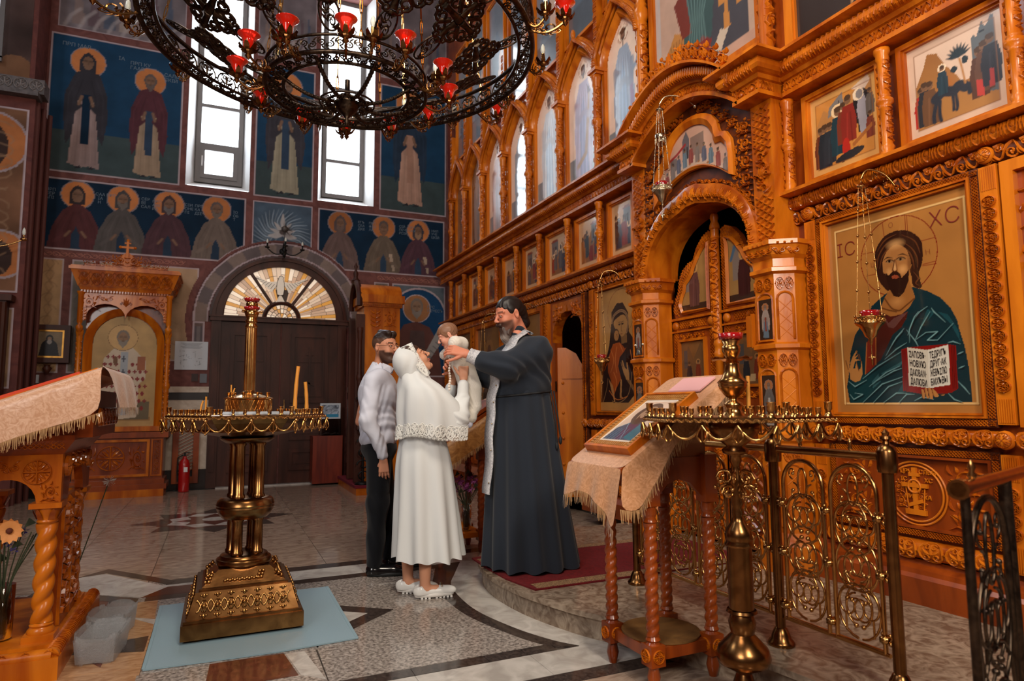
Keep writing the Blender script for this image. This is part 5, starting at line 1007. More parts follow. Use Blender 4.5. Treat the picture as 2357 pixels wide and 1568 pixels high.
# icons further left, behind the priest
for k,(y0,y1)in enumerate(((7.12,8.28),(8.42,9.45),(9.6,10.8))):
 t=icon_thing('dark gilt icon %s'%('directly behind the head of the black robed man','left of the bearded man, above the baby','beside the back wall corner, in deep shade')[k],y0,y1,1.2,2.46,'dark icons of the lower row',fw=.05)
 c=icanvas(y0+.06,y1-.06,1.26,2.40,LN(128,88,44),40);c.noise(.3,5);c.ell(.5,.7,.14,.14,LN(150,104,54));c.poly([(.2,0),(.3,.45),(.45,.6),(.55,.6),(.7,.45),(.8,0)],LN(60,36,24));c.ell(.5,.68,.07,.09,LN(110,70,40));tput(iput(c,.006,None),t)
 vpil(y1+.07,1.13,2.47,.08,'vine')
bandframe(7.06,10.85,1.06,2.48,.035,'zig',.03,.006);lroll(7.06,10.85,1.02,.04);a=Acc();molding(a,[(0,0),(.11,0),(.11,.2),(.04,.3),(0,.3)],7.0,10.88);IB(a,'plinth',WOODR)
for k in range(3):a=Acc();frame_boxes(a,7.15+1.25*k,8.3+1.25*k,.35,.95,.05,0,.03);cell(a,'cross',P3(7.95+1.25*k,.45,0),UY*.4,XYZ[2]*.4,NX,.015);IB(a,'panel_relief',WOODR)

# the doorway: piers, gable arch, lunette, royal doors
DP=.21
portal=thing('portal','projecting carved doorway with a great round arch, scroll lunette and latticed piers','doorway',(XI,PC,PZ))
def PB(a,name,m=None,smooth=False,par=None,ang=None,kind=None):
 o=a.build(name,m or WOOD,None,smooth,kind);o.parent=par or portal
 if par is None:o.location=-Vector(portal.location)
 if ang:sm(o,ang)
 return o
for g in(-1,1):
 yc=PC+g*.745
 p=PB(Acc().bb(P3(yc-.095,2.33,0),P3(yc+.095,3.37,DP)),'pier');a=Acc()
 y_=yc+.075
 vband(a,'weave',P3(y_,2.36,DP),UY,XYZ[2],NX,.34,.15,.016,n=3);vband(a,'weave',P3(y_,3.02,DP),UY,XYZ[2],NX,.32,.15,.016,n=3)
 cell(a,'curl',P3(y_,2.71,DP),XYZ[2]*.14,UY*.15,NX,.022);cell(a,'curl',P3(y_,2.87,DP),XYZ[2]*.14,UY*.15,NX,.022);cell(a,'shell',P3(y_,2.80,DP+.004),UY*.15,XYZ[2]*.13,NX,.03)
 PB(a,'lattice_carving',WOODD,par=p)
    # cornice block over the pier
 y0,y1=yc-.105,yc+.105;prof=[(d+DP,z)for d,z in CORN if d>0];prof=[(0,3.37)]+prof+[(0,3.625)]
 a=Acc();
 for k in range(len(prof)-1):
  (d0,z0),(d1,z1)=prof[k],prof[k+1];e0,e1=max(0,d0-DP-.12),max(0,d1-DP-.12)
  if d0==0 and d1==0:continue
  ya0,yb0,ya1,yb1=y0-e0,y1+e0,y0-e1,y1+e1
  a.add([P3(yb0,z0,d0),P3(ya0,z0,d0),P3(ya1,z1,d1),P3(yb1,z1,d1)],[(0,1,2,3)]);a.add([P3(ya0,z0,0),P3(ya1,z1,0),P3(ya1,z1,d1),P3(ya0,z0,d0)],[(0,1,2,3)]);a.add([P3(yb0,z0,0),P3(yb0,z0,d0),P3(yb1,z1,d1),P3(yb1,z1,0)],[(0,1,2,3)])
 cb=PB(a,'cornice_block',ang=30);a=Acc();band(a,'lance',flatF(P3(y1-.004,3.408,DP+.12),UY,XYZ[2],NX),0,y1-y0-.01,.068,.014,n=2);band(a,'lance',flatF(P3(y0,3.408,DP+.11),V3(1,0,0),XYZ[2],V3(0,-1,0)),0,.12,.068,.012,n=2)
 band(a,'gad',rollF(P3(y1+.03,3.553,DP+.175),UY,XYZ[2],NX,.045),0,y1-y0+.06,1.,.008,n=4);PB(a,'block_carving',WOODD,par=cb)
    # half octagonal column with niches
 yk=PC+g*.745;hw,dg,df=.085,.075,.25
 def oct_(s=1.,e=0.):return[(yk-hw-dg-e,-.0),(yk-hw-dg-e,df-.11+e*.4),(yk-hw-e*.5,df+e),(yk+hw+e*.5,df+e),(yk+hw+dg+e,df-.11+e*.4),(yk+hw+dg+e,0)]
 def ring(z,e):return np.array([P3(y,z,d)for y,d in oct_(1,e)])
 col=Acc();zs=[(PZ,.04),(.32,.04),(.36,.02),(.40,.0),(.98,0),(1.0,.02),(1.04,.02),(1.06,0),(1.60,0),(1.615,.025),(1.64,.025),(1.655,0),(2.12,0),(2.135,.03),(2.16,.03),(2.17,.005),(2.225,.005),(2.235,.015),(2.25,.03),(2.31,.05),(2.315,.065),(2.345,.065)]
 G=np.stack([ring(z,e)for z,e in zs]);col.grid(G.transpose(1,0,2));top=ring(2.345,.065);col.add(top,t=[(0,i,i+1)for i in range(1,5)]);po=PB(col,'niche_column')
 a=Acc();b=Acc()
 faces=(((yk+hw,df),(yk-hw,df)),((yk-hw,df),(yk-hw-dg,df-.11)),((yk+hw+dg,df-.11),(yk+hw,df)))
 for fi,(p0,p1)in enumerate(faces):
  A0=P3(p0[0],0,p0[1]);U_=P3(p1[0],0,p1[1])-A0;L_=np.linalg.norm(U_);U_=U_/L_;N_=nrm(np.cross(U_,XYZ[2]))
  for zb,zt in((1.06,1.60),(1.655,2.12),(.42,.97)):
   for k in range(2):cell(a,'curl' if 0 else 'palm',A0+U_*(L_*.06+L_*.44*k)+XYZ[2]*(zt-.11),U_*L_*.44,XYZ[2]*.09,N_,.012)
   t_=np.linspace(0,pi,7);arch=[A0+U_*(L_*.5-L_*.38*cos(x))+XYZ[2]*(zt-.17+.045*sin(x))for x in t_]
   path=np.array([A0+U_*L_*.12+XYZ[2]*(zb+.02)]+arch+[A0+U_*L_*.88+XYZ[2]*(zb+.02)]);a.tube(path,.009,5,up=N_)
   if fi:vband(b,'net',A0+U_*L_*.16+XYZ[2]*(zb+.03),U_,XYZ[2],N_,zt-zb-.21,L_*.68,.003,n=int((zt-zb-.2)/.045*.6))
   else:
    if zb>1:
     up_=zb>1.5
     ti=thing('icon','slender niche icon of a %s on the %s latticed column'%('standing bishop above' if up_ else 'standing monk in the lower niche','right' if g<0 else 'left'),'icon',tuple(A0+U_*L_*.5+XYZ[2]*zb),group='niche icons of the doorway columns')
     c=Canvas(L_*.70,zt-zb-.19,260 if g<0 else 150,LN(52,34,24));standing(c,.5,.03,.86,LN(150,130,120)if up_ else LN(96,88,84),LN(150,140,130)if not up_ else LN(92,104,116),LN(120,52,40)if up_ else LN(170,166,160),beard=LN(120,110,104),hd=.6)
     o=c.mesh('painting',A0+U_*L_*.15+XYZ[2]*(zb+.025)+N_*.003,U_*c.w,XYZ[2]*c.h,GLOSSV);tput(o,ti);fr=Acc();fr.box(A0+U_*L_*.5+XYZ[2]*(zb+.015)+N_*.006,(.02,L_*.8,.012));tput(fr.build('sill',WOOD),ti)
        # capital scrolls and dentils
  Lc=L_+.05;Ac=A0-U_*.02+N_*.035
  for k in range(2):cell(a,'curl',Ac+U_*(Lc*.5*k)+XYZ[2]*2.245,U_*Lc*.5,XYZ[2]*.06,N_,.016)
  nd=max(3,int(L_/.035));[a.box(A0+U_*(L_*(k+.5)/nd)+N_*.068+XYZ[2]*2.322,(.012,.012,.012))for k in range(nd)]
 PB(a,'column_carving',WOODD,par=po);PB(b,'diaper_carving',WOOD,par=po)
# arch opening: soffit, jambs, shell-carved band
def opening(n=24,hw=.61,z0=2.35,h=.47,k=.88):
 t_=np.linspace(0,pi,n);return np.stack([PC+hw*np.sign(np.cos(t_))*np.abs(np.cos(t_))**k,z0+h*(np.sin(t_)**.88+.06*np.exp(-((t_-pi/2)/.14)**2))],1)
Oi=opening();Oo=opening(hw=.66+.03,h=.62);On=opening(hw=.665,h=.66)
a=Acc();rings=[np.array([P3(y,z,d)for y,z in Oi])for d in(-.10,DP-.02)];a.grid(np.stack(rings));PB(a,'arch_soffit',WOOD,True)
a=Acc();a.grid(np.stack([np.array([P3(y,z,d)for y,z in L_])for L_,d in((Oi,DP-.02),(Oi,DP+.03),(Oi*.5+Oo*.5,DP+.05),(Oo,DP+.03),(Oo,DP-.02))],1));arc=PB(a,'arch_band',WOODD,ang=40)
mid=np.array([P3(y,z,0)for y,z in Oi]);mo_=np.array([P3(y,z,0)for y,z in Oo]);s_=np.r_[0,np.cumsum(np.linalg.norm(np.diff(mid,axis=0),axis=1))]
def Fa(P):
 i_=np.stack([np.interp(P[:,0],s_,mid[:,k])for k in range(3)],1);o_=np.stack([np.interp(P[:,0],s_,mo_[:,k])for k in range(3)],1)
 v=P[:,1:2];return i_*(1-v)+o_*v+NX*(DP+.03+.02*np.sin(pi*np.clip(v,0,1))+P[:,2:])
a=Acc();band(a,'shell',Fa,0,s_[-1],.86,.018,n=22,v0=.07);PB(a,'shell_carving',WOOD,par=arc)
t_=s_[-1];print('arch length',round(t_,2))
# front board of the portal between the piers, cut by arch and lunette
lun=arch_outline
def lunette(e=0.):
 """three-lobed head with an arched foot, (y,z) closed"""
 hw=.385+e;zt=3.02;top=[]
 for t in np.linspace(0,1,8):top.append((hw*1.0-.0*t,2.90+(.20+e*.3)*t))
 lob=[(hw-.03*(1-cos(t)),3.06+(.10+e)*sin(t))for t in np.linspace(0,pi/2,5)]
 lob=[(hw,2.93-e*.5),(hw,3.05),(hw-.015,3.12+e*.4),(hw-.06,3.165+e*.7),(hw-.115,3.17+e*.9),(hw-.13,3.20+e*.9)]
 arc_=[(x*(hw-.13)/.255,3.20+e+.17*sqrt(max(0,1-(x/.255)**2)))for x in np.linspace(.245,0,7)]
 R=lob+arc_;L_=[(-x,z)for x,z in R[-2::-1]]
 n=11;foot=[(x,2.93-e*.5+.155*(1-(x/hw)**2))for x in np.linspace(-hw,hw,n)[1:-1]]
 return[(PC+x*1.12,2.96+(z-2.93)*1.24)for x,z in R+L_+foot]
n_=40
a=Acc();bd=[(PC+.665,2.33),(PC+.665,3.40)]+[(PC+.665-1.33*t,3.40+.27*sin(pi*t))for t in np.linspace(.05,.95,12)]+[(PC-.665,3.40),(PC-.665,2.33)]+[tuple(p)for p in Oo[::-1]if abs(p[0]-PC)<.664 and p[1]>2.34]
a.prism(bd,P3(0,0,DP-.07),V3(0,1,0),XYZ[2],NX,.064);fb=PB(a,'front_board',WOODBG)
a=Acc()
for g in(-1,1):
 for k in range(6):
  z=2.55+.13*k;y=PC+g*.585
  if k>0:cell(a,'scrl' if g>0 else 'scrr',P3(y+.065,z,DP),UY*.13,XYZ[2]*.13,NX,.018)
 for k in range(6):
  x=.56-.085*k;z=3.22+.085*k;cell(a,'scrl' if g>0 else 'scrr',P3(PC+g*x+.06,min(z,3.56),DP),UY*.11,XYZ[2]*.09,NX,.018)
 for k in range(4):cell(a,'curl',P3(PC+g*(.47)+.035,2.80+.09*k,DP),UY*.07,XYZ[2]*.09,NX,.014)
PB(a,'scroll_carving',WOODD,par=fb)
# small leaf band over the shell band
mo2=np.array([P3(y,z,0)for y,z in Oo]);mo3=np.array([P3(PC+(y-PC)*1.02,z+.045*max(0,sin(pi*i/23.)),0)for i,(y,z)in enumerate(Oo)])
def Fb(P):i_=np.stack([np.interp(P[:,0],s_,mo2[:,k])for k in range(3)],1);o_=np.stack([np.interp(P[:,0],s_,mo3[:,k])for k in range(3)],1);v=P[:,1:2];return i_*(1-v)+o_*v+NX*(DP+P[:,2:])
a=Acc();band(a,'curl',Fb,s_[-1]*.12,s_[-1]*.88,1.,.014,n=18);PB(a,'leaf_band',WOODD,par=fb)
# lunette icon
t=thing('icon','arched lunette icon of people seated round a table, above the dark doorway','icon',(XI-DP,PC,2.93))
l0=lunette(-.01);l1=lunette(.05);A_=np.array(l0);B_=np.array(l1);a=Acc()
a.grid(np.stack([np.array([P3(y,z,d)for y,z in L_])for L_,d in((B_,DP),(B_,DP+.03),((A_+B_)/2,DP+.045),(A_,DP+.02),(A_,DP))],1),close_u=True);tput(sm(a.build('frame',WOOD),35),t)
y0,y1=PC-.44,PC+.44;c=icanvas(y0,y1,2.92,3.53,LN(196,150,128),150);c.noise(.08,6)
c.rect(.2,.25,.30,.62,LN(112,96,90));c.poly([(.38,.3),(.38,.80),(.44,.92),(.48,.8),(.48,.3)],LN(96,92,96));c.rect(.50,.4,.68,.80,LN(132,104,92));c.rect(.40,.5,.415,.7,LN(40,36,38));c.rect(.445,.5,.46,.7,LN(40,36,38));c.rect(.24,.30,.255,.55,LN(30,28,30));c.line([(.2,.62),(.3,.66),(.42,.74)],.04,LN(150,40,34))
tb=[(x,.08+.46*(1-((x-.5)/.5)**2))for x in np.linspace(0,1,12)];c.poly([(0,-.1)]+tb+[(1,-.1)],LN(190,160,140));c.poly([(x,z-.22)for x,z in tb]+[(1,-.3),(0,-.3)],LN(104,80,92))
for k in range(11):
 x=.06+.088*k;z=.06+.44*(1-((x-.5)/.5)**2);figure(c,x,z-.06,.26,(LN(96,112,124),LN(134,60,50),LN(120,104,96),LN(84,84,100))[k%4])
for k in range(7):x=.12+.12*k;z=.0+.46*(1-((x-.5)/.5)**2);c.ell(x,z-.02,.025,.012,LN(150,96,50))
from mathutils.geometry import tessellate_polygon
c2=c;pts=[((y1-y)/(y1-y0),(z-2.92)/.61)for y,z in lunette(0.)];tput(iput(c,DP+.006,None,keep=c.inside(pts)),t)
# great gable arch with frieze and leaf roll
def gable(off=0.):
 t_=np.linspace(0,1,30);y=PC+.665-1.33*t_;return np.stack([y,3.37+off+.30*np.sin(pi*t_)**.85],1)
gb=gable();a=Acc();base=CORN[1:-1];rows=[]
for d,z in[(0,3.37)]+base+[(0,3.625)]:g_=gable(z-3.37);rows.append(np.array([P3(y,zz,d+(DP if d else 0))for y,zz in g_]))
a.grid(np.stack(rows).transpose(1,0,2));ga=PB(a,'gable_arch',ang=30)
sg=np.r_[0,np.cumsum(np.linalg.norm(np.diff(gb,axis=0),axis=1))]
def Fg(z0,hh,d0):
 def F(P):y=np.interp(P[:,0],sg,gb[:,0]);z=np.interp(P[:,0],sg,gb[:,1]);return np.stack([XI-d0-DP-P[:,2],y,z+z0-3.37+P[:,1]*hh],1)
 return F
a=Acc();band(a,'lance',Fg(3.408,1,.12),0,sg[-1],.068,.014,n=22)
def Fr(P):y=np.interp(P[:,0],sg,gb[:,0]);z=np.interp(P[:,0],sg,gb[:,1])+3.553-3.37;th=-pi/2+P[:,1]*pi;return np.stack([XI-DP-.175-(.045+P[:,2])*np.cos(th),y,z+(.045+P[:,2])*np.sin(th)],1)
band(a,'gad',Fr,0,sg[-1],1.,.010,n=26);PB(a,'gable_carving',WOODD,par=ga)
# openwork crest on top
a=Acc()
for k in range(13):
 g=-1 if k<6 else 1;yy=PC+.60-1.2*k/12;zz=3.37+.30*max(0,sin(pi*(k+.5)/13))**.85+.255;h=.13+.05*sin(pi*k/12)
 v,q,t2=MO['scrl' if k>6 else 'scrr']
 if k==6:v,q,t2=MO['shell']
 W=P3(yy+.055,zz,DP+.2)+v[:,:1]*UY*.11+v[:,1:2]*XYZ[2]*h+v[:,2:]*NX*.02;a.add(W,q,t2);W2=W-NX*0;a.add(P3(yy+.055,zz,DP+.2)+v[:,:1]*UY*.11+v[:,1:2]*XYZ[2]*h-v[:,2:]*NX*.02,q[:,::-1],t2[:,::-1])
PB(a,'crest',WOOD)
# royal doors
rd=thing('royal_doors','pair of carved latticed doors with stepped round tops and four small icons','door',(XI+.05,PC,PZ))
def RB(a,name,m=None,par=None,smooth=False,ang=None):
 o=a.build(name,m or WOODD,None,smooth);o.parent=par or rd
 if par is None:o.location=-Vector(rd.location)
 if ang:sm(o,ang)
 return o
DD=-.02
def leaf_outline(e=0.):
 return[(.045,1.98),(.045,2.66-e),(.10,2.68-e),(.17,2.65-e),(.25,2.57-e),(.275-e*.5,2.52-e*.3),(.30-e*.2,2.47-e*.5),(.36-e*.5,2.46-e),(.44-e*.8,2.41-e),(.49-e,2.34-e*.5),(.505-e,2.27),(.515-e,2.22),(.55-e,2.17),(.575-e,2.10),(.575-e,2.04),(.55-e,1.98)]
for g in(-1,1):
 S2=lambda L_:[(PC+g*x,z)for x,z in L_]
 a=Acc();a.prism(S2(leaf_outline()),P3(0,0,DD-.05),V3(0,1,0),XYZ[2],NX,.05);a.bb(P3(PC+g*.04,PZ+.02,DD-.05),P3(PC+g*.60,1.98,DD));lf=RB(a,'door_leaf',WOODR)
 a=Acc();o1=np.array(leaf_outline(.0));o2=np.array(leaf_outline(.075))
 i0=1;A_=o1[i0:-1];B_=o2[i0:-1];A3=np.array([P3(PC+g*x,z,DD)for x,z in A_]);B3=np.array([P3(PC+g*x,z-.03,DD)for x,z in B_]);s3=np.r_[0,np.cumsum(np.linalg.norm(np.diff(A3,axis=0),axis=1))]
 def Fl(P,A3=A3,B3=B3,s3=s3):i_=np.stack([np.interp(P[:,0],s3,A3[:,k])for k in range(3)],1);o_=np.stack([np.interp(P[:,0],s3,B3[:,k])for k in range(3)],1);v=P[:,1:2];return i_*(1-v)+o_*v+NX*P[:,2:]
 band(a,'weave',Fl,0,s3[-1],1.,.010,n=16);vband(a,'weave',P3(PC+g*.045+(.05 if g>0 else 0),2.0,DD),UY,XYZ[2],NX,.62,.05,.010,n=12)
 for yy in(.09,.545):vband(a,'weave',P3(PC+g*yy+.03,.5,DD),UY,XYZ[2],NX,1.40,.055,.010,n=26)
 band(a,'weave',flatF(P3(PC+g*.33+.17,1.895,DD),UY,XYZ[2],NX),0,.34,.065,.010,n=6);band(a,'curl',flatF(P3(PC+g*.33+.15,1.79,DD+.01),UY,XYZ[2],NX),0,.30,.065,.014,n=3);cell(a,'shell',P3(PC+g*.33+.035,1.89,DD+.01),UY*.07,XYZ[2]*.07,NX,.02)
 band(a,'curl',flatF(P3(PC+g*.33+.2,1.28,DD),UY,XYZ[2],NX),0,.40,.08,.014,n=3);vband(a,'weave',P3(PC+g*.33+.16,.3,DD),UY,XYZ[2],NX,.75,.32,.012,n=3)
 RB(a,'lattice_carving',WOODD,lf)
 a=Acc();pth=np.array([P3(PC+g*x,z,DD+.012)for x,z in[(.115,2.03)]+leaf_outline(.10)[1:-2]+[(.44,2.03)]]);pth[1]=P3(PC+g*.115,2.50,DD+.012);a.tube(pth,.014,6,closed=True,up=(-1,0,0));a.tube(pth*[1,1,1]+[.0,0,0],.02,4,closed=True,up=(-1,0,0))
 a.bb(P3(PC+g*.04,1.97,DD),P3(PC+g*.585,1.99,DD+.03));a.bb(P3(PC+g*.04,1.865,DD),P3(PC+g*.585,1.88,DD+.02));frame_boxes(a,PC+g*.33-.175,PC+g*.33+.175,1.37,1.80,.022,DD,DD+.03)
 for yy in(.09,.545):a.ball(P3(PC+g*yy,1.925,DD+.01),(.025,.04,.04),10,8)
 RB(a,'molding',WOOD,lf,ang=50)
 side='left' if g>0 else 'right'
 t=thing('icon','door icon of a %s, in the upper %s leaf'%('winged messenger' if g>0 else 'standing dark robed woman',side),'icon',(XI+.02,PC+g*.3,2.05),group='icons set in the carved doors')
 ya,yb=sorted((PC+g*.12,PC+g*.46));c=icanvas(ya,yb,2.04,2.60,LN(160,118,66),190);c.noise(.1,6);c.rect(0,.0,1,.1,LN(60,40,30));c.rect(.55 if g<0 else .1,.3,.9 if g<0 else .5,.62,LN(150,122,96));c.rect(.15,.3,.4,.8,LN(128,110,100));figure(c,.5,.06,.66,LN(96,60,56)if g>0 else LN(60,22,20),LN(190,140,80));c.line([(.3,.85),(.1,.6)],.05,LN(74,100,124))
 ins=[((yb-(PC+g*x))/(yb-ya),(z-2.04)/.56)for x,z in[(.12,2.03)]+[(x_,min(z_,2.6))for x_,z_ in leaf_outline(.11)[1:-2]]+[(.44,2.03)]];tput(iput(c,DD+.006,None,keep=c.inside(ins)),t)
 t=thing('icon','door icon of a seated writer by a town, in the lower %s leaf'%side,'icon',(XI+.02,PC+g*.33,1.39),group='icons set in the carved doors')
 c=icanvas(PC+g*.33-.155,PC+g*.33+.155,1.39,1.78,LN(120,80,44),200);c.noise(.2,5);c.poly([(.0,.5),(.3,.9),(.5,.6),(.8,.95),(1,.5),(1,0),(0,0)],LN(100,70,44));c.rect(.1,.4,.25,.8,LN(70,66,64));figure(c,.32,.06,.5,LN(28,36,40));figure(c,.68,.1,.48,LN(104,40,26),LN(150,104,60));c.poly([(.4,.06),(.45,.2),(.62,.2),(.6,.06)],LN(170,140,100));tput(iput(c,DD+.006,None),t)
a=Acc();a.lathe([(.034,0),(.034,1.45),(.042,1.46),(.042,1.49),(.036,1.5),(.036,1.54),(.042,1.55),(.042,1.58),(.034,1.6),(.034,2.42),(.042,2.43),(.034,2.45),(.034,2.50),(.044,2.51),(.040,2.54),(.028,2.57),(.036,2.60),(.03,2.63),(0,2.65)],P3(PC,PZ+.02,DD+.02),16);ps=RB(a,'central_post',WOOD,smooth=True,ang=40)
a=Acc()
for z0,L_ in((.3,1.15),(1.76,.80)):
 def Fp(P,z0=z0):th=(P[:,1:2]-.5)*3.0;rr=.034+P[:,2:];return P3(PC,z0,DD+.02)+np.concatenate([-np.cos(th)*rr,-np.sin(th)*rr,P[:,:1]],1)
 band(a,'acan',lambda P,Fp=Fp:Fp(np.c_[P[:,1],P[:,0],P[:,2]]),0,1,L_,.014,n=1)if False else band(a,'vine',Fp,0,L_,1.,.018,n=int(L_/.13))
RB(a,'post_carving',WOOD,ps)
# metal icons fixed on the columns
for g in(1,-1):
 t=thing('icon','small silver covered icon in a deep wooden case on the left latticed column' if g>0 else 'shallow wooden icon case seen edge on, on the right latticed column','icon',(XI-.24,PC+g*.70,1.60))
 yk=PC+.745 if g>0 else PC-.60;
 if g>0:
  a=Acc();a.bb(P3(yk-.10,1.60,.205),P3(yk+.075,1.80,.245));tput(a.build('case',WOOD),t);a=Acc();frame_boxes(a,yk-.08,yk+.055,1.62,1.78,.02,.245,.252);[a.ball(P3(yk-.07+.115*i,1.63+.14*j,.253),.012,6,5)for i in(0,1)for j in(0,1)];cell(a,'palm',P3(yk+.035,1.64,.246),UY*.095,XYZ[2]*.12,NX,.01);tput(a.build('silver_cover',SILV),t)
  c=icanvas(yk-.06,yk+.035,1.64,1.76,LN(150,130,100),250);c.ell(.45,.6,.2,.22,LN(190,130,50));c.ell(.45,.55,.12,.15,LN(90,50,30));tput(iput(c,.2465,None),t)
 else:a=Acc();a.bb(P3(yk-.03,1.64,.10),P3(yk+.03,1.86,.26));a.bb(P3(yk-.036,1.63,.10),P3(yk-.026,1.87,.27));tput(a.build('case',WOOD),t)

# the back wall: door with fanlight
def aN(*c):return np.array(c,float)
YN=V3(0,-1,0)
def Q(x,z,d=0.):return V3(x,YB-d,z)
dc,dz=.885,2.66
door=thing('door_1',None,None,(dc,YB,0));del_=[k for k in list(door.keys())];door['kind']='structure'
def DB(a,nm,m=WOODK,par=None,smooth=False,ang=None):
 o=a.build(nm,m,None,smooth)
 o.parent=par or door
 if par is None:o.location=-Vector(door.location)
 if ang:sm(o,ang)
 return o
def archpts(r,n=28,cz=dz-.02,cx=dc):t=np.linspace(0,pi,n);return np.stack([cx+r*np.cos(t),cz+r*np.sin(t)],1)
a=Acc()
for r0,r1,d in((.885,.93,.07),(.93,.99,.05),(.99,1.04,.08)):
 A_,B_=archpts(r0),archpts(r1);a.grid(np.stack([np.array([Q(x,z,dd)for x,z in L_])for L_,dd in((A_,0),(A_,d),(B_,d),(B_,0))],1))
DB(a,'arch_molding',ang=40)
a=Acc()
for x0,x1 in((dc-1.04,dc-.90),(dc+.90,dc+1.04)):a.bb(Q(x0,0),Q(x1,dz,.06));a.bb(Q(x0+.03,.25),Q(x1-.03,dz-.2,.075))
a.bb(Q(dc-1.06,dz-.06),Q(dc+1.06,dz+.02,.10));a.bb(Q(dc-1.08,dz+.0),Q(dc+1.08,dz+.025,.12));DB(a,'door_frame')
for g in(-1,1):
 x0,x1=(dc-.90,dc-.012)if g<0 else(dc+.012,dc+.90)
 a=Acc();a.bb(Q(x0,.02,0),Q(x1,dz-.07,.03));lf=DB(a,'door_leaf');a=Acc();xm=(x0+x1)/2
 for z0,z1 in((1.30,2.44),(.70,1.16),(.22,.56)):
  w=.06;xa,xb=xm-.30,xm+.30
  for q in((xa,z0,xb,z0+w),(xa,z1-w,xb,z1),(xa,z0+w,xa+w,z1-w),(xb-w,z0+w,xb,z1-w)):a.bb(Q(q[0],q[1],.03),Q(q[2],q[3],.055))
  a.bb(Q(xa+w+.04,z0+w+.04,.03),Q(xb-w-.04,z1-w-.04,.042))
 DB(a,'panel_molding',par=lf);a=Acc();zc=1.98
 a.bb(Q(xm-.016,1.40,.042),Q(xm+.016,2.22,.056));a.bb(Q(xm-.19,zc-.016,.042),Q(xm+.19,zc+.016,.0555));a.bb(Q(xm-.06,zc+.10,.042),Q(xm+.06,zc+.125,.0555));a.box(Q(xm,1.62,.049),(.16,.014,.026),R=ry(.45));DB(a,'cross_relief',par=lf)
a=Acc();a.bb(Q(dc-.9,0,0),Q(dc+.9,.018,.16));DB(a,'threshold',STW)
a=Acc();t=np.linspace(0,1,12);a.tube([Q(dc+.05+.02,1.05+.3*k,.06+.03*sin(pi*k))for k in t],.009,6);DB(a,'door_handle',BRASS,smooth=True)
# fanlight: coloured glass rays, dove, half round hub
GL=[mat('opal_glass_%d'%i,lin(*c),.25,emit=lin(*c),estr=e)for i,(c,e)in enumerate((((226,196,168),.42),((206,168,138),.36),((222,156,70),.36),((236,214,190),.55),((190,150,122),.3)))]  # low emission stands in for light coming through the panes
LEAD=mat('leading',lin(70,56,50),.5,metal=.3)
fan=thing('fanlight','half round window of opal and amber glass rays around a white dove','window',(dc,YB,dz))
rg=random.Random(3);c0=V3(dc,YB-.03,dz+.01)
def pol(r,an):return V3(dc+r*cos(an),YB-.03,dz+.01+r*sin(an))
sectors=[(0,.95),(.95+.06,2.13),(2.19,pi)]
for si,(a0,a1)in enumerate(sectors):
 n=13
 for k in range(n):
  b0,b1=a0+(a1-a0)*k/n,a0+(a1-a0)*(k+1)/n-.006;rs=[.30,.30+.55*rg.uniform(.3,.45),.30+.55*rg.uniform(.6,.8),.875]
  for j in range(3):
   if si==1 and 1<=10 and j==0 and abs((b0+b1)/2-pi/2)<.25:continue
   m_=GL[rg.choice([0,1,3,0,1,4])if not k%4==1 else 2]
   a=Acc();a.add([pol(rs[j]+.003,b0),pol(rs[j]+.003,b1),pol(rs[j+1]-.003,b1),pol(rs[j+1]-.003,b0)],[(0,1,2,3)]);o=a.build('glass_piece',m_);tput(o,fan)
for r0,r1,n in((.0,.10,5),(.105,.17,9),(.175,.235,11)):
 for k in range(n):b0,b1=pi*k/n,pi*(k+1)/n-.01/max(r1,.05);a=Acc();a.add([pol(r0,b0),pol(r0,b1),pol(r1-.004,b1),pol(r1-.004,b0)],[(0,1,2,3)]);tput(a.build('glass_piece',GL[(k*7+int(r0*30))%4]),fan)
a=Acc();th=np.linspace(0,pi,24)
for r_,w_ in((.265,.025),(.885,.02)):a.tube([V3(dc+r_*cos(x),YB-.035,dz+.01+r_*sin(x))for x in th],w_,6,up=(0,-1,0))
for an in(.98,2.16):a.tube([pol(.27,an)+[0,-.01,0],pol(.88,an)+[0,-.01,0]],.024,6)
a.bb(Q(dc-.89,dz-.01,.02),Q(dc+.89,dz+.02,.05));sm(tput(a.build('glazing_bar',WOODK),fan),40)
tput(Acc().prism([tuple(p)for p in archpts(.89)],(0,YB-.02,0),XYZ[0],XYZ[2],YN,.004).build('backing_glass',LEAD),fan)
DOVE=mat('dove_glass',lin(206,190,172),.3,emit=lin(206,190,172),estr=.3);a=Acc();DY=V3(dc-.03,YB-.034,dz+.01)  # dove glows a little too, as if lit from behind
body=[(-.05,.40),(-.062,.50),(-.055,.60),(-.035,.66),(-.025,.70),(.01,.715),(.03,.70),(.05,.69),(.035,.665),(.055,.60),(.06,.50),(.045,.40),(.0,.385)]
a.prism(body,DY,XYZ[0],XYZ[2],YN,.006)
for g in(-1,1):
 for k in range(8):
  x0=g*(.055+.04*k);z0=.56+.012*k;a.prism([(x0,z0),(x0+g*.05,z0+.02),(x0+g*(.12-.004*k),z0-.02+.022*k-.10+.01*k),(x0+g*.07,z0-.12+.02*k)][::g],DY,XYZ[0],XYZ[2],YN,.005)
 a.prism([(g*.04,.62),(g*.2,.60),(g*.38,.70),(g*.33,.62),(g*.2,.55),(g*.05,.54)][::g],DY,XYZ[0],XYZ[2],YN,.007)
for k in range(7):an=-pi/2+(k-3)*.17;a.prism([(.0,.42),(.12*cos(an)-.012,.42+.17*sin(an)),(.13*cos(an)+.012,.42+.17*sin(an)+.002)],DY,XYZ[0],XYZ[2],YN,.005)
tput(a.build('dove',DOVE),fan);a=Acc()
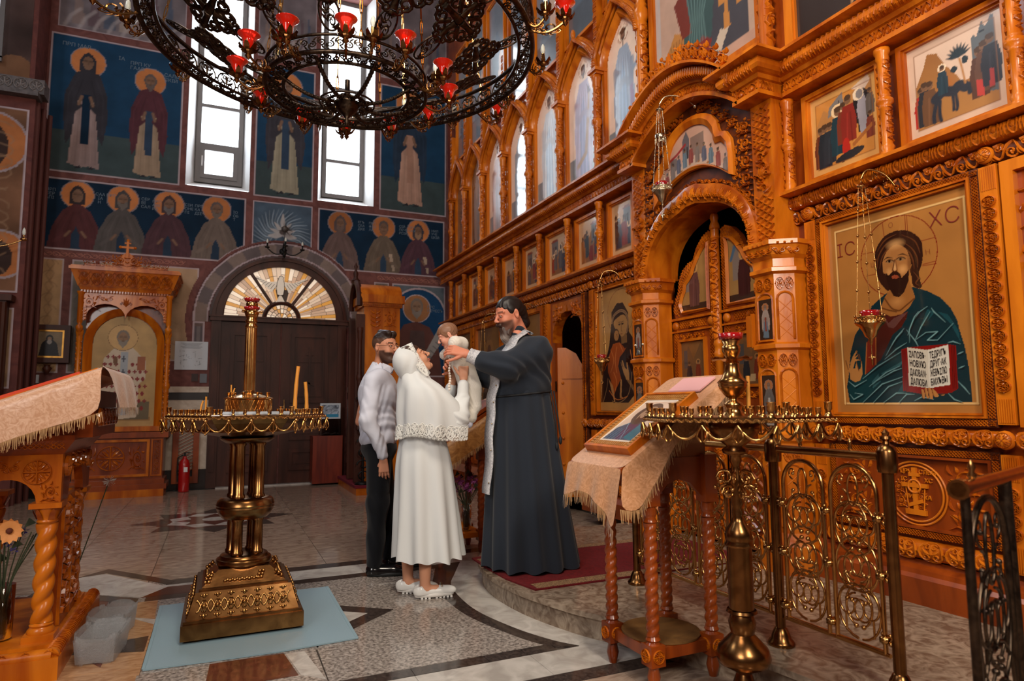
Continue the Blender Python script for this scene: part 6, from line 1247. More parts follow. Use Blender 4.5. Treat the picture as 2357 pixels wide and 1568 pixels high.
for g in(-1,1):
 for k in range(9):x0=g*(.055+.04*k);z0=.56+.012*k;a.tube([DY+[x0,-.008,z0],DY+[x0+g*.06,-.008,z0-.10+.015*k]],.003,4)
a.tube([DY+[x,-.008,z]for x,z in body+body[:1]],.004,4);tput(a.build('dove_leading',LEAD,kind='stuff'),fan)
# sconce hanging above
s=thing('wall_sconce','dark iron three armed sconce hanging on the wall over the fanlight','sconce',(.88,YB,3.78));a=Acc()
a.lathe([(0,-.08),(.02,-.06),(.03,-.02),(.012,.02),(.05,.05),(.015,.08),(.012,.16)],(.88,YB-.25,3.72),12);a.tube([(.88,YB,3.86),(.88,YB-.12,3.92),(.88,YB-.25,3.88)],.012,6);a.lathe([(0,0),(.06,.005),(.05,.02),(0,.03)],(.88,YB,3.80),12,R=rx(pi/2));tput(a.build('hub',BLACKM,None,True),s)
for dx,dy in((-.26,0),(.28,0),(0,-.2)):
 a=Acc();t=np.linspace(0,1,9);a.tube([(.88+dx*k,YB-.25+dy*k,3.74-.07*sin(pi*k)+.05*k)for k in t],.010,6);a.lathe([(0,0),(.035,.01),(.04,.025),(.012,.03),(.014,.09),(0,.09)],(.88+dx,YB-.25+dy,3.78),10);tput(a.build('arm',BLACKM,None,True),s)
 a=Acc();a.lathe([(.012,0),(.017,.02),(.013,.045),(0,.07)],(.88+dx,YB-.25+dy,3.87),8);tput(a.build('bulb',BULB,None,True),s)
lm=thing('star_lantern','small dark spiked ball lamp on a thin rod above the sconce','lamp',(.88,YB-.25,4.1));a=Acc();a.ball((.88,YB-.25,4.12),.055,10,7)
for k in range(40):v=nrm(np.random.RandomState(k).randn(3));a.tube([V3(.88,YB-.25,4.12),V3(.88,YB-.25,4.12)+v*.13],[.006,.001],4)
a.tube([(.88,YB-.25,4.08),(.88,YB-.25,3.86)],.007,6);a.tube([(.88,YB,4.2),(.88,YB-.25,4.12)],.007,6);tput(a.build('spikes',mat('sooty_metal',lin(96,88,84),.6,metal=.4),None,True),lm)
# the tall icon case left of the door
kx0,kx1,ky=-1.85,-.66,10.62
KB=0.;kiot=thing('icon_case','tall carved wooden icon case with scalloped arch and crested cornice left of the door','icon case',((kx0+kx1)/2,ky,0))
def Kp(x,z,d=0.):return V3(x,ky-d,z)
def KB_(a,nm,m=WOOD,par=None,smooth=False,ang=None):
 o=a.build(nm,m,None,smooth);o.parent=par or kiot
 if par is None:o.location=-Vector(kiot.location)
 if ang:sm(o,ang)
 return o
xc=(kx0+kx1)/2;a=Acc();a.bb((kx0+.05,ky+.0,.14),(kx1-.05,YB-.06,.88));a.bb((kx0+.10,ky+.12,.88),(kx1-.10,YB-.06,2.9));KB_(a,'body',WOODR)
a=Acc();a.bb((kx0+.02,ky-.06,0),(kx1-.02,YB-.08,.10));KB_(a,'step',WOOD);a=Acc();a.bb((kx0-.01,ky-.05,.10),(kx1+.01,YB-.07,.17));a.bb((kx0+.02,ky-.03,.17),(kx1-.02,YB-.07,.24));a.bb((kx0-.01,ky-.05,.82),(kx1+.01,YB-.07,.90));KB_(a,'plinth',WOODR)
a=Acc();frame_x=lambda a,x0,x1,z0,z1,w,d0,d1:[a.bb(Kp(p,q,d0),Kp(r,s_,d1))for p,q,r,s_ in((x0,z0,x1,z0+w),(x0,z1-w,x1,z1),(x0,z0+w,x0+w,z1-w),(x1-w,z0+w,x1,z1-w))]
frame_x(a,kx0+.06,kx1-.22,.28,.80,.035,0,.03);frame_x(a,kx1-.20,kx1-.06,.28,.80,.02,0,.02);pn=KB_(a,'panel_frame');a=Acc();X_,Z_=XYZ[0],XYZ[2]
cell(a,'cross',Kp(xc-.28,.36),X_*.36,Z_*.36,YN,.02);cell(a,'scrl',Kp(kx0+.12,.36),X_*.2,Z_*.36,YN,.016);cell(a,'scrr',Kp(xc+.12,.36),X_*.2,Z_*.36,YN,.016);vband(a,'vine',Kp(kx1-.17,.31),X_,Z_,YN,.46,.08,.014);KB_(a,'panel_carving',WOODD,par=pn)
# inner round topped frame and icon
def kout(r,z0=.98):t=np.linspace(0,pi,16);return[(xc+.0+r,z0)]+[(xc+r*cos(x),2.16+r*sin(x))for x in t]+[(xc-r,z0)]
a=Acc();A_,B_=np.array(kout(.40,.98)),np.array(kout(.50,.91));a.grid(np.stack([np.array([Kp(x,z,d)for x,z in L_])for L_,d in((B_,-.12),(B_,-.02),((A_+B_)/2,-.05),(A_,-.09),(A_,-.12))],1));a.bb(Kp(xc-.5,.91,-.12),Kp(xc+.5,.98,-.02));KB_(a,'arched_frame',WOOD,ang=40)
ti=thing('icon','gilt round topped icon of a bearded bishop in red crossed vestments','icon',(xc,ky+.11,.98))
c=Canvas(.80,1.60,110,LN(178,142,88));c.noise(.10,6);c.noise(.06,14);c.rect(.06,.05,.94,.08,LN(150,110,60));c.rect(.08,.06,.92,.22,LN(104,88,62));c.poly([(.10,.10),(.16,.42),(.18,.60),(.34,.70),(.62,.70),(.84,.58),(.84,.42),(.74,.38),(.72,.08),(.4,.06)],LN(196,176,152))
for k in range(60):
 i_,j_=k%8,k//8;x_,y_=.2+.085*i_+.04*(j_%2),.16+.065*j_
 if .42<x_<.56:continue
 c.rect(x_-.012,y_-.018,x_+.012,y_+.018,LN(128,30,26));c.rect(x_-.03,y_-.007,x_+.03,y_+.007,LN(128,30,26))
c.poly([(.43,.10),(.44,.66),(.55,.66),(.56,.10)],LN(160,164,168));
for y_ in(.2,.34,.48,.6):c.rect(.47,y_-.03,.49,y_+.03,LN(70,72,80));c.rect(.45,y_-.006,.52,y_+.006,LN(70,72,80))
c.ell(.46,.79,.115,.115,LN(196,156,100));c.ring(.46,.79,.115,.004,LN(110,76,40));face(c,.46,.785,.06,LN(140,104,74),LN(120,104,90),LN(134,122,108));c.rect(.70,.5,.82,.62,LN(150,84,50));c.ell(.36,.58,.018,.04,LN(110,70,40))
kp=c.inside([((x-(xc-.4))/.8,(z-.98)/1.6)for x,z in kout(.40)]);tput(c.mesh('painting',Kp(xc-.4,.98,-.10),X_*.8,Z_*1.6,PAINTV,None,kp),ti)
for g in(-1,1):
 x=xc+g*.545;a=Acc();a.lathe(turned(.032,1.43,.45),Kp(x,.90,-.0),12);cl=KB_(a,'column',WOOD,smooth=True);a=Acc()
 def Fk(P,x=x):th=P[:,1:2]*2*pi;rr=.032+P[:,2:];return Kp(x,1.0,0)+np.concatenate([np.sin(th)*rr,-np.cos(th)*rr,P[:,:1]],1)
 band(a,'vine',Fk,.05,1.25,1.,.010,n=8);KB_(a,'carving',WOODD,par=cl)
 a=Acc();a.lathe([(0,-.10),(.012,-.085),(.008,-.06),(.03,-.03),(.045,.0),(.045,.03),(.02,.06),(.035,.09),(.035,.47),(.05,.5),(.05,.52)],Kp(x,2.34,.05),12);KB_(a,'pendant',WOOD,smooth=True)
# scalloped openwork head board
a=Acc();hd=[(-.55,2.44),(-.55,2.84),(.55,2.84),(.55,2.44),(.48,2.46)]+[(.24+.24*cos(t),2.50+.20*sin(t))for t in np.linspace(.15,pi-.35,9)]+[(.0,2.50)]+[(-.24+.24*cos(t),2.50+.20*sin(t))for t in np.linspace(.35,pi-.15,9)]+[(-.48,2.46)]
a.prism(hd,Kp(xc,0,.02),XYZ[0],XYZ[2],YN,.03);hb=KB_(a,'head_board',WOOD);a=Acc()
for g in(-1,1):cell(a,'scrl' if g<0 else 'scrr',Kp(xc+g*.44-.09,2.62,.05),X_*.18,Z_*.20,YN,.018);cell(a,'curl',Kp(xc+g*.26-.10,2.73,.05),X_*.2,Z_*.09,YN,.016);cell(a,'acan',Kp(xc+g*.50-.04,2.46,.05),X_*.08,Z_*.16,YN,.014)
cell(a,'shell',Kp(xc-.08,2.66,.05),X_*.16,Z_*.16,YN,.022);KB_(a,'head_carving',WOODD,par=hb)
# cornice flaring outwards
a=Acc();
for z0,z1,e0,e1 in((2.84,2.88,.03,.03),(2.88,2.93,.06,.08),(2.93,3.15,.09,.17),(3.15,3.19,.19,.19),(3.19,3.21,.17,.17)):
 v=[]
 for z,e in((z0,e0),(z1,e1)):v+=[(kx0+.10-e,ky+.0-e,z),(kx1-.10+e,ky-e,z),(kx1-.10+e,YB-.05,z),(kx0+.10-e,YB-.05,z)]
 a.add(v,[(0,1,5,4),(1,2,6,5),(3,0,4,7),(4,5,6,7),(3,2,1,0)])
co=KB_(a,'cornice',WOOD);a=Acc();n_=nrm([0,-1,-.35]);vv=nrm([0,-.08,.22])
band(a,'palm',flatF((kx0+.02,ky-.095,2.94),XYZ[0],vv,n_),0,kx1-kx0-.04,.20,.02,n=8,asp=1);band(a,'net',flatF((kx0+.02,ky-.095,2.94),XYZ[0],vv,n_),0,kx1-kx0-.04,.20,.012,n=8);band(a,'net',flatF((kx1+.0,ky-.09,2.94),XYZ[1],nrm([.08,0,.22]),nrm([1,0,-.35])),0,.6,.20,.012,n=4);[a.box((kx0+.06+.035*k,ky-.075,2.865),(.02,.02,.03))for k in range(31)];KB_(a,'cornice_carving',WOODD,par=co)
a=Acc()
for k in range(9):
 u=(k-4);hh=.10+.0*k;x=xc+u*.115;z=3.20
 if abs(u)<1:continue
 cell(a,'scrl' if u>0 else 'scrr',Kp(x-.065,z,.17),X_*.13,Z_*(.09+.05*(abs(u)<3)),YN,.02)
for g in(-1,1):cell(a,'scrl' if g>0 else 'scrr',Kp(xc+g*.09-.09,3.22,.17),X_*.18,Z_*.18,YN,.025)
a.box(Kp(xc,3.47,.17),(.03,.03,.24));a.box(Kp(xc,3.50,.17),(.16,.025,.028));a.box(Kp(xc,3.56,.17),(.08,.0245,.02));a.prism([(-.16,3.21),(.16,3.21),(.10,3.36),(0,3.44),(-.10,3.36)],Kp(xc,0,.14),XYZ[0],XYZ[2],YN,.02);[a.ball(Kp(xc+dx,3.47+dz_,.17),.022,8,6)for dx,dz_ in((0,.13),(-.09,.03),(.09,.03))];a.bb(Kp(xc-.5,3.19,.12),Kp(xc+.5,3.23,.18));KB_(a,'crest',WOOD)
# wooden grille right of the case, extinguisher, notices
g_=thing('radiator_screen','wooden radiator screen with slanted slats beside the icon case','screen',(-.40,YB-.1,0));a=Acc();ky2=YB-.10
for p,q,r,s_ in((-.62,.1,-.54,1.05),(-.34,.1,-.26,1.05),(-.54,.97,-.34,1.05),(-.54,.1,-.34,.2)):a.bb((p,ky2,q),(r,YB-.04,s_))
tput(a.build('frame',WOODR),g_);me0=None
for k in range(14):
 if me0 is None:a=Acc();a.box((0,0,0),(.24,.012,.012),R=ry(-.5));o=a.build('slat',WOODR);me0=o.data
 else:o=bpy.data.objects.new('slat',me0);COL.objects.link(o)
 o.parent=g_;o.location=Vector((-.44,ky2+.02,.26+.052*k))-Vector(g_.location)
e=thing('fire_extinguisher','red fire extinguisher standing on the floor beside the icon case','extinguisher',(-.44,YB-.30,0));a=Acc();a.lathe([(0,0),(.07,.0),(.075,.02),(.075,.40),(.06,.46),(.025,.49),(.025,.52),(0,.52)],(0,0,0),16)
o=a.build('cylinder',mat('extinguisher_red',lin(170,20,20),.3,coat=.5),e,True);a=Acc();a.box((0,0,.54),(.03,.02,.05));a.box((.03,0,.57),(.10,.02,.015));a.tube([(-.02,0,.54),(-.09,0,.5),(-.095,0,.3),(-.085,0,.15)],.010,6);a.build('valve_and_hose',BLACKM,e);a=Acc();a.box((.02,-.073,.33),(.05,.012,.07));a.build('label_patch',PLAST,e)
PAPER=mat('white_paper',lin(200,204,210),.6);INKG=mat('grey_print',lin(120,126,134),.7)
pg=thing('wall_notice','pale printed plan sheet pinned to the wall beside the icon case','notice',(-.42,YB-.01,2.04));a=Acc();a.box((0,0,0),(.46,.006,.44));a.build('sheet',PAPER,pg);a=Acc();rg=random.Random(8)
for k in range(26):x=rg.uniform(-.18,.16);z=rg.uniform(-.17,.08);a.box((x,-.004,z),(rg.uniform(.01,.07),.002,.004),R=ry(rg.uniform(-.5,.5)if k%2 else pi/2))
for k in range(5):a.box((0,-.004,.19-.018*k),(.3-.05*(k%3),.002,.005))
a.build('print',INKG,pg,kind='stuff')
for nm,x,z,w,h,m_,lb in(('pamphlet',-.36,1.70,.09,.12,mat('dark_card',lin(60,40,38),.6),'small dark card in the rack under the wall notice'),('pamphlet',-.24,1.69,.10,.14,mat('grey_card',lin(110,112,118),.6),'grey picture card in the rack under the wall notice')):a=Acc();a.box((x,YB-.012,z),(w,.008,h));o=a.build(nm,m_);_tag(o,lb,'card')
# framed monk picture
fp=thing('framed_picture','dark framed picture of a bearded monk hanging on the wall at left','picture',(-2.24,YB-.08,2.16),group=None);X0=-2.24;a=Acc()
for p,q,r,s_,d in((-.25,-.27,.25,-.20,.05),(-.25,.20,.25,.27,.05),(-.25,-.20,-.18,.20,.05),(.18,-.20,.25,.20,.05)):a.bb((p,-d,q),(r,.04,s_))
a.build('frame',WOODK,fp);a=Acc();
for p,q,r,s_ in((-.18,-.20,.18,-.175),(-.18,.175,.18,.20),(-.18,-.175,-.155,.175),(.155,-.175,.18,.175)):a.bb((p,-.03,q),(r,.0,s_))
a.build('gilt_slip',GOLD,fp);c=Canvas(.31,.35,150,LN(140,118,92));c.noise(.2,5);c.poly([(.1,0),(.2,.5),(.4,.7),(.6,.7),(.8,.5),(.9,0)],LN(40,36,38));c.ell(.5,.72,.12,.15,LN(44,38,38));c.ell(.5,.70,.07,.09,LN(150,116,92));c.ell(.5,.58,.08,.1,LN(150,140,134));c.mesh('painting',(-.155,-.01,-.175),XYZ[0]*.31,XYZ[2]*.35,PAINTV,fp)
a=Acc();a.lathe([(0,-.14),(.02,-.12),(.06,-.05),(.03,-.02),(.05,0)],(0,-.05,-.30),12);a.build('bracket',WOODK,fp,True)
a=Acc();a.box((-2.42,YB-.02,1.66),(.14,.02,.12));o=a.build('wall_socket',PAPER);_tag(o,'white wall switch plate under the framed monk picture','switch')
# red cabinet with collection box and card
cb=thing('cabinet','plain reddish wooden cabinet with slanting top standing before the dark doors','cabinet',(1.60,YB-.28,0));a=Acc();a.bb((-.23,-.17,.03),(.23,.14,.76));a.build('body',mat('cherry_veneer',lin(126,44,24),.35,col2=lin(96,28,16),scale=3,stretch=(3,3,.4)),cb);a=Acc();a.box((0,0,.767),(.47,.33,.015));a.build('top',mat('cherry_veneer'),cb)
bx_=thing('donation_box','clear plastic donation box on the reddish cabinet','box',(1.66,YB-.28,.775));a=Acc()
for p,q in(((-.15,-.12,0),(.15,-.114,.26)),((-.15,.114,0),(.15,.12,.26)),((-.15,-.114,0),(-.144,.114,.26)),((.144,-.114,0),(.15,.114,.26)),((-.144,-.114,0),(.144,.114,.006))):a.bb(p,q)
a.build('walls',GLASS,bx_)
for k in range(5):a=Acc();a.box((-.09+.045*k,-.02*(k%2),.03),(.09,.06,.006),R=ry(.3*(k%3-1)));o=a.build('banknote',PAPER,bx_)
fl=thing('printed_card','white card with a dark and turquoise photo standing on the donation box','card',(1.64,YB-.38,1.042));a=Acc();a.box((0,0,.125),(.32,.006,.25));a.build('sheet',PAPER,fl);a=Acc();a.box((0,-.004,.14),(.27,.002,.17));a.build('photo',mat('dark_photo',lin(60,64,78),.5,col2=lin(180,190,205),scale=14),fl);a=Acc();a.box((0,-.005,.05),(.26,.002,.05));a.build('turquoise_strip',mat('turquoise_print',lin(30,130,170),.5),fl)
# second icon case, seen from its side, on a red carpeted step
k2=thing('side_icon_case','dark fronted icon case with domed top seen from its carved side, right of the doors','icon case',(2.1,9.9,0));a=Acc();a.bb((1.92,9.62,.15),(2.46,10.2,2.72));
def KS(a,nm,m=WOOD,smooth=False,ang=None):o=a.build(nm,m,None,smooth);tput(o,k2);(ang and sm(o,ang));return o
KS(a,'body',WOOD);a=Acc();a.bb((1.86,9.56,2.78),(2.52,10.26,2.90));a.bb((1.89,9.59,2.72),(2.49,10.23,2.78));t_=np.linspace(0,pi,12);a.grid(np.array([[(x,9.91+.33*cos(t),2.90+.20*sin(t))for t in t_]for x in(1.86,2.48)]));a.add([(2.48,9.91+.33*cos(t),2.90+.20*sin(t))for t in t_],t=[(0,i,i+1)for i in range(1,11)]);KS(a,'cornice',WOOD,ang=40)
a=Acc();sN=V3(1,0,0)
for k in range(2):
 x=2.0+.22*k;cell(a,'scrl' if k else 'acan',V3(x,9.62,2.42),XYZ[0]*.18,XYZ[2]*.26,YN,.014);cell(a,'acan',V3(x,9.62,1.2),XYZ[0]*.18,XYZ[2]*.26,YN,.014)
[a.box((1.9+.03*k,9.575,2.75),(.016,.03,.03))for k in range(20)];KS(a,'side_carving',WOODD)
a=Acc();a.bb((1.80,9.60,.15),(1.93,9.66,2.6));a.bb((1.80,10.14,.15),(1.93,10.2,2.6));t_=np.linspace(0,pi,16);a.tube([(1.84,9.9+.33*cos(t),2.72+.40*sin(t))for t in t_],.045,6);a.lathe([(.05,0),(.07,.05),(.03,.1),(.04,.16),(.015,.22),(.03,.27),(0,.34)],(1.84,9.9,3.1),10);KS(a,'front_arch',WOODK,ang=50)
a=Acc();a.bb((1.93,9.68,.5),(1.925,10.12,2.6));KS(a,'dark_icon_glass',mat('dark_glass',(.02,.015,.012),.1))
a=Acc();a.lathe(turned(.03,1.5),(1.86,9.60,.9),10);KS(a,'column',WOODK,True)
st_=thing('carpeted_step','low wooden step topped with crimson carpet by the side icon case','step',(2.2,9.9,0));a=Acc();a.bb((1.78,9.30,0),(2.75,10.8,.10));tput(a.build('box',WOOD),st_);a=Acc();a.bb((1.76,9.28,.10),(2.77,10.82,.135));tput(a.build('carpet',mat('crimson_carpet',lin(110,14,34),.9,bump=.3,bscale=200)),st_)
w_=thing('iron_flower_stand','black wrought iron stand with curled bars in front of the side icon case','stand',(1.90,9.15,0));a=Acc()
for k in range(7):
 z=.25+.16*k;g=-1 if k%2 else 1;a.tube(np.array([(1.90+g*.09*cos(t)*(1-t/9),9.45-.02*k%.04,z+.08*sin(t)*(1-t/9))for t in np.linspace(0,6,16)]),.012,5)
a.tube([(1.90,9.45,.14),(1.90,9.45,1.35)],.02,6);a.lathe([(0,0),(.12,0),(.1,.03),(0,.05)],(1.90,9.45,.135),12);a.bb((1.80,9.38,1.34),(2.02,9.52,1.37));tput(a.build('scrolled_iron',BLACKM,None,True),w_)
# cabinet and lamp at the far left edge
lb_=thing('dark_icon_cabinet','dark arched wooden cabinet cut by the left edge of the frame','cabinet',(-3.0,PY-.2,1.6));a=Acc();a.bb((-3.6,PY-.16,1.30),(-2.53,PY-.01,2.62));a.bb((-3.65,PY-.2,2.62),(-2.47,PY-.01,2.70));a.bb((-3.65,PY-.2,1.24),(-2.47,PY-.01,1.30));a.lathe([(.04,0),(.04,1.3)],(-2.56,PY-.16,1.3),8);a.prism([(-3.5,2.7),(-2.66,2.7),(-2.8,2.83),(-3.1,2.9)],(0,PY-.18,0),XYZ[0],XYZ[2],YN,-.05);tput(a.build('case',WOODK),lb_);a=Acc();a.bb((-3.5,PY-.17,1.4),(-2.66,PY-.155,2.5));tput(a.build('panel',WOOD),lb_)
wl=thing('branched_wall_lamp','thin brass branched lamp with one white candle bulb at the far left','lamp',(-2.62,PY-.3,3.45));a=Acc()
a.tube([(-3.0,PY-.3,2.9),(-2.98,PY-.3,3.9)],.014,6);[a.ball((-2.98,PY-.3,z),.03,8,6)for z in(3.3,3.55,3.8)]
t_=np.linspace(0,1,12)
for L_,z0 in((.62,3.36),(.4,3.34)):a.tube([(-2.98+L_*k,PY-.3,z0-.10*sin(pi*k)+.04*k)for k in t_],.009,6)
a.tube(np.c_[spiral(-2.72,3.30,.07,.02,0,1.3,16)[:,0],np.full(16,PY-.3),spiral(-2.72,3.30,.07,.02,0,1.3,16)[:,1]],.007,5);a.lathe([(0,0),(.035,.01),(.04,.03),(.012,.035),(.012,.08)],(-2.36,PY-.3,3.38),10);tput(a.build('arms',BRASS,None,True),wl);a=Acc();a.lathe([(.014,0),(.022,.03),(.016,.07),(0,.10)],(-2.36,PY-.3,3.46),10);tput(a.build('bulb',BULB,None,True),wl)

# the great chandelier
CX,CY=.803,4.787;ZI,ZO=3.60,3.94;RI,RO=.585,1.40
ch=thing('chandelier','huge dark bronze openwork ring chandelier with red glass lamps hanging over the nave','chandelier',(CX,CY,ZI))
def CB(a,nm,m=BRZK,smooth=False,par=None,kind=None,ang=None):
 o=a.build(nm,m,None,smooth,kind);o.parent=par or ch
 if par is None:o.location=-Vector(ch.location)
 if ang:sm(o,ang)
 return o
def cyl(r,z0,n=1):return lambda P:np.stack([CX+(r+P[:,2])*np.cos(P[:,0]),CY+(r+P[:,2])*np.sin(P[:,0]),z0+P[:,1]],1)
def dbl(a,mo,F,u0,u1,w,h,n,v0=0.):
 band(a,mo,F,u0,u1,w,h,n,v0=v0);
 v,q,t=MO[mo];v2=v*[1,1,-1];band(a,(v2,q[:,::-1],t[:,::-1]),F,u0,u1,w,h,n,v0=v0)
def ringtube(a,r,z,rad,n=96,m=6):th=np.linspace(0,2*pi,n,endpoint=False);a.tube(np.stack([CX+r*np.cos(th),CY+r*np.sin(th),np.full(n,z)],1),rad,m,True,up=(0,0,1))
a=Acc();ringtube(a,RI,ZI,.018);ringtube(a,RI,ZI+.12,.012);ringtube(a,RI-.13,ZI-.005,.014);CB(a,'inner_ring',smooth=True)
a=Acc();dbl(a,'curl',cyl(RI,ZI+.01),0,2*pi,.10,.006,30)
band(a,'curl',lambda P:np.stack([CX+(RI-.13+P[:,1])*np.cos(P[:,0]),CY+(RI-.13+P[:,1])*np.sin(P[:,0]),ZI-.004-P[:,2]],1),0,2*pi,.13,.010,34);CB(a,'inner_openwork',kind='stuff')
a=Acc();ringtube(a,RO,ZO,.022,128);ringtube(a,RO,ZO+.20,.018,128);ringtube(a,RO-.10,ZO-.0,.014,128);CB(a,'outer_ring',smooth=True)
a=Acc();dbl(a,'palm',cyl(RO,ZO+.015),0,2*pi,.17,.006,44);band(a,'curl',lambda P:np.stack([CX+(RO-.10+P[:,1])*np.cos(P[:,0]),CY+(RO-.10+P[:,1])*np.sin(P[:,0]),ZO-.003-P[:,2]],1),0,2*pi,.10,.008,70);CB(a,'outer_openwork',kind='stuff')
a=Acc();a.lathe([(0,-.16),(.012,-.15),(.02,-.12),(.012,-.10),(.05,-.06),(.08,-.03),(.085,.0),(.10,.015),(.05,.03),(.06,.06),(.02,.1),(.02,.2)],(CX,CY,ZI-.10),20);th=np.linspace(0,2*pi,24,endpoint=False);a.tube(np.stack([CX+.15*np.cos(th),CY+.15*np.sin(th),np.full(24,ZI-.09)],1),.010,6,True,up=(0,0,1));a.tube(np.stack([CX+.20*np.cos(th),CY+.20*np.sin(th),np.full(24,ZI-.085)],1),.008,6,True,up=(0,0,1));hub=CB(a,'hub',smooth=True)
a=Acc();band(a,'curl',lambda P:np.stack([CX+(.09+P[:,1])*np.cos(P[:,0]),CY+(.09+P[:,1])*np.sin(P[:,0]),ZI-.092-P[:,2]],1),0,2*pi,.11,.008,10);CB(a,'hub_openwork',par=hub,kind='stuff')
a=Acc();t=np.linspace(0,1,16);a.tube(np.stack([.10+.42*t,0*t,-.09-.02*np.sin(pi*t)+.10*t**2.2],1),.014,6)
for k in range(14):x=.13+.027*k;zz=-.09-.02*sin(pi*(x-.1)/.42)+.10*((x-.1)/.42)**2.2;a.ball((x,0,zz),(.010,.020,.016),6,4)
rib=a.build('rib',BRZK,None,True);me_r=rib.data;bpy.data.objects.remove(rib)
def CI(nm,me,an,r=0,z=0,par=None,loc=None,extra=0):
 o=bpy.data.objects.new(nm,me);COL.objects.link(o);o.parent=par or ch
 o.location=(r*cos(an),r*sin(an),z);o.rotation_euler=(0,0,an+extra);return o
for k in range(8):CI('rib',me_r,2*pi*k/8+.2)
# links: ovals and crosses hung between the two rings
a=Acc();th=np.linspace(0,2*pi,28,endpoint=False);a.tube(np.stack([.115*np.cos(th),.062*np.sin(th),0*th],1),.007,5,True,up=(0,0,1));v,q,t_=MO['curl']
for sgn in(1,-1):a.add((v*[.20,.115,.006*sgn]-[.10,.0575,0])*1.,q if sgn>0 else q[:,::-1],t_)
th8=np.linspace(0,2*pi,12,endpoint=False);a.tube(np.stack([.03*np.cos(th8),.03*np.sin(th8),0*th8],1),.004,4,True,up=(0,0,1));oval=a.build('oval_link',BRZK);me_o=oval.data;bpy.data.objects.remove(oval)
a=Acc()
for k in range(4):
 R_=rz(k*pi/2)
 pts=[(.02,0,0),(.07,0,.01),(.12,0,0)];a.tube(np.array(pts)@R_.T,[.022,.016,.02],6)
 for g in(-1,1):
  sp=spiral(.085,g*.045,.035,.012,0,g*1.2,12);a.tube(np.c_[sp,0*sp[:,0]]@R_.T,.009,5);sp=spiral(.125,g*.028,.022,.006,-1*g,g*1.1,9);a.tube(np.c_[sp,0*sp[:,0]]@R_.T,.008,5);a.tube(np.array([(.03,g*.03,0),(.07,g*.075,0),(.10,g*.07,0)])@R_.T,[.014,.012,.006],5)
 a.ball(np.array([.145,0,0])@R_.T,(.018,.018,.012),8,5)
a.ball((0,0,0),(.03,.03,.018),10,6);cr=a.build('cross_link',BRZK,None,True);me_c=cr.data;bpy.data.objects.remove(cr)
NCH=12
for k in range(NCH):
 an=radians(A12[k]-7)if 0 else 2*pi*(k+.35)/NCH;r0,r1=RI+.02,RO-.02;z0,z1=.13,ZO-ZI+.20;L_=math.hypot(r1-r0,z1-z0);el=-atan2(z1-z0,r1-r0);s=L_/.82
 pos=.115
 for nm,me,ln in(('oval_link',me_o,.23),('cross_link',me_c,.30),('oval_link',me_o,.23)):
  u=(pos)*s;o=CI(nm,me,an,r0+u*cos(el),z0-u*sin(el));o.rotation_euler=(0,el,an);o.scale=(s*1.32,s*1.45,s)if nm=='cross_link' else(s*.98,s*.98,s)
  pos+=.27
 if 0:
        # a second chain rises steeply to the upper tier
  for j,(nm,me)in enumerate((('cross_link',me_c),('oval_link',me_o),('cross_link',me_c))):
   if k%2:continue
   o=CI(nm,me,an+.196,RI+.20+.22*j,.42+.16*j+.05);o.rotation_euler=(0,-.6,an+.196);o.scale=(.95,.95,.95)
# chains to the vault
a=Acc();th=np.linspace(0,2*pi,8,endpoint=False)
for k in range(46):
 P=np.stack([.010*np.cos(th),0*th,.026*np.sin(th)+k*.045],1);P=P if k%2 else P[:,[1,0,2]];a.tube(P,.0045,4,True,up=(0,1,0)if k%2 else(1,0,0))
cm=a.build('chain',BRASS);me_ch=cm.data;bpy.data.objects.remove(cm)
for k in range(6):
 an=2*pi*k/6+.5;o=CI('chain',me_ch,an,RI,.12);o.scale=(1,1,2.6);o.rotation_euler=(0,-.04,an)
for k in range(8):
 an=2*pi*(k+.5)/8;o=CI('chain',me_ch,an,RO,ZO-ZI+.2);o.scale=(1,1,2.2);o.rotation_euler=(0,-.22,an)
a=Acc();a.lathe([(.5,0),(.5,.03),(.45,.05),(0,.1)],(CX,CY,9.0),24);CB(a,'crown_plate',BRZK)
# red cup lamps on scrolled arms
def arm_mesh(L_):
 a=Acc();t=np.linspace(0,1,14);a.tube(np.stack([L_*t,0*t,-.05*np.sin(pi*t)-.02+.03*t],1),.009,6);sp=spiral(L_*.55,-.02,.05,.012,2.2,1.3,16);a.tube(np.stack([sp[:,0],0*sp[:,0],sp[:,1]],1),.006,5);v,q,t_=MO['curl']
 a.add(np.stack([v[:,0]*L_*.8+.1*L_,v[:,2]*.006,v[:,1]*.08-.085],1),q,t_);return a
def cup_meshes():
 a=Acc();a.lathe([(0,-.055),(.012,-.04),(.020,-.03),(.014,-.018),(.024,-.008),(.028,.004),(0,.004)],(0,0,0),10)
 for k in range(7):
  R_=rz(2*pi*k/7);a.add(np.array([(.012,-.010,0),(.012,.010,0),(.045,-.016,.010),(.045,.016,.010),(.060,-.010,.032),(.060,.010,.032),(.050,0,.052)])@R_.T,[(0,1,3,2),(2,3,5,4)],[(4,5,6)]);a.add(np.array([(.012,-.010,-.003),(.012,.010,-.003),(.045,-.016,.007),(.045,.016,.007),(.060,-.010,.029),(.060,.010,.029),(.050,0,.049)])@R_.T,[(1,0,2,3),(3,2,4,5)],[(5,4,6)])
 h=a.build('cup_holder',BRONZE);a=Acc();pr=[(.0,.002),(.026,.006),(.032,.03),(.034,.06),(.045,.085),(.062,.10),(.066,.104),(.062,.104),(.043,.088),(.031,.06),(.028,.03),(.022,.012),(0,.010)];a.lathe(pr,(0,0,0),22);g=a.build('red_glass_cup',REDG,None,True);return h,g
h_,g_=cup_meshes();me_h,me_g=h_.data,g_.data;bpy.data.objects.remove(h_);bpy.data.objects.remove(g_)
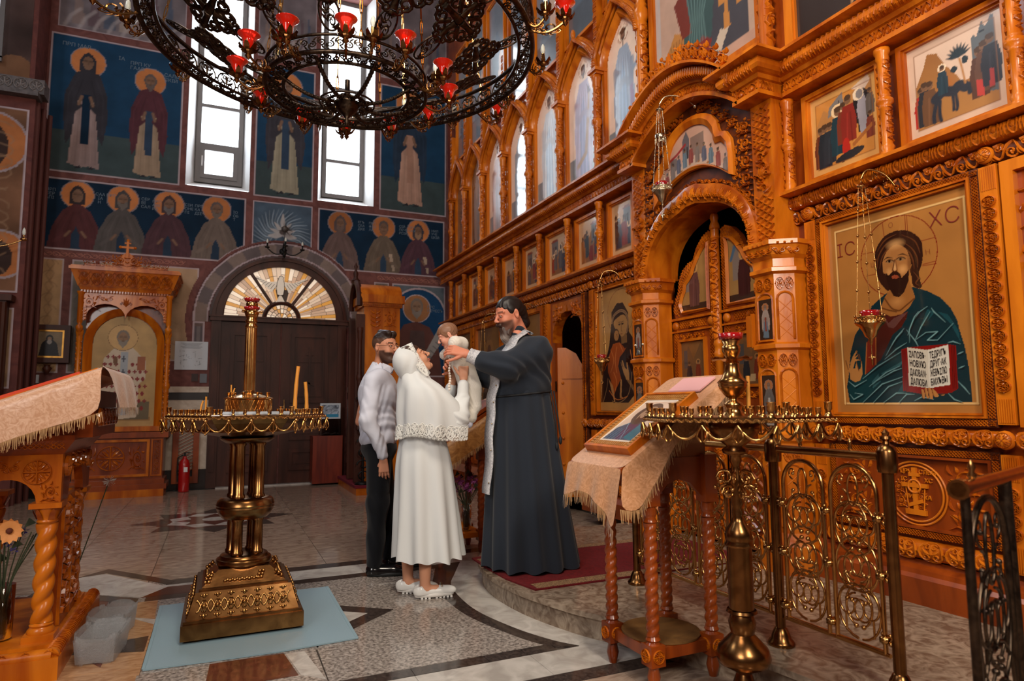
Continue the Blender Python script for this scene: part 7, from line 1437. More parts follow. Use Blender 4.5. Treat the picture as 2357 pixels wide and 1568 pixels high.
am=arm_mesh(.20).build('arm',BRONZE);me_a=am.data;bpy.data.objects.remove(am)
bulb=Acc().lathe([(.014,0),(.014,.075)],(0,0,0),8).build('candle_tube',BRASS,None,True);me_bt=bulb.data;bpy.data.objects.remove(bulb)
bulb=Acc().lathe([(.011,.075),(.018,.10),(.014,.13),(.004,.15),(0,.152)],(0,0,0),8).build('bulb',BULB,None,True);me_b=bulb.data;bpy.data.objects.remove(bulb)
def lamp(an,r0,z,L_,cup=True):
 ar=CI('lamp_arm',me_a,an,r0,z);ar.scale=(L_/.20,1,1)
 for nm,me in(('cup_holder',me_h),('red_glass_cup',me_g))if cup else(('cup_holder',me_h),('candle_tube',me_bt),('bulb',me_b)):
  o=bpy.data.objects.new(nm,me);COL.objects.link(o);o.parent=ar;o.location=(.20,0,.03);o.scale=(.20/L_*1.12,1.12,1.12)
A12=[-100.7,-70.6,-39.1,-11.3,20.8,51.1,80.4,108.7,138.8,175.,-156.1,-129.1]
for d in A12:lamp(radians(d),RI,-.02,.185)
for k in range(6):lamp(radians(A12[2*k]+15),RI+.0,.05,.08,False)
for d in(178,-36,24,-90,-140,82):lamp(radians(d),RO,ZO-ZI+.0,.26)
for k in range(14):lamp(2*pi*(k+.25)/14-.33,RO,ZO-ZI+.02,.13,False)

# things on the floor
BROC=mat('ivory_brocade',lin(216,172,142),.36,col2=lin(192,142,108),scale=20,dist=4.5,detail=2,sheen=.3,bump=.25,bscale=24)
BROD=mat('golden_brocade',lin(176,122,62),.45,col2=lin(140,88,36),scale=13,dist=3,detail=2,sheen=.3)
FRIN=mat('gold_fringe',lin(176,132,84),.6,sheen=.4)
def rope(a,c,r,h,turns,lobes=2,n=16,m=None,amp=.20,R=None):
 m=m or int(turns*12);z=np.linspace(0,1,m);A,Z=np.meshgrid(np.linspace(0,2*pi,n,endpoint=False),z)
 rr=r*(1+amp*np.abs(np.cos(lobes*A/1.-Z*turns*2*pi/1.))-amp*.5);a.grid(np.stack([c[0]+rr*np.cos(A),c[1]+rr*np.sin(A),c[2]+Z*h],-1),close_v=True);return a
def T(t):
 def f(a,nm,m=WOOD,smooth=False,par=None,ang=None,kind=None):
  o=a.build(nm,m,None,smooth,kind)
  if par:o.parent=par
  else:tput(o,t)
  if ang:sm(o,ang)
  return o
 return f
def fringe(a,path,L_=.035,n=None,out=(0,0,0)):
 path=np.asarray(path,float);s=np.r_[0,np.cumsum(np.linalg.norm(np.diff(path,axis=0),axis=1))];n=n or int(s[-1]/.0055);rg=np.random.RandomState(4)
 u=np.linspace(0,s[-1],n);p=np.stack([np.interp(u,s,path[:,k])for k in range(3)],1);t=nrm(np.gradient(p,axis=0));l=L_*(.75+.5*rg.rand(n))
 q=p+np.c_[rg.randn(n,2)*.006,-l]+np.asarray(out)*l[:,None];w=t*.0022
 v=np.stack([p-w,p+w,q+w*.5,q-w*.5],1);a.add(v.reshape(-1,3),np.arange(4*n).reshape(n,4))
# grey mat and the great bronze candle stand
mt=thing('floor_mat','grey blue rubber mat under the bronze candle stand','mat',(.21,4.21,0));a=Acc();a.prism([(-.30,4.76),(-.29,3.66),(.32,3.63),(.725,3.655),(.73,4.75)][::-1],(0,0,.002),XYZ[0],XYZ[1],XYZ[2],.007);T(mt)(a,'sheet',mat('blue_grey_rubber',lin(136,160,170),.45,bump=.08,bscale=150))
a=Acc();
for x0,y0,x1,y1 in((-.295,3.665,-.28,4.75),(.71,3.67,.725,4.745)):a.bb((x0,y0,.009),(x1,y1,.0105))
T(mt)(a,'edge_welt',mat('mat_edge',lin(134,160,170),.5))
SX,SY=.163,4.24;cs=thing('candle_stand','large bronze candle stand with a drum, garlanded tray and four clustered columns','candle stand',(SX,SY,.009));K=T(cs)
def S0(x,y,z):return(SX+x,SY+y,z)
a=Acc();a.box(S0(0,0,.065),(.62,.62,.08));a.box(S0(0,0,.113),(.60,.60,.018));K(a,'base_slab',BRONZE)
a=Acc();a.box(S0(0,0,.185),(.57,.57,.135),top=(.86,.86));a.box(S0(0,0,.258),(.46,.46,.014));a.box(S0(0,0,.30),(.44,.44,.075),top=(.62,.62));K(a,'base_pedestal',BRONZE)
# relief on the sloping faces
for k in range(4):
 R_=rz(k*pi/2);a=Acc();U_=R_@V3(1,0,0);N_=nrm(R_@V3(0,-1,.28));V_=nrm(R_@V3(0,.28,1));O_=R_@V3(-.235,-.283,.132)+V3(SX,SY,0)
 F=flatF(O_,U_,V_,N_);
 for i in range(7):
  u0=.47*i/7;m_=.47/14
  for q_ in(0,1):xs=np.linspace(0,.47/7,8);a.tube(F(np.c_[u0+xs,.055+.032*np.cos(xs/(.47/7)*2*pi+q_*pi),xs*0+.003]),.0045,5)
  a.ball(F(np.array([[u0+m_,.055,.003]]))[0],.011,8,5);a.ball(F(np.array([[u0+m_,.055,.010]]))[0],.006,6,4)
  for v_ in(.004,.106):a.ball(F(np.array([[u0+m_,v_,.003]]))[0],(.009,.006,.012),6,5);[a.ball(F(np.array([[u0+m_+g*.013,v_+.004*(1 if v_>.05 else 1),.003]]))[0],.006,6,4)for g in(-1,1)]
  for v_ in(.028,.082):a.ball(F(np.array([[u0,v_,.003]]))[0],.006,6,4)
 K(a,'relief_band',BRASS,True)
 a=Acc();N2=nrm(R_@V3(0,-1,1.1));V2=nrm(R_@V3(0,1.1,1));O2=R_@V3(-.10,-.208,.274)+V3(SX,SY,0);F2=flatF(O2,U_,V2,N2)
 for i in range(16):a.ball(F2(np.array([[.0125*i,.018+.005*(i%2),.004]]))[0],(.010,.008,.008),6,5)
 for i in range(12):cc=F2(np.array([[-.10+.006*i*(i<6)+(.27+.006*(i-6))*(i>=6),.02+.02*(i%3),.004]]))[0];a.ball(cc,.010,6,5)
 K(a,'leaf_relief',BRASS,True)
a=Acc();a.lathe([(.14,.335),(.15,.34),(.155,.355),(.15,.37),(.135,.378),(.13,.39),(.11,.40),(0,.40)],(SX,SY,0),40);K(a,'foot_ring',BRONZE,ang=40)
a=Acc();a.lathe([(0,.60),(.125,.60),(.14,.615),(.155,.64),(.158,.655),(.162,.66),(.158,.668),(.162,.676),(.155,.70),(.14,.715),(.125,.72),(0,.722)],(SX,SY,0),40);K(a,'middle_ring',BRONZE,ang=40)
a=Acc();a.lathe([(0,1.035),(.12,1.035),(.15,1.055),(.155,1.065),(.14,1.07),(0,1.07)],(SX,SY,0),40);K(a,'neck_ring',BRONZE,ang=40)
for k in range(4):
 an=pi/4+k*pi/2+.22;x,y=.080*cos(an),.080*sin(an);a=Acc()
 for z0,z1 in((.40,.60),(.72,1.036)):a.lathe([(.036,z0),(.036,z0+.012),(.030,z0+.02),(.030,z1-.02),(.036,z1-.012),(.036,z1)],S0(x,y,0),18)
 K(a,'column',BRONZE,ang=40)
for sx in(-1,1):
 for sy in(-1,1):a=Acc();a.lathe([(.05,0),(.055,.006),(.045,.014),(.03,.018),(0,.018)],S0(sx*.235,sy*.235,.009),20);K(a,'foot',BRONZE,ang=40)
def hexa(r,z,n=6,a0=0.):return np.array([(SX+r*cos(a0+2*pi*k/n),SY+r*sin(a0+2*pi*k/n),z)for k in range(n)])
a=Acc();a.grid(np.stack([hexa(r,z)for r,z in((.14,1.07),(.22,1.085),(.30,1.105),(.30,1.118),(.33,1.12),(.37,1.155),(.40,1.185),(.445,1.188),(.445,1.20),(.43,1.203),(.30,1.203),(0.001,1.203))]),close_v=True);K(a,'tray',BRONZE)
a=Acc();hx=hexa(.452,1.19)
for k in range(6):
 A0,B0=hx[k],hx[(k+1)%6];U_=nrm(B0-A0);L_=np.linalg.norm(B0-A0);N_=np.cross(U_,XYZ[2]);F=flatF(A0-V3(0,0,.014),U_,XYZ[2],N_);band(a,'curl',F,0,L_,.020,.006,12)
 for i in range(4):
  x0=L_*(i+.5)/4;
  if i<4:xs=np.linspace(-.5,.5,9);a.tube(F(np.c_[x0+xs*L_/4,-.062+.055*(2*xs)**2,0*xs+.004]),.0058,5)
  for g in(-1,0,1):a.tube(F(np.c_[x0-L_/8+np.array([0,g*.016,g*.020,g*.005]),np.array([-.010,-.030,-.052,-.068]),np.full(4,.007)]),.0042,4)
  a.ball(F(np.array([[x0-L_/8,-.074,.005]]))[0],.006,6,4);a.ball(F(np.array([[x0-L_/8,-.004,.010]]))[0],(.012,.012,.010),6,4)
K(a,'garland_rim',BRASS,True)
a=Acc();a.lathe([(.125,1.203),(.14,1.212),(.13,1.22),(.13,1.288),(.139,1.294),(.139,1.302),(.09,1.315),(.055,1.325),(.045,1.335),(.032,1.345)],(SX,SY,0),40);dr=K(a,'drum',BRASS,ang=40)
a=Acc();band(a,'net',cyl(.130,1.216)if 0 else(lambda P:np.stack([SX+(.130+P[:,2])*np.cos(P[:,0]),SY+(.130+P[:,2])*np.sin(P[:,0]),1.222+P[:,1]],1)),0,2*pi,.064,.005,32);K(a,'drum_lattice',BRASS,par=dr)
a=Acc();A_,Z_=np.meshgrid(np.linspace(0,2*pi,48,endpoint=False),np.linspace(1.33,1.73,2));rr=.030+.003*np.cos(A_*12);a.grid(np.stack([SX+rr*np.cos(A_),SY+rr*np.sin(A_),Z_],-1),close_v=True)
a.lathe([(.032,1.31),(.036,1.325),(.032,1.335)],(SX,SY,0),24);a.lathe([(.032,1.725),(.038,1.735),(.028,1.75),(.03,1.755),(.036,1.77),(.028,1.78),(.036,1.80),(.044,1.825),(.03,1.83),(.026,1.845),(.034,1.86),(.034,1.88),(.02,1.885)],(SX,SY,0),24);K(a,'shaft',BRASS,True)
for k in range(5):an=k*1.256;a=Acc();a.ball(S0(.055*cos(an),.055*sin(an),1.828),(.016,.016,.005),8,4);K(a,'drip_leaf',BRASS,True)
REDG2=mat('dark_red_glass',(.30,.006,.008),.08,coat=.5,spec=.8)
for z in(1.832,1.885):a=Acc();A_=np.linspace(0,2*pi,32,endpoint=False);a.grid(np.stack([np.stack([SX+r*np.cos(A_),SY+r*np.sin(A_),z+h+.004*np.cos(A_*16)*(r>.04)],1)for r,h in((.030,0),(.040,.006),(.046,.022),(.038,.018),(.02,.01))]),close_v=True);K(a,'glass_cup',REDG2,True)
# sockets: one mesh shared
a=Acc();a.lathe([(.012,0),(.009,.004),(.006,.012),(.010,.018),(.010,.034),(.013,.036),(.008,.037),(.007,.02),(0,.02)],(0,0,0),10);so=a.build('candle_socket',BRASS,None,True);me_s=so.data;bpy.data.objects.remove(so);sock=[]
def socket(x,y,z,sc_=1.):o=bpy.data.objects.new('candle_socket',me_s);COL.objects.link(o);o.parent=cs;o.location=Vector((SX+x,SY+y,z))-Vector(cs.location);o.scale=(sc_,)*3
for k in range(6):
 A0,B0=hexa(.425,0)[k],hexa(.425,0)[(k+1)%6]
 for i in range(7):p=A0+(B0-A0)*i/7;socket(p[0]-SX,p[1]-SY,1.203,1.25 if i==0 else .85)
for r_,n_,z in((.34,16,1.203),(.24,12,1.203),(.115,9,1.303)):
 for k in range(n_):an=2*pi*(k+.3)/n_;socket(r_*cos(an),r_*sin(an),z,.85)
cl_=[(.245,-.20,.26,.012,.014,'tallest bent amber candle on the bronze tray'),(.335,.0,.175,.012,-.012,'shorter amber candle with melted top, rightmost on the bronze tray'),(-.235,.05,.085,.006,0,'thin short candle at the left of the bronze tray, taller of a close pair'),(-.26,-.03,.06,.006,.012,'leaning thin candle at the left of the bronze tray, shorter of a close pair'),(-.10,.03,.055,.005,0,'thin candle standing on the bronze drum'),(-.088,.0,.035,.005,.008,'candle stub standing on the bronze drum')]
for x,y,h,r,ln,lb in cl_:
 z0=1.225 if abs(x)>.12 else 1.325;t=thing('candle',lb,'candle',S0(x,y,z0),group='amber candles on the bronze stand');a=Acc();n=8;zz=np.linspace(0,h,n);a.tube(np.stack([ln*zz/h*(zz/h)+0*zz,0*zz,zz],1),np.linspace(r,r*.85,n)*(1+.08*np.sin(np.arange(n)*2.1)),10);a.build('wax',WAX,t,True);a=Acc();a.tube([(ln,0,h),(ln+.001,0,h+.008)],.001,4);a.build('wick',BLACKM,t)
for k in range(4):an=-1.9+.45*k;t=thing('folded_paper',('leftmost','second','third','rightmost')[k]+' white paper strip standing along the front of the bronze tray','paper',S0(.30*cos(an),.30*sin(an),1.205),group='paper strips on the bronze tray');a=Acc();a.box((0,0,.008),(.12,.004,.016),R=rz(an+pi/2));a.build('sheet',PAPER,t)
# right foreground brass candle stand
RX,RY_=1.98,2.13;r2=thing('candle_stand','slender brass candle stand with flat garlanded tray at the right foreground','candle stand',(RX,RY_,0));K=T(r2)
a=Acc();a.lathe([(0,0),(.16,0),(.16,.02),(.10,.04),(.05,.07),(.045,.12),(.03,.16),(.05,.175),(.10,.20),(.108,.225),(.098,.26),(.06,.30),(.045,.315),(.05,.33),(.055,.36),(.045,.39),(.062,.40),(.058,.41)],(RX,RY_,0),28);K(a,'foot',BRONZE,ang=50)
a=Acc();a.lathe([(.05,.41),(.05,.665)],(RX,RY_,0),24);K(a,'column_tube',BRONZE,True);a=Acc();a.lathe([(.052,.66),(.058,.67),(.05,.68),(.054,.69),(.056,.705),(.05,.73),(.028,.76),(.02,.78),(.026,.80),(.018,.82),(.028,.84),(.018,.86),(.03,.88),(.018,.90),(.03,.92),(.02,.94),(.022,.97),(.016,.99),(.026,1.01),(.022,1.03),(.05,1.04),(.055,1.055),(.035,1.07),(.075,1.10),(.10,1.13),(.105,1.165),(.09,1.175)],(RX,RY_,0),28);K(a,'stem',BRONZE,True)
a=Acc()
for k in range(10):an=2*pi*k/10;a.tube(np.c_[RX+np.cos(an)*spiral(.045,0,.035,.01,0,1.2,12)[:,0],RY_+np.sin(an)*spiral(.045,0,.035,.01,0,1.2,12)[:,0],(.88 if k%2 else .94)+spiral(0,0,.035,.01,0,1.2,12)[:,1]],.006,5);a.ball((RX+.085*cos(an),RY_+.085*sin(an),.90+.03*(k%2)),.009,6,5)
K(a,'scroll_cluster',BRASS,True)
hx=lambda r,z:np.array([(RX+r*cos(-1.95+2*pi*k/6),RY_+r*sin(-1.95+2*pi*k/6),z)for k in range(6)])
a=Acc();a.grid(np.stack([hx(r,z)for r,z in((.09,1.17),(.375,1.175),(.385,1.18),(.385,1.195),(.365,1.197),(0.001,1.197))]),close_v=True);K(a,'tray',BRONZE);a=Acc();h6=hx(.388,1.187)
for k in range(6):
 A0,B0=h6[k],h6[(k+1)%6];U_=nrm(B0-A0);L_=np.linalg.norm(B0-A0);N_=np.cross(U_,XYZ[2]);F=flatF(A0-V3(0,0,.014),U_,XYZ[2],N_);band(a,'curl',F,0,L_,.018,.006,12)
 for i in range(3):
  x0=L_*(i+.5)/3;xs=np.linspace(-.5,.5,9);a.tube(F(np.c_[x0+xs*L_/3,-.060+.052*(2*xs)**2,0*xs+.004]),.0060,5)
  for g in(-1,0,1):a.tube(F(np.c_[x0-L_/6+np.array([0,g*.016,g*.020,g*.005]),np.array([-.008,-.030,-.052,-.070]),np.full(4,.007)]),.005,4)
K(a,'garland_rim',BRASS,True)
a=Acc();a.lathe([(.05,1.197),(.045,1.205),(.03,1.225),(.04,1.24),(.036,1.25),(.020,1.26),(.018,1.27),(.028,1.275),(.038,1.285),(.055,1.31),(.06,1.325),(.058,1.33),(.064,1.336),(.045,1.355),(.034,1.38),(.03,1.41),(.032,1.42),(.024,1.425),(.022,1.44),(.03,1.455),(.038,1.47),(.038,1.49),(.03,1.495),(.04,1.515),(.036,1.516)],(RX,RY_,0),28);K(a,'bell_finial',BRASS,True)
a=Acc();A_=np.linspace(0,2*pi,48,endpoint=False);a.grid(np.stack([np.stack([RX+r*np.cos(A_),RY_+r*np.sin(A_),1.438+h*np.cos(A_*8)],1)for r,h in((.02,0),(.05,.003),(.085,.008))]),close_v=True);K(a,'drip_pan',BRASS,True);a=Acc();a.lathe([(.03,1.516),(.048,1.52),(.052,1.545),(.044,1.54),(.02,1.525)],(RX,RY_,0),20);K(a,'glass_cup',REDG2,True)
for k in range(6):
 A0,B0=hx(.36,0)[k],hx(.36,0)[(k+1)%6]
 for i in range(5):p=A0+(B0-A0)*i/5;o=bpy.data.objects.new('candle_socket',me_s);COL.objects.link(o);o.parent=r2;o.location=(p[0]-RX,p[1]-RY_,1.197);o.scale=((1.5 if i==0 else .9),)*3
for r_,n_ in((.25,10),(.14,7)):
 for k in range(n_):an=2*pi*k/n_;o=bpy.data.objects.new('candle_socket',me_s);COL.objects.link(o);o.parent=r2;o.location=(r_*cos(an),r_*sin(an),1.197);o.scale=(1.1,)*3
t=thing('candle','single amber candle on the brass tray at the right foreground','candle',(RX+.085,RY_-.0,1.225));a=Acc();a.tube([(0,0,0),(0,0,.14)],.0085,10);a.build('wax',WAX,t,True)
# left lectern
ll=thing('lectern','heavy carved wooden lectern with twisted columns and ivory cloth at the left edge','lectern',(-.95,4.25,0));K=T(ll)
a=Acc();a.bb((-1.36,3.72,0),(-.64,4.88,.10));K(a,'plinth',WOOD);a=Acc()
a.tube([(-1.36,3.755,.105),(-.67,3.755,.105)],.032,10);a.tube([(-.675,3.75,.105),(-.675,4.86,.105)],.032,10);rl=K(a,'plinth_roll',WOOD,True);a=Acc()
for k in range(16):a.box((-1.32+.044*k,3.735,.118),(.05,.006,.008),R=ry(.6 if k%2 else-.6)@rx(.5))
for k in range(44):y=3.78+.0245*k;t_=np.linspace(-1.0,1.2,6);a.tube(np.stack([-.675+.034*np.sin(t_+.5),y+.012*t_,.105+.034*np.cos(t_+.5)],1),.0035,4)
K(a,'roll_carving',WOODD);a=Acc();a.bb((-1.25,3.82,.10),(-.68,4.78,.135));K(a,'inner_step',WOOD)
for x,y in((-.755,3.935),(-.755,4.60),(-1.13,3.935),(-1.13,4.60)):
 a=Acc();a.box((x,y,.15),(.13,.13,.03));a.lathe([(.055,.165),(.058,.18),(.045,.195),(.05,.205),(.04,.215)],(x,y,0),18);rope(a,(x,y,.215),.040,.47,2.6,1,24,80,.34);a.lathe([(.04,.685),(.046,.695),(.04,.705),(.045,.72),(.058,.755),(.06,.765)],(x,y,0),18);a.box((x,y,.775),(.135,.135,.025));K(a,'twisted_column',WOOD,ang=60)
 a=Acc()
 for k in range(6):R_=rz(k*pi/3);a.add(np.array([(.044,-.014,.705),(.044,.014,.705),(.060,-.012,.74),(.060,.012,.74),(.066,0,.762)])@R_.T+[x,y,0],[(0,1,3,2)],[(2,3,4)])
 K(a,'capital_leaf',WOODD)
# arched aprons: front (y=3.90) and right side (x=-.70)
ap=[(-.44,.785),(-.44,1.03),(0,1.03),(0,.785),(-.10,.785)]+[(-.22+.12*cos(t),.785+.12*sin(t))for t in np.linspace(.05,pi-.05,12)]+[(-.34,.785)]
a=Acc();a.prism(ap,(-.70,3.90,0),XYZ[0],XYZ[2],V3(0,-1,0),-.04);K(a,'front_apron',WOOD)
ap2=[(0,.785),(0,1.03),(.77,1.03),(.77,.785),(.60,.785)]+[(.385+.20*cos(t),.785+.17*sin(t))for t in np.linspace(.05,pi-.05,12)]+[(.17,.785)]
a=Acc();a.prism([(y_+.003*(y_<.01),z_)for y_,z_ in ap2],(-.7015,3.90,0),XYZ[1],XYZ[2],V3(1,0,0),-.04);K(a,'side_apron',WOODR)
a=Acc();F=lambda x,z:V3(-.70+x,3.90,z);cell(a,'cross',F(-.165,.875),XYZ[0]*.125,XYZ[2]*.125,YN,.014);cell(a,'cross',F(-.40,.875),XYZ[0]*.125,XYZ[2]*.125,YN,.014);cell(a,'curl',F(-.265,.93),XYZ[0]*.09,XYZ[2]*.07,YN,.010);cell(a,'scrr',F(-.085,.79),XYZ[0]*.075,XYZ[2]*.10,YN,.012);cell(a,'scrl',F(-.425,.79),XYZ[0]*.075,XYZ[2]*.10,YN,.012);K(a,'apron_carving',WOOD)
a=Acc();F=lambda y,z:V3(-.70,3.90+y,z);XP=V3(1,0,0);cell(a,'cross',F(.04,.90),XYZ[1]*.11,XYZ[2]*.11,XP,.016);cell(a,'cross',F(.62,.90),XYZ[1]*.11,XYZ[2]*.11,XP,.016)
for k in range(3):cell(a,'scrl',F(.17+.14*k,.93),XYZ[1]*.13,XYZ[2]*.09,XP,.016)
K(a,'side_carving',WOODD)
a=Acc();a.bb((-.745,4.02,.135),(-.715,4.53,.79));pn=K(a,'side_panel',WOODR);a=Acc()
for k in range(3):
 for j in range(2):cell(a,'scrl' if(k+j)%2 else 'scrr',V3(-.715,4.06+.22*j,.2+.2*k),XYZ[1]*.21,XYZ[2]*.19,XP,.022)
[a.box((-.71,y,.46),(.02,.014,.60))for y in(4.04,4.275,4.51)];a.box((-.71,4.275,.50),(.022,.48,.016));K(a,'panel_carving',WOODD)
a=Acc();
for z0,z1,e0,e1 in((1.02,1.045,.0,.02),(1.045,1.09,.02,.055),(1.09,1.115,.055,.055),(1.115,1.20,.04,.03)):a.add([(-1.14-e0,3.90-e0,z0),(-.70+e0,3.90-e0,z0),(-.70+e0,4.67+e0,z0),(-1.14-e0,4.67+e0,z0),(-1.14-e1,3.90-e1,z1),(-.70+e1,3.90-e1,z1),(-.70+e1,4.67+e1,z1),(-1.14-e1,4.67+e1,z1)],[(0,1,5,4),(1,2,6,5),(2,3,7,6),(3,0,4,7)])
a.bb((-.70,3.9,1.10),(-.58,4.67,1.34));K(a,'cornice',WOODR);a=Acc();band(a,'weave',flatF((-1.15,3.872,1.05),XYZ[0],nrm([0,-.5,1]),nrm([0,-1,-.4])),0,.46,.045,.006,10);band(a,'palm',flatF((-.57,3.95,1.15),XYZ[1],XYZ[2],XP),0,.66,.10,.012,6);K(a,'cornice_carving',WOODD)
# sloping top board: rises to the right
tz=lambda x:1.225+(x+1.10)*.40;a=Acc();a.add([(-1.45,3.74,tz(-1.45)-.03),(-.55,3.74,tz(-.55)-.03),(-.55,4.70,tz(-.55)-.03),(-1.45,4.70,tz(-1.45)-.03),(-1.45,3.74,tz(-1.45)),(-.55,3.74,tz(-.55)),(-.55,4.70,tz(-.55)),(-1.45,4.70,tz(-1.45))],[(0,3,2,1),(4,5,6,7),(0,1,5,4),(1,2,6,5),(2,3,7,6),(3,0,4,7)]);K(a,'top_board',WOOD)
bk=thing('red_board','flat red covered board or book lying on the ivory cloth of the left lectern','board',(-1.0,4.0,tz(-1)+.01));a=Acc();a.add([(-1.5,3.95,tz(-1.5)+.02),(-.66,3.95,tz(-.66)+.012),(-.66,4.5,tz(-.66)+.012),(-1.5,4.5,tz(-1.5)+.02),(-1.5,3.95,tz(-1.5)+.05),(-.66,3.95,tz(-.66)+.034),(-.66,4.5,tz(-.66)+.034),(-1.5,4.5,tz(-1.5)+.05)],[(0,3,2,1),(4,5,6,7),(0,1,5,4),(1,2,6,5),(2,3,7,6),(3,0,4,7)]);T(bk)(a,'cover',mat('orange_red_cloth',lin(200,62,22),.6))
def drape(name,label,profile_rows,m,fr_paths,par_loc,gold=None,group=None):
 t=thing(name,label,'cloth',par_loc,group=group);a=Acc()
 for R_ in profile_rows:a.grid(np.asarray(R_,float))
 o=T(t)(a,'cloth_sheet',m,True);sd=o.modifiers.new('sub','SUBSURF');sd.levels=1;sd.render_levels=1;a=Acc();[fringe(a,p,*args)for p,*args in fr_paths];T(t)(a,'fringe',FRIN,kind='stuff');return t
xs=np.linspace(-1.46,-.53,12);hem=lambda x,ph:.008*np.sin(x*34+ph)
rows=[np.array([(x,4.72,tz(x)+.006)for x in xs]),np.array([(x,3.73,tz(x)+.006)for x in xs]),np.array([(x,3.70+hem(x,0),tz(x)-.012)for x in xs]),np.array([(x,3.695+hem(x,1)*1.6,tz(x)-.10)for x in xs]),np.array([(x+.01,3.69+hem(x,1.4)*2.4,tz(x)-.215-.01*np.sin(x*9))for x in xs])]
ys=np.linspace(3.71,4.74,14);hy=lambda y,p:.012*np.sin(y*17+p)
side=[np.array([(-.535,y,tz(-.54)+.006)for y in ys]),np.array([(-.50+hy(y,0)*.4,y,tz(-.54)-.012)for y in ys]),np.array([(-.478+hy(y,.5),y,tz(-.54)-.10)for y in ys]),np.array([(-.465+hy(y,1)*1.8,y+.004,tz(-.54)-.20)for y in ys])]
side=[s[(4 if k>=1 else 0):]if 0 else s for k,s in enumerate(side)]
drape('lectern_cloth','ivory brocade cloth with gold fringe covering the left lectern',[np.stack(rows),np.stack(side)],BROC,[(rows[-1],.045),(side[-1],.04)],(-1,3.75,1.3))
a=Acc();
# flowers and glass vase by the left lectern
def flowers(loc,label,heads,stems,vr=.05,vh=.26,seed=1):
 t=thing('flower_vase',label,'vase',loc);a=Acc();a.lathe([(0,.004),(vr*.8,.004),(vr,.01),(vr*1.05,vh),(vr,vh),(vr*.93,.02),(0,.02)],(0,0,0),18);a.build('glass',GLASS,t,True);rg=random.Random(seed);a=Acc()
 for k in range(stems):
  e=(rg.uniform(-.13,.13),rg.uniform(-.10,.10),vh+rg.uniform(.08,.26));b=(rg.uniform(-.02,.02),rg.uniform(-.02,.02),.03);a.tube(spline([b,(e[0]*.25,e[1]*.25,vh),e],4),.0028,4)
  if k%2:a.add([V3(*e),V3(e[0]+.02,e[1],e[2]+.05),V3(e[0]+.05,e[1]+.01,e[2]+.02)],t=[(0,1,2)])
 a.build('stem',mat('dull_green_stem',lin(62,70,48),.7),t,kind='stuff')
 for(x,y,z,r,c,kind_)in heads:
  a=Acc()
  if kind_=='daisy':
   for k in range(13):an=2*pi*k/13;d=V3(cos(an),-.25,sin(an));s_=V3(-sin(an),0,cos(an))*r*.16;a.add([V3(x,y,z)+d*r*.2-s_*.6,V3(x,y,z)+d*r*.2+s_*.6,V3(x,y,z)+d*r*.75+s_*1.3,V3(x,y,z)+d*r*.75-s_*1.3,V3(x,y-.01,z)+d*r],[(0,1,2,3)],[(3,2,4)])
   o=a.build('flower',mat('petal_%d_%d_%d'%c,lin(*c),.6),t);b=Acc();b.ball((x,y-.012,z),(r*.24,.012,r*.24),10,6);q=b.build('flower_heart',mat('flower_heart',lin(96,44,26),.8),None,True);q.parent=o
  else:
   for k in range(60 if r>.04 else 26):v=nrm([rg.gauss(0,1),rg.gauss(0,1),rg.gauss(0,.7)])*r*rg.uniform(.5,1);s_=r*.3;a.add([V3(x,y,z)+v*.3,V3(x,y,z)+v+[s_*.4,0,s_*.3],V3(x,y,z)+v*1.15,V3(x,y,z)+v+[-s_*.4,0,-s_*.2]],[(0,1,2,3)])
   a.build('flower',mat('petal_%d_%d_%d'%c,lin(*c),.6),t)
 return t
flowers((-.92,4.03,.135)if 0 else(-.93,3.99,.136),'glass vase with an orange daisy and blue flowers between columns of the left lectern',[(.02,-.03,.52,.062,(226,150,84),'daisy')]+[(-.10+.035*k,-.02+.02*(k%2),.42+.03*((k*3)%4),.022,(48,40,110),'b')for k in range(6)],34,seed=4)
t=thing('white_blossom','small white shaggy blossom sticking out behind the left lectern','flower',(-.62,4.72,.80));a=Acc();rg=random.Random(2)
for k in range(50):v=nrm([rg.gauss(0,1),rg.gauss(0,1),rg.gauss(0,1)])*.035;a.add([V3(.02,0,0),v+[.02,.004,0],v*1.1+[.02,0,.004]],t=[(0,1,2)])
a.build('petals',mat('petal_white',lin(220,214,210),.6),t,kind='stuff');a=Acc();a.tube([(0.01,0,-.03),(-.06,-.05,-.3),(-.14,-.1,-.6)],.003,4);a.build('stem',mat('dull_green_stem'),t)
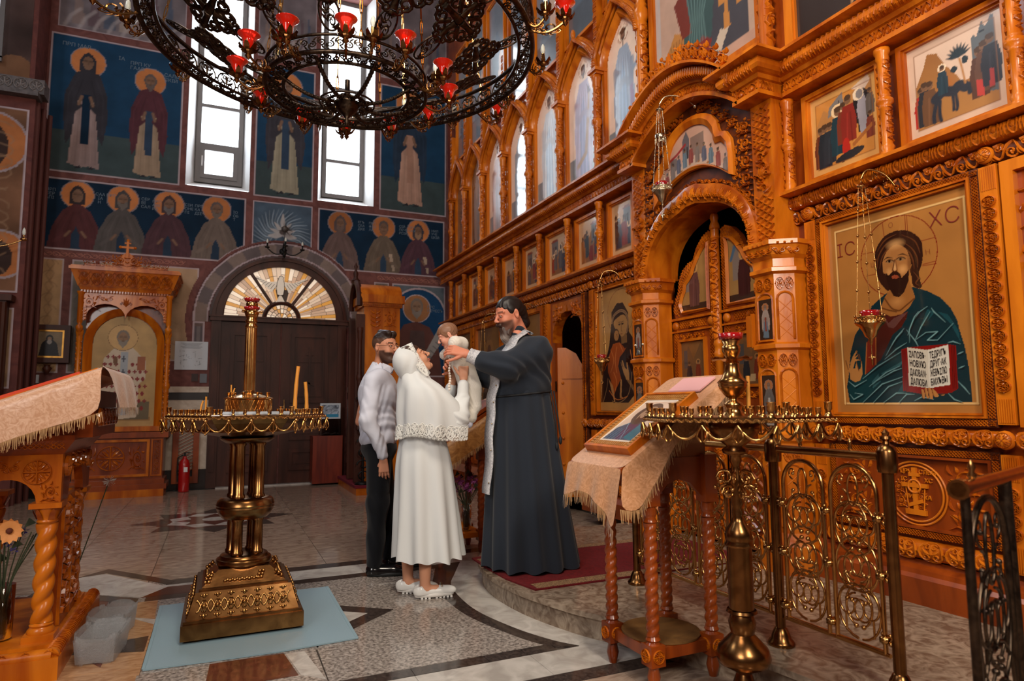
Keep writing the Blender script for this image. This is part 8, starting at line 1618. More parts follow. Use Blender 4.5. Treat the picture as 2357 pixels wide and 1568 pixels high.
# plastic lined boxes beside the lectern
PLB=bpy.data.materials.new('thin_plastic');PLB.use_nodes=True;_n=PLB.node_tree;_b=_n.nodes['Principled BSDF'];_b.inputs['Base Color'].default_value=(.85,.86,.88,1);_b.inputs['Roughness'].default_value=.2;_b.inputs['Alpha'].default_value=.34;_b.inputs['Roughness'].default_value=.12;_b.inputs['Coat Weight'].default_value=1.;_z=_n.nodes.new('ShaderNodeTexNoise');_z.inputs['Scale'].default_value=26;_z.inputs['Detail'].default_value=3;_z.inputs['Distortion'].default_value=2;_q=_n.nodes.new('ShaderNodeBump');_q.inputs['Strength'].default_value=.9;_q.inputs['Distance'].default_value=.03;_n.links.new(_z.outputs[0],_q.inputs['Height']);_n.links.new(_q.outputs[0],_b.inputs['Normal']);_n.links.new(_q.outputs[0],_b.inputs['Coat Normal'])
def liner(cx,cy,sx,sy,h,lb,rot,seed,base=.008):
 t=thing('lined_bin',lb,'bin',(cx,cy,.001),rot,group='plastic lined bins beside the lectern');rg=np.random.RandomState(seed);n=48;th=np.linspace(0,2*pi,n,endpoint=False);sq=lambda r:np.stack([np.sign(np.cos(th))*np.abs(np.cos(th))**.35,np.sign(np.sin(th))*np.abs(np.sin(th))**.35],1)*r
 a=Acc();a.box((0,0,h*.45),(sx*.86,sy*.86,h*.8),top=(1.1,1.1));b=a.build('inner_box',PLB,t)
 rings=[]
 for k,(f,z)in enumerate(((.95,.06),(.55,.02),(.9,.0),(.98,h*.3),(1.02,h*.62),(1.06,h*.95),(1.04,h),(.97,h*.97),(.92,h*.5),(.84,.03))):nz=rg.randn(n)*.010*(1 if k not in(6,)else .4);nz=(nz+np.roll(nz,1))*.8;q=sq(1)*[sx/2*f,sy/2*f];rings.append(np.c_[q*(1+nz[:,None]*2.2),z+nz*.7+.012*np.sin(th*5+k)*(z>.05)])
 a=Acc();a.grid(np.stack(rings[2:]),close_v=True);a.build('plastic_liner',PLB,t,True);return t
liner(-.50,3.98,.19,.29,.135,'clear plastic lined bin nearest the camera, beside the left lectern',-.12,3);liner(-.50,4.31,.18,.26,.135,'second clear plastic lined bin, behind the nearer one by the lectern',-.22,7)
# right lectern: four twisted legs, shelf, sloping cloth, framed icon
rl=thing('lectern','small square wooden lectern on four twisted legs with round shelf, right foreground','lectern',(1.955,2.645,0));K=T(rl)
for x in(1.79,2.12):
 for y in(2.48,2.81):
  a=Acc();zf=0.;a.lathe([(0,zf),(.018,zf),(.022,zf+.015),(.03,zf+.05),(.022,zf+.085),(.03,zf+.10)],(x,y,0),14);a.box((x,y,.145),(.075,.075,.09));a.lathe([(.034,.19),(.026,.20),(.034,.21),(.026,.225)],(x,y,0),14);rope(a,(x,y,.225),.027,.49,5.5,1,14,90,.30);a.lathe([(.026,.715),(.034,.72),(.026,.735),(.03,.75),(.034,.755),(.028,.79)],(x,y,0),14);a.box((x,y,.90),(.07,.07,.22));lg=K(a,'leg',WOODR,ang=50)
  a=Acc();[cell(a,'cross',V3(x,y,.145)+o_,U_*.06,XYZ[2]*.06,N_,.008)for o_,U_,N_ in((V3(-.03,-.0376,-.03),XYZ[0],YN),(V3(-.0376,.03,-.03),-XYZ[1],-XYZ[0]))];K(a,'leg_rosette',WOOD)
a=Acc();[a.bb(p,q)for p,q in(((1.82,2.465,.12),(2.09,2.49,.17)),((1.82,2.80,.12),(2.09,2.825,.17)),((1.775,2.51,.12),(1.80,2.78,.17)),((2.11,2.51,.12),(2.135,2.78,.17)))];K(a,'stretcher',WOODR)
a=Acc();a.lathe([(0,.172),(.185,.172),(.185,.18),(0,.18)],(1.955,2.645,0),36);K(a,'shelf_mat',mat('olive_cloth',lin(122,84,38),.7,col2=lin(92,60,24),scale=6));a=Acc();a.bb((1.80,2.49,.15),(2.11,2.80,.171));K(a,'shelf',WOODR)
ap=[(0,.80),(0,1.0),(.33,1.0),(.33,.80),(.29,.82),(.23,.88),(.165,.90),(.10,.88),(.04,.82)];ap=[(0,.80),(.04,.82),(.10,.88),(.165,.90),(.23,.88),(.29,.82),(.33,.80),(.33,1.0),(0,1.0)]
a=Acc();[a.prism(ap,O_,U_,XYZ[2],N_,.02)for O_,U_,N_ in((V3(1.79,2.475,0),XYZ[0],V3(0,1,0)),(V3(1.785,2.81,0),-XYZ[1],V3(1,0,0)),(V3(2.125,2.48,0),XYZ[1],V3(-1,0,0)))];K(a,'apron',WOODR)
sz=lambda x:1.03+(x-1.66)*.655;a=Acc();x0,x1,y0,y1=1.60,2.24,2.42,2.87;a.add([(x0,y0,sz(x0)-.05),(x1,y0,sz(x1)-.05),(x1,y1,sz(x1)-.05),(x0,y1,sz(x0)-.05),(x0,y0,sz(x0)-.025),(x1,y0,sz(x1)-.025),(x1,y1,sz(x1)-.025),(x0,y1,sz(x0)-.025)],[(0,3,2,1),(4,5,6,7),(0,1,5,4),(1,2,6,5),(2,3,7,6),(3,0,4,7)]);a.add([(1.79,2.48,.95),(2.12,2.48,.95),(2.12,2.48,1.28),(1.79,2.48,1.06)],[(0,1,2,3)]);K(a,'sloping_top',WOODR)
n=16;xs=np.linspace(1.60,2.24,n);top=np.array([[(x,y,sz(x)-.022)for x in xs]for y in np.linspace(2.88,2.41,6)])
hemz=lambda x:-.10-.13*np.exp(-((x-1.70)/.12)**2)+.04*(x-1.7);fs=[top[-1]]+[np.array([(x-.02*f,2.405-.02*f+.012*sin(x*40+1)*f,sz(x)-.022+hemz(x)*f)for x in xs])for f in(.15,.5,1.)]
ys2=np.linspace(2.41,2.88,12);lf_=[np.array([(1.60,y,sz(1.60)-.022)for y in ys2])]+[np.array([(1.595-.035*f+.014*sin(y*46)*f,y,sz(1.6)-.022-f*(.17+.09*np.exp(-((y-2.42)/.07)**2)-.05*np.exp(-((y-2.7)/.12)**2)))for y in ys2])for f in(.12,.5,1.)]
bk_=[np.array([(2.24+.03*f,y,sz(2.24)-.022-.22*f+.02*(1-abs(1-2*f)))for y in ys2])for f in(0,.3,.7,1.)]
drape('lectern_cloth','golden brocade cloth with fringe hanging over the right lectern',[top,np.stack(fs),np.stack(lf_),np.stack(bk_)],mat('rose_gold_brocade',lin(206,150,108),.4,col2=lin(180,124,80),scale=20,dist=4.5,detail=2,sheen=.3),[(fs[-1],.045),(lf_[-1],.055)],(1.9,2.6,1.1))
ic=thing('framed_icon','framed icon of a bearded man in a deep wooden box lying on the right lectern','icon',(1.66,2.64,1.05));K=T(ic);Un=nrm([1,0,.655]);Nn=nrm([-.655,0,1]);O_=V3(1.66,2.45,1.048);wI,hI=.38,.465
def Pi(u,v,h):return O_+XYZ[1]*u+Un*v+Nn*h
def bx3(a,u0,u1,v0,v1,h0,h1):a.add([Pi(*p)for p in((u0,v0,h0),(u1,v0,h0),(u1,v1,h0),(u0,v1,h0),(u0,v0,h1),(u1,v0,h1),(u1,v1,h1),(u0,v1,h1))],[(0,1,2,3),(4,7,6,5),(0,4,5,1),(1,5,6,2),(2,6,7,3),(3,7,4,0)])
a=Acc();bx3(a,0,wI,0,hI,-.065,-.012);bx3(a,0,.016,0,hI,-.012,.004);bx3(a,wI-.016,wI,0,hI,-.012,.004);bx3(a,.016,wI-.016,0,.016,-.012,.004);bx3(a,.016,wI-.016,hI-.016,hI,-.012,.004);K(a,'box',WOOD)
a=Acc();[bx3(a,*q,-.012,-.002)for q in((.016,.055,.016,hI-.016),(wI-.055,wI-.016,.016,hI-.016),(.055,wI-.055,.016,.055),(.055,wI-.055,hI-.055,hI-.016))];fr=K(a,'gilt_frame',GOLDB);a=Acc()
for q in range(22):bx3(a,.022,.048,.03+.019*q,.04+.019*q,-.002,.002);bx3(a,wI-.048,wI-.022,.03+.019*q,.04+.019*q,-.002,.002)
for q in range(16):bx3(a,.06+.017*q,.069+.017*q,.022,.048,-.002,.002);bx3(a,.06+.017*q,.069+.017*q,hI-.048,hI-.022,-.002,.002)
K(a,'frame_relief',GOLDB)
c=Canvas(wI-.11,hI-.11,420,LN(222,196,176));c.noise(.05,6);c.rect(0,0,1,.04,LN(236,226,214));c.rect(0,.96,1,1,LN(236,226,214));c.rect(.0,0,.05,1,LN(236,226,214));c.rect(.95,0,1,1,LN(236,226,214))
c.poly([(.06,.05),(.10,.30),(.30,.44),(.45,.48),(.60,.48),(.74,.40),(.92,.26),(.94,.05)],LN(70,84,104));c.poly([(.40,.05),(.36,.40),(.50,.46),(.64,.40),(.60,.05)],LN(92,58,84));c.poly([(.62,.1),(.66,.42),(.9,.28),(.92,.05)],LN(56,110,126));c.ell(.5,.66,.235,.26,LN(84,74,66));c.ell(.5,.66,.14,.185,LN(164,132,106));c.poly([(.36,.62),(.38,.48),(.5,.40),(.62,.48),(.64,.62),(.57,.56),(.43,.56)],LN(74,58,48));[c.ell(x_,.70,.03,.014,LN(50,40,34))for x_ in(.43,.57)];[c.line([(x_-.06,.735),(x_+.06,.74)],.014,LN(60,46,38))for x_ in(.43,.57)];c.line([(.5,.71),(.49,.62),(.52,.61)],.012,LN(110,80,58));c.line([(.45,.555),(.55,.555)],.014,LN(120,60,50));c.line([(.08,.3),(.3,.43),(.5,.2),(.6,.05)],.012,LN(120,150,160));[c.line([(.12+.1*k,.06),(.2+.08*k,.3)],.01,LN(110,130,150))for k in range(5)]
# upright as seen by a reader who faces the icon screen: its left is larger Y
tput(c.mesh('painting',Pi(wI-.055,.055,-.008),-XYZ[1]*c.w,Un*c.h,GLOSSV,None),ic)
pp=thing('folded_sheet','pink folded sheet lying on the cloth behind the framed icon','paper',(2.14,2.58,sz(2.14)));a=Acc();a.add([V3(2.10,2.48,sz(2.10)-.012),V3(2.20,2.48,sz(2.20)-.012),V3(2.20,2.72,sz(2.20)-.012),V3(2.10,2.72,sz(2.10)-.012),V3(2.10,2.48,sz(2.10)-.004),V3(2.20,2.48,sz(2.20)-.004),V3(2.20,2.72,sz(2.20)-.004),V3(2.10,2.72,sz(2.10)-.004)],[(0,3,2,1),(4,5,6,7),(0,1,5,4),(1,2,6,5),(2,3,7,6),(3,0,4,7)]);T(pp)(a,'sheet',mat('pink_paper',lin(216,160,160),.7))
# brass railing on the platform
rail=thing('railing','brass altar railing of scrolled arched panels between turned posts','railing',(2.40,2.6,PZ));K=T(rail);XR=2.40
def post(x,y,z0,par=K,sc_=1.):
 a=Acc();a.lathe([(0,z0),(.058,z0),(.06,z0+.01),(.055,z0+.02),(.045,z0+.03),(.04,z0+.05),(.028,z0+.075),(.023,z0+.08),(.023,z0+.83),(.036,z0+.835),(.038,z0+.85),(.038,z0+.915),(.036,z0+.92),(.03,z0+.935),(.014,z0+.945),(.012,z0+.955),(.022,z0+.965),(.02,z0+.975),(.012,z0+.98),(.014,z0+.99),(0,z0+1.005)],(x,y,0),20);return par(a,'post',BRONZE,ang=40)
def opanel(w,h):
 """open panel, u in [0,w], z in [0,h], round top; returns a mesh"""
 a=Acc();r=w/2-.012;t_=np.linspace(0,pi,14);pth=[(.012,0,.0)]+[(w/2-r*cos(t),0,h-r+r*sin(t))for t in t_]+[(w-.012,0,0)];a.tube(pth,.0095,6,up=(0,1,0));a.tube([(.012,0,.006),(w-.012,0,.006)],.0095,6);c_=w/2
 def sp(cx,cz,r0,r1,a0,tn,rad=.0055,n=22):s_=spiral(cx,cz,r0,r1,a0,tn,n);s_[:,1]=cz+(s_[:,1]-cz)*1.18;a.tube(np.c_[s_[:,0],0*s_[:,0],s_[:,1]],np.linspace(rad,rad*.8,n),6,up=(0,1,0));a.ball((s_[-1,0],0,s_[-1,1]),rad*1.9,8,6)
 th=np.linspace(0,2*pi,26,endpoint=False)
 for cz,s1 in((h*.20,1),(h*.43,-1),(h*.66,1)):
  for g in(-1,1):
   sp(c_+g*w*.04,cz,w*.40,w*.26,(-pi/2 if s1>0 else pi/2),g*s1*.93);sp(c_+g*w*.20,cz+s1*h*.015,w*.21,w*.07,(pi/2 if s1>0 else-pi/2),g*s1*-1.05,.005);sp(c_-g*w*.06,cz,w*.20,w*.12,(pi/2 if s1>0 else-pi/2),g*s1*1.1,.005)
   a.tube([(c_+g*w*.26,0,cz-.03),(c_+g*w*.26,0,cz-.10)],.005,5)
 a.tube(np.stack([c_+w*.10*np.cos(th),0*th,h*.86+w*.26*np.sin(th)],1),.005,6,True,up=(0,1,0))
 for g in(-1,1):sp(c_+g*w*.2,h*.80,w*.14,w*.03,pi/2,g*.9,.0045);sp(c_+g*w*.22,h*.92,w*.10,w*.02,-pi/2,g*.9,.004)
 return a
pm=opanel(.25,.72).build('scroll_panel',BRASS,None,True);me_p=pm.data;bpy.data.objects.remove(pm)
a=Acc();a.box((0,0,0),(.03,.05,.022));[a.ball((dx,dy,dz),.009,8,6)for dx in(-.016,.016)for dy in(0,)for dz in(-.016,.016)];jm=a.build('clamp',BRASS,None,True);me_j=jm.data;bpy.data.objects.remove(jm)
def run(x,y0,y1,n,K_,par,z0=PZ+.13,sz_=None):
 L_=(y1-y0)/n
 for k in range(n):
  o=bpy.data.objects.new('scroll_panel',me_p);COL.objects.link(o);o.parent=par;o.location=Vector((x,y0+L_*(k+.03),z0))-Vector(par.location);o.rotation_euler=(0,0,pi/2);o.scale=(L_*.94/.25,1,1)
  for zz in(.06,.30,.52):
   for yy in([y0+L_*k]if k else[y0+.012,y1-.012]):
    o=bpy.data.objects.new('clamp',me_j);COL.objects.link(o);o.parent=par;o.location=Vector((x,yy,z0+zz))-Vector(par.location);o.rotation_euler=(0,0,pi/2)
 a=Acc();a.tube([(x,y0,1.035),(x,y1,1.035)],.019,12);K_(a,'handrail',BRASS,True);a=Acc();a.tube([(x,y0,z0+.0),(x,y1,z0+.0)],.009,6);K_(a,'bottom_bar',BRASS,True)
 for k in range(n):a=Acc();a.lathe([(.006,0),(.010,.01),(.006,.02),(.010,.032),(.005,.045),(0,.05)],(x,y0+L_*(k+.5),1.05),8);K_(a,'finial',BRASS,True)
for y in(1.755,2.335,3.47):post(XR,y,PZ)
run(XR,1.79,2.30,2,K,rail);run(XR,2.37,3.435,4,K,rail)
# near gate at the right edge
gt=thing('railing_gate','dark out of focus railing gate end at the right edge of the frame','gate',(2.0,1.14,0));K=T(gt);U_=nrm([.62,.18,0]);G0=V3(1.69,1.05,0)
a=Acc();a.tube([G0+[0,0,1.03],G0+U_*.66+[0,0,1.03]],.019,12);a.tube([G0+[0,0,1.03]-U_*.0,G0+[0,0,1.03]+U_*.03],.026,12);a.lathe([(.006,0),(.012,.012),(.006,.022),(.011,.034),(0,.055)],G0+U_*.12+[0,0,1.045],10);K(a,'handrail',BRASS,True)
for k in range(1):o=bpy.data.objects.new('scroll_panel',opanel(.36,.96).build('tmp_',BRZK,None,True).data);bpy.data.objects.remove(bpy.data.objects['tmp_']);o.data.name='scroll_panel';COL.objects.link(o);o.parent=gt;o.location=Vector(G0+U_*.045+[0,0,.03])-Vector(gt.location);o.rotation_euler=(0,0,atan2(U_[1],U_[0]))
a=Acc();a.tube([G0+U_*.05,G0+U_*.05+[0,0,1.02]],.012,8);a.tube([G0+U_*.42,G0+U_*.42+[0,0,1.02]],.018,8);K(a,'upright',BRZK,True)
# cloth seen at the very edge
# carpet on the platform
cp=thing('carpet','long dark red carpet with an ornamental border on the raised platform','carpet',(2.3,4.0,PZ));K=T(cp);RED=mat('red_carpet',lin(116,14,20),.95,col2=lin(92,8,14),scale=30,bump=.3,bscale=300)
cpoly=[(1.76,3.60),(2.34,3.60),(3.50,3.62),(3.50,4.56),(1.95,4.56),(1.70,4.52),(1.69,4.25),(1.70,3.9)];a=Acc();a.prism(cpoly,(0,0,PZ+.001),XYZ[0],XYZ[1],XYZ[2],.010);K(a,'pile',RED);a=Acc();TANM=mat('carpet_border',lin(176,140,98),.95,col2=lin(60,24,22),scale=60,dist=4,detail=1)
a.bb((1.78,3.61,PZ+.010),(3.48,3.71,PZ+.0125));a.bb((1.78,4.46,PZ+.010),(3.48,4.55,PZ+.0125));a.bb((1.715,4.25,PZ+.010),(1.77,4.46,PZ+.0125));K(a,'border',TANM);a=Acc()
# hanging lamps before the icons
def lampada(loc,wall,label,h,rc,red=True,m=BRASS,chains=3,crown=False):
 """loc = top hook; h = height down to the cup rim"""
 t=thing('hanging_lamp',label,'lamp',loc,group=None);x,y,z=0,0,0;a=Acc();w=V3(*wall)-V3(*loc);a.tube(spline([w,w*.66+[0,0,.07],w*.2+[0,0,.07],(0,0,0)],6),.006,6);[a.tube(np.array([w*f+[0,0,.04],w*f+[0,.02,.075],w*f+[0,.03,.04]]),.004,5)for f in(.75,.45)];a.ball(w,.018,8,6);a.build('bracket',m,t,True)
 a=Acc();a.lathe([(.004,-.01),(.012,-.03),(.030,-.045),(.034,-.05),(.008,-.055),(.008,-.075),(0,-.08)],(0,0,0),14);a.build('canopy',m,t,True)
 for k in range(chains):
  an=2*pi*k/chains+.6;a=Acc();e=V3(rc*cos(an),rc*sin(an),-h);s0=V3(.02*cos(an),.02*sin(an),-.05);a.tube([s0,e],.0022,4)
  for f in(.18,.38,.58,.80):a.ball(s0+(e-s0)*f,(.007,.007,.012),6,5);a.ball(s0+(e-s0)*f,(.011,.011,.004),6,4)
  for f in np.linspace(.05,.97,22):a.ball(s0+(e-s0)*f,.0036,5,4)
  a.build('chain',m,t,True)
 a=Acc();r=rc;a.lathe([(0,-h-.17),(.006,-h-.165),(.010,-h-.15),(.012,-h-.13),(.03,-h-.115),(r*.55,-h-.085),(r*.75,-h-.06),(r*1.0,-h-.045),(r*1.04,-h-.04),(r*1.0,-h-.035),(r*.98,-h-.008),(r*1.05,-h-.004),(r*1.02,-h),(r*.9,-h-.005),(r*.8,-h-.04),(0,-h-.06)],(0,0,0),24);bo=a.build('bowl',m,t,True)
 a=Acc();band(a,'palm',lambda P:np.stack([(r+P[:,2])*np.cos(P[:,0]),(r+P[:,2])*np.sin(P[:,0]),-h-.038+P[:,1]],1),0,2*pi,.03,.006,12);[a.ball((r*1.03*cos(q),r*1.03*sin(q),-h+.006),.008,6,5)for q in np.linspace(0,2*pi,9)];a.tube([(0,0,-h-.17),(0,0,-h-.23)],.003,4);a.box((0,0,-h-.25),(.010,.006,.065));a.box((0,0,-h-.238),(.008,.045,.009));o=a.build('relief',m,None,True);o.parent=bo
 a=Acc();a.lathe([(r*.62,-h-.02),(r*.7,-h+.02),(r*.74,-h+.035),(r*.66,-h+.03),(r*.5,-h)],(0,0,0),18);a.build('red_glass',REDG2,t,True)
 if crown:a=Acc();zc=-h*.42;a.lathe([(.042,zc),(.046,zc+.008),(.044,zc+.02),(.047,zc+.03),(.04,zc+.03),(.038,zc)],(0,0,0),20);[a.tube([(.044*cos(q),.044*sin(q),zc),(.044*cos(q),.044*sin(q),zc-.045)],.003,4)for q in np.linspace(0,2*pi,9)];a.build('crown_ring',SILV,t,True)
 return t
lampada((3.45,2.575,2.575),(3.62,2.47,2.50),'brass hanging lamp with three beaded chains before the large Christ icon',.83,.075)
lampada((3.22,4.17,3.70),(3.40,3.95,3.62),'silver and red hanging lamp before the arched lunette over the doors',.70,.075,m=SILV,crown=True,chains=4)
lampada((3.45,5.50,2.50),(3.62,5.38,2.50),'brass hanging lamp before the icon of the veiled woman and child',.80,.07)
lampada((3.40,8.55,2.46),(3.62,8.35,2.46),'far brass hanging lamp on a thin chain, left of the bearded man',.75,.06);lampada((3.42,7.45,2.44),(3.62,7.25,2.44),'brass lamp bracket just behind the back of the bearded man\'s head',.75,.06)
# far lectern behind the woman
fl_=thing('lectern','wooden lectern with twisted legs and gold cloth, behind the woman in white','lectern',(2.0,5.45,0));K=T(fl_)
for x in(1.72,2.08):
 for y in(5.30,5.62):a=Acc();a.lathe([(0,0),(.02,0),(.03,.05),(.022,.085),(.03,.10)],(x,y,0),10);a.box((x,y,.145),(.07,.07,.09));rope(a,(x,y,.19),.028,.60,6,1,12,80,.28);a.box((x,y,.86),(.07,.07,.16));K(a,'leg',WOODR,ang=50)
a=Acc();a.bb((1.70,5.28,.13),(2.10,5.64,.17));K(a,'shelf',WOOD);z5=lambda x:.86+(x-1.62)*.62;a=Acc();a.add([(1.58,5.2,z5(1.58)),(2.30,5.2,z5(2.30)),(2.30,5.72,z5(2.3)),(1.58,5.72,z5(1.58)),(1.58,5.2,z5(1.58)+.03),(2.30,5.2,z5(2.30)+.03),(2.30,5.72,z5(2.3)+.03),(1.58,5.72,z5(1.58)+.03)],[(0,3,2,1),(4,5,6,7),(0,1,5,4),(1,2,6,5),(2,3,7,6),(3,0,4,7)]);K(a,'sloping_top',WOODR);a=Acc();a.prism([(1.60,.80),(2.25,1.15),(2.25,1.22),(1.60,.86)],(0,5.21,0),XYZ[0],XYZ[2],YN,-.02);K(a,'apron',WOODR)
xs=np.linspace(1.57,2.31,14);rws=[np.array([(x,5.73,z5(x)+.034)for x in xs]),np.array([(x,5.19,z5(x)+.034)for x in xs]),np.array([(x,5.175,z5(x)-.02)for x in xs]),np.array([(x,5.17+.012*sin(x*30),z5(x)-.20)for x in xs])];drape('lectern_cloth','dull gold brocade cloth on the lectern behind the woman in white',[np.stack(rws)],BROD,[(rws[-1],.04)],(1.9,5.2,1.))
gb_=thing('glass_topped_case','flat glazed wooden case lying on the gold cloth behind the baby','case',(1.9,5.4,1.0));a=Acc();a.add([(1.66,5.24,z5(1.66)+.04),(2.2,5.24,z5(2.2)+.04),(2.2,5.66,z5(2.2)+.04),(1.66,5.66,z5(1.66)+.04),(1.66,5.24,z5(1.66)+.075),(2.2,5.24,z5(2.2)+.075),(2.2,5.66,z5(2.2)+.075),(1.66,5.66,z5(1.66)+.075)],[(0,3,2,1),(4,5,6,7),(0,1,5,4),(1,2,6,5),(2,3,7,6),(3,0,4,7)]);T(gb_)(a,'case_body',WOODR)
flowers((1.98,5.40,.171),'glass vase with purple pink flowers on the shelf of the far lectern',[(-.12+.045*k,-.03*(k%2),.36+.035*((k*2)%3),.05,(172,84,150),'b')for k in range(6)]+[(.06,0,.46,.045,(70,30,50),'b')],18,.045,.22,9)
# brass candle cups beyond the beads, wood pulpit stairs, floor lamp foot
t=thing('candle_stand','small brass candle stand glimpsed between the woman and the man in black','candle stand',(1.88,5.95,0));a=Acc();a.lathe([(0,0),(.12,0),(.10,.03),(.03,.06),(.02,.1),(.02,1.1),(.06,1.13),(.10,1.15),(.10,1.17),(.02,1.18),(.02,1.25),(.035,1.27),(.03,1.33),(.04,1.35),(0,1.36)],(1.88,5.95,0),18);T(t)(a,'stem',BRASS,True)

# people: one continuous surface per body, grown from blended forms
def nets(D,o,h):
 """naive surface nets of the zero level of D"""
 S=D<0;nx,ny,nz=D.shape;c8=[(i,j,k)for i in(0,1)for j in(0,1)for k in(0,1)]
 sh=lambda A,i,j,k:A[i:nx-1+i,j:ny-1+j,k:nz-1+k];cnt=sum(sh(S,*c).astype(np.int8)for c in c8);act=(cnt>0)&(cnt<8)
 I=np.argwhere(act);idx=-np.ones(act.shape,int);idx[tuple(I.T)]=np.arange(len(I));acc=np.zeros((len(I),3));n=np.zeros(len(I))
 for a in c8:
  for ax in range(3):
   if a[ax]:continue
   b=list(a);b[ax]=1;da=D[tuple((I+a).T)];db=D[tuple((I+b).T)];m=(da<0)!=(db<0);t=np.where(m,da/np.where(m,da-db,1),0);p=np.array(a,float)+np.outer(t,np.eye(3)[ax]);acc+=p*m[:,None];n+=m
 V=(I+acc/n[:,None])*h+o;Q=[]
 for ax in range(3):
  u,v=(ax+1)%3,(ax+2)%3;a=S[tuple(slice(0,-1)if i==ax else slice(None)for i in range(3))];b=S[tuple(slice(1,None)if i==ax else slice(None)for i in range(3))]
  E_=np.argwhere(a!=b);E_=E_[(E_[:,u]>0)&(E_[:,v]>0)&(E_[:,u]<D.shape[u]-1)&(E_[:,v]<D.shape[v]-1)];fl=a[tuple(E_.T)]
  du=np.eye(3,dtype=int)[u];dv=np.eye(3,dtype=int)[v];q=np.stack([idx[tuple((E_-x).T)]for x in(du+dv,dv,0*du,du)],1);q[~fl]=q[~fl][:,::-1];Q.append(q)
 return V,np.vstack(Q)
def dprim(P,p):
 if p[0]in 'cC':
  a,b,ra,rb=np.asarray(p[1],float),np.asarray(p[2],float),p[3],p[4];d=b-a;t=np.clip((P-a)@d/max(d@d,1e-9),0,1);return np.linalg.norm(P-a-t[...,None]*d,axis=-1)-(ra+(rb-ra)*t)
 q=P-np.asarray(p[1],float)
 if p[3]is not None:q=q@np.asarray(p[3])
 r=np.asarray(p[2],float);k0=np.linalg.norm(q/r,axis=-1);k1=np.linalg.norm(q/r**2,axis=-1);return k0*(k0-1)/np.maximum(k1,1e-6)
def grow(prims,h,k=.02,fn=None,box=None,pad=.03):
 """prims: (kind, ..., colour, k); kinds c capsule, e ellipsoid, upper case cuts away"""
 L_,H_=[],[]
 for p in prims:
  if p[0]=='c':r=max(p[3],p[4]);L_+=[np.minimum(p[1],p[2])-r];H_+=[np.maximum(p[1],p[2])+r]
  elif p[0]=='e':r=np.full(3,max(p[2]))if p[3]is not None else np.asarray(p[2]);L_+=[np.asarray(p[1])-r];H_+=[np.asarray(p[1])+r]
 lo=np.min(L_,0)-pad;hi=np.max(H_,0)+pad
 if box is not None:lo=np.maximum(lo,box[0]);hi=np.minimum(hi,box[1])
 ax=[np.arange(lo[i],hi[i],h)for i in range(3)];P=np.stack(np.meshgrid(*ax,indexing='ij'),-1);D=np.full(P.shape[:3],9.)
 for p in prims:
  kk=p[-1]if isinstance(p[-1],float)else k;d=dprim(P,p)
  if p[0].isupper():D=-_smin(-D,d,kk)
  else:D=_smin(D,d,kk)
 if fn is not None:D=fn(P,D)
 V,Q=nets(D,lo,h);C=np.zeros((len(V),3));W=np.zeros(len(V))
 for p in prims:
  if p[0].isupper():continue
  w=np.exp(-np.clip(dprim(V,p),-.01,1)/.0035)+1e-12;C+=w[:,None]*p[-2];W+=w
 return V,Q,C/W[:,None]
def _smin(a,b,k):t=np.clip(.5+.5*(b-a)/k,0,1);return b+(a-b)*t-k*t*(1-t)if k>0 else np.minimum(a,b)
SK=LN(214,152,122);LIP=LN(178,92,82)
def head_prims(sk,s=1.,lip=LIP,baby=False):
 e=lambda c,r,col=sk,k=.02,R=None:('e',np.array(c)*s,np.array(r)*s,R,col,k*s);c=lambda a,b,ra,rb,col=sk,k=.015:('c',np.array(a)*s,np.array(b)*s,ra*s,rb*s,col,k*s)
 P=[e((-.012,0,.030),(.098,.077,.086)),e((.030,0,-.038),(.062,.056,.082),k=.03),e((.078,0,-.098),(.020,.024,.020),k=.02)]
 for g in(-1,1):P+=[c((-.012,g*.056,-.04),(.058,g*.022,-.096),.014,.016,k=.03),e((.062,g*.036,-.030),(.026,.022,.026),k=.02),c((.084,g*.014,.030),(.070,g*.050,.030),.009,.007,k=.012),e((-.010,g*.080,-.004),(.017,.009,.033),k=.008),('E',np.array((-.004,g*.090,-.002))*s,np.array((.009,.008,.018))*s,None,sk,.004*s),('E',np.array((.100,g*.031,.008))*s,np.array((.022,.018,.011))*s,None,sk,.010*s),e((.080,g*.031,.008),(.0125,.014,.0125),k=.003),c((.088,g*.046,.014),(.092,g*.020,.0165),.0035,.0035,k=.004),e((.108,g*.011,-.027),(.010,.009,.008),k=.006)]
 P+=[c((.088,0,.022),(.117,0,-.018),.007,.0105,k=.012),e((.118,0,-.021),(.010,.009,.009),k=.006),e((.096,0,-.052),(.011,.024,.0055),lip,.004),e((.093,0,-.0625),(.011,.020,.0070),lip,.004),c((-.03,0,-.07),(-.050,0,-.19),.052,.058,k=.03)]
 return P
def place(V,R,loc):return V@np.asarray(R).T+np.asarray(loc,float)
def shell(name,V,Q,C,m,par,smooth=True):
 a=Acc();a.add(V,Q,c=C);o=a.build(name,m,None,smooth);return tput(o,par)
def eyes(a,b,R,loc,s=1.,look=(0,0)):
 for g in(-1,1):
  c0=np.array([.0815,g*.031,.008])*s;a.ball(place(c0,R,loc),.0118*s,12,8);b.ball(place(c0+np.array([.0085,look[0],look[1]])*s,R,loc),(.0052*s,)*3,10,7)
EYEW=mat('eye_white',lin(220,210,200),.15);EYEB=mat('dark_iris',lin(44,30,24),.1)
def strands(P,D,amp,f=240,ax=1):
 q=P*f;return D+amp*(np.sin(q[...,ax]+2*np.sin(q[...,0]*.22))+.6*np.sin(q[...,2]*.5+q[...,ax]*1.7))*.5
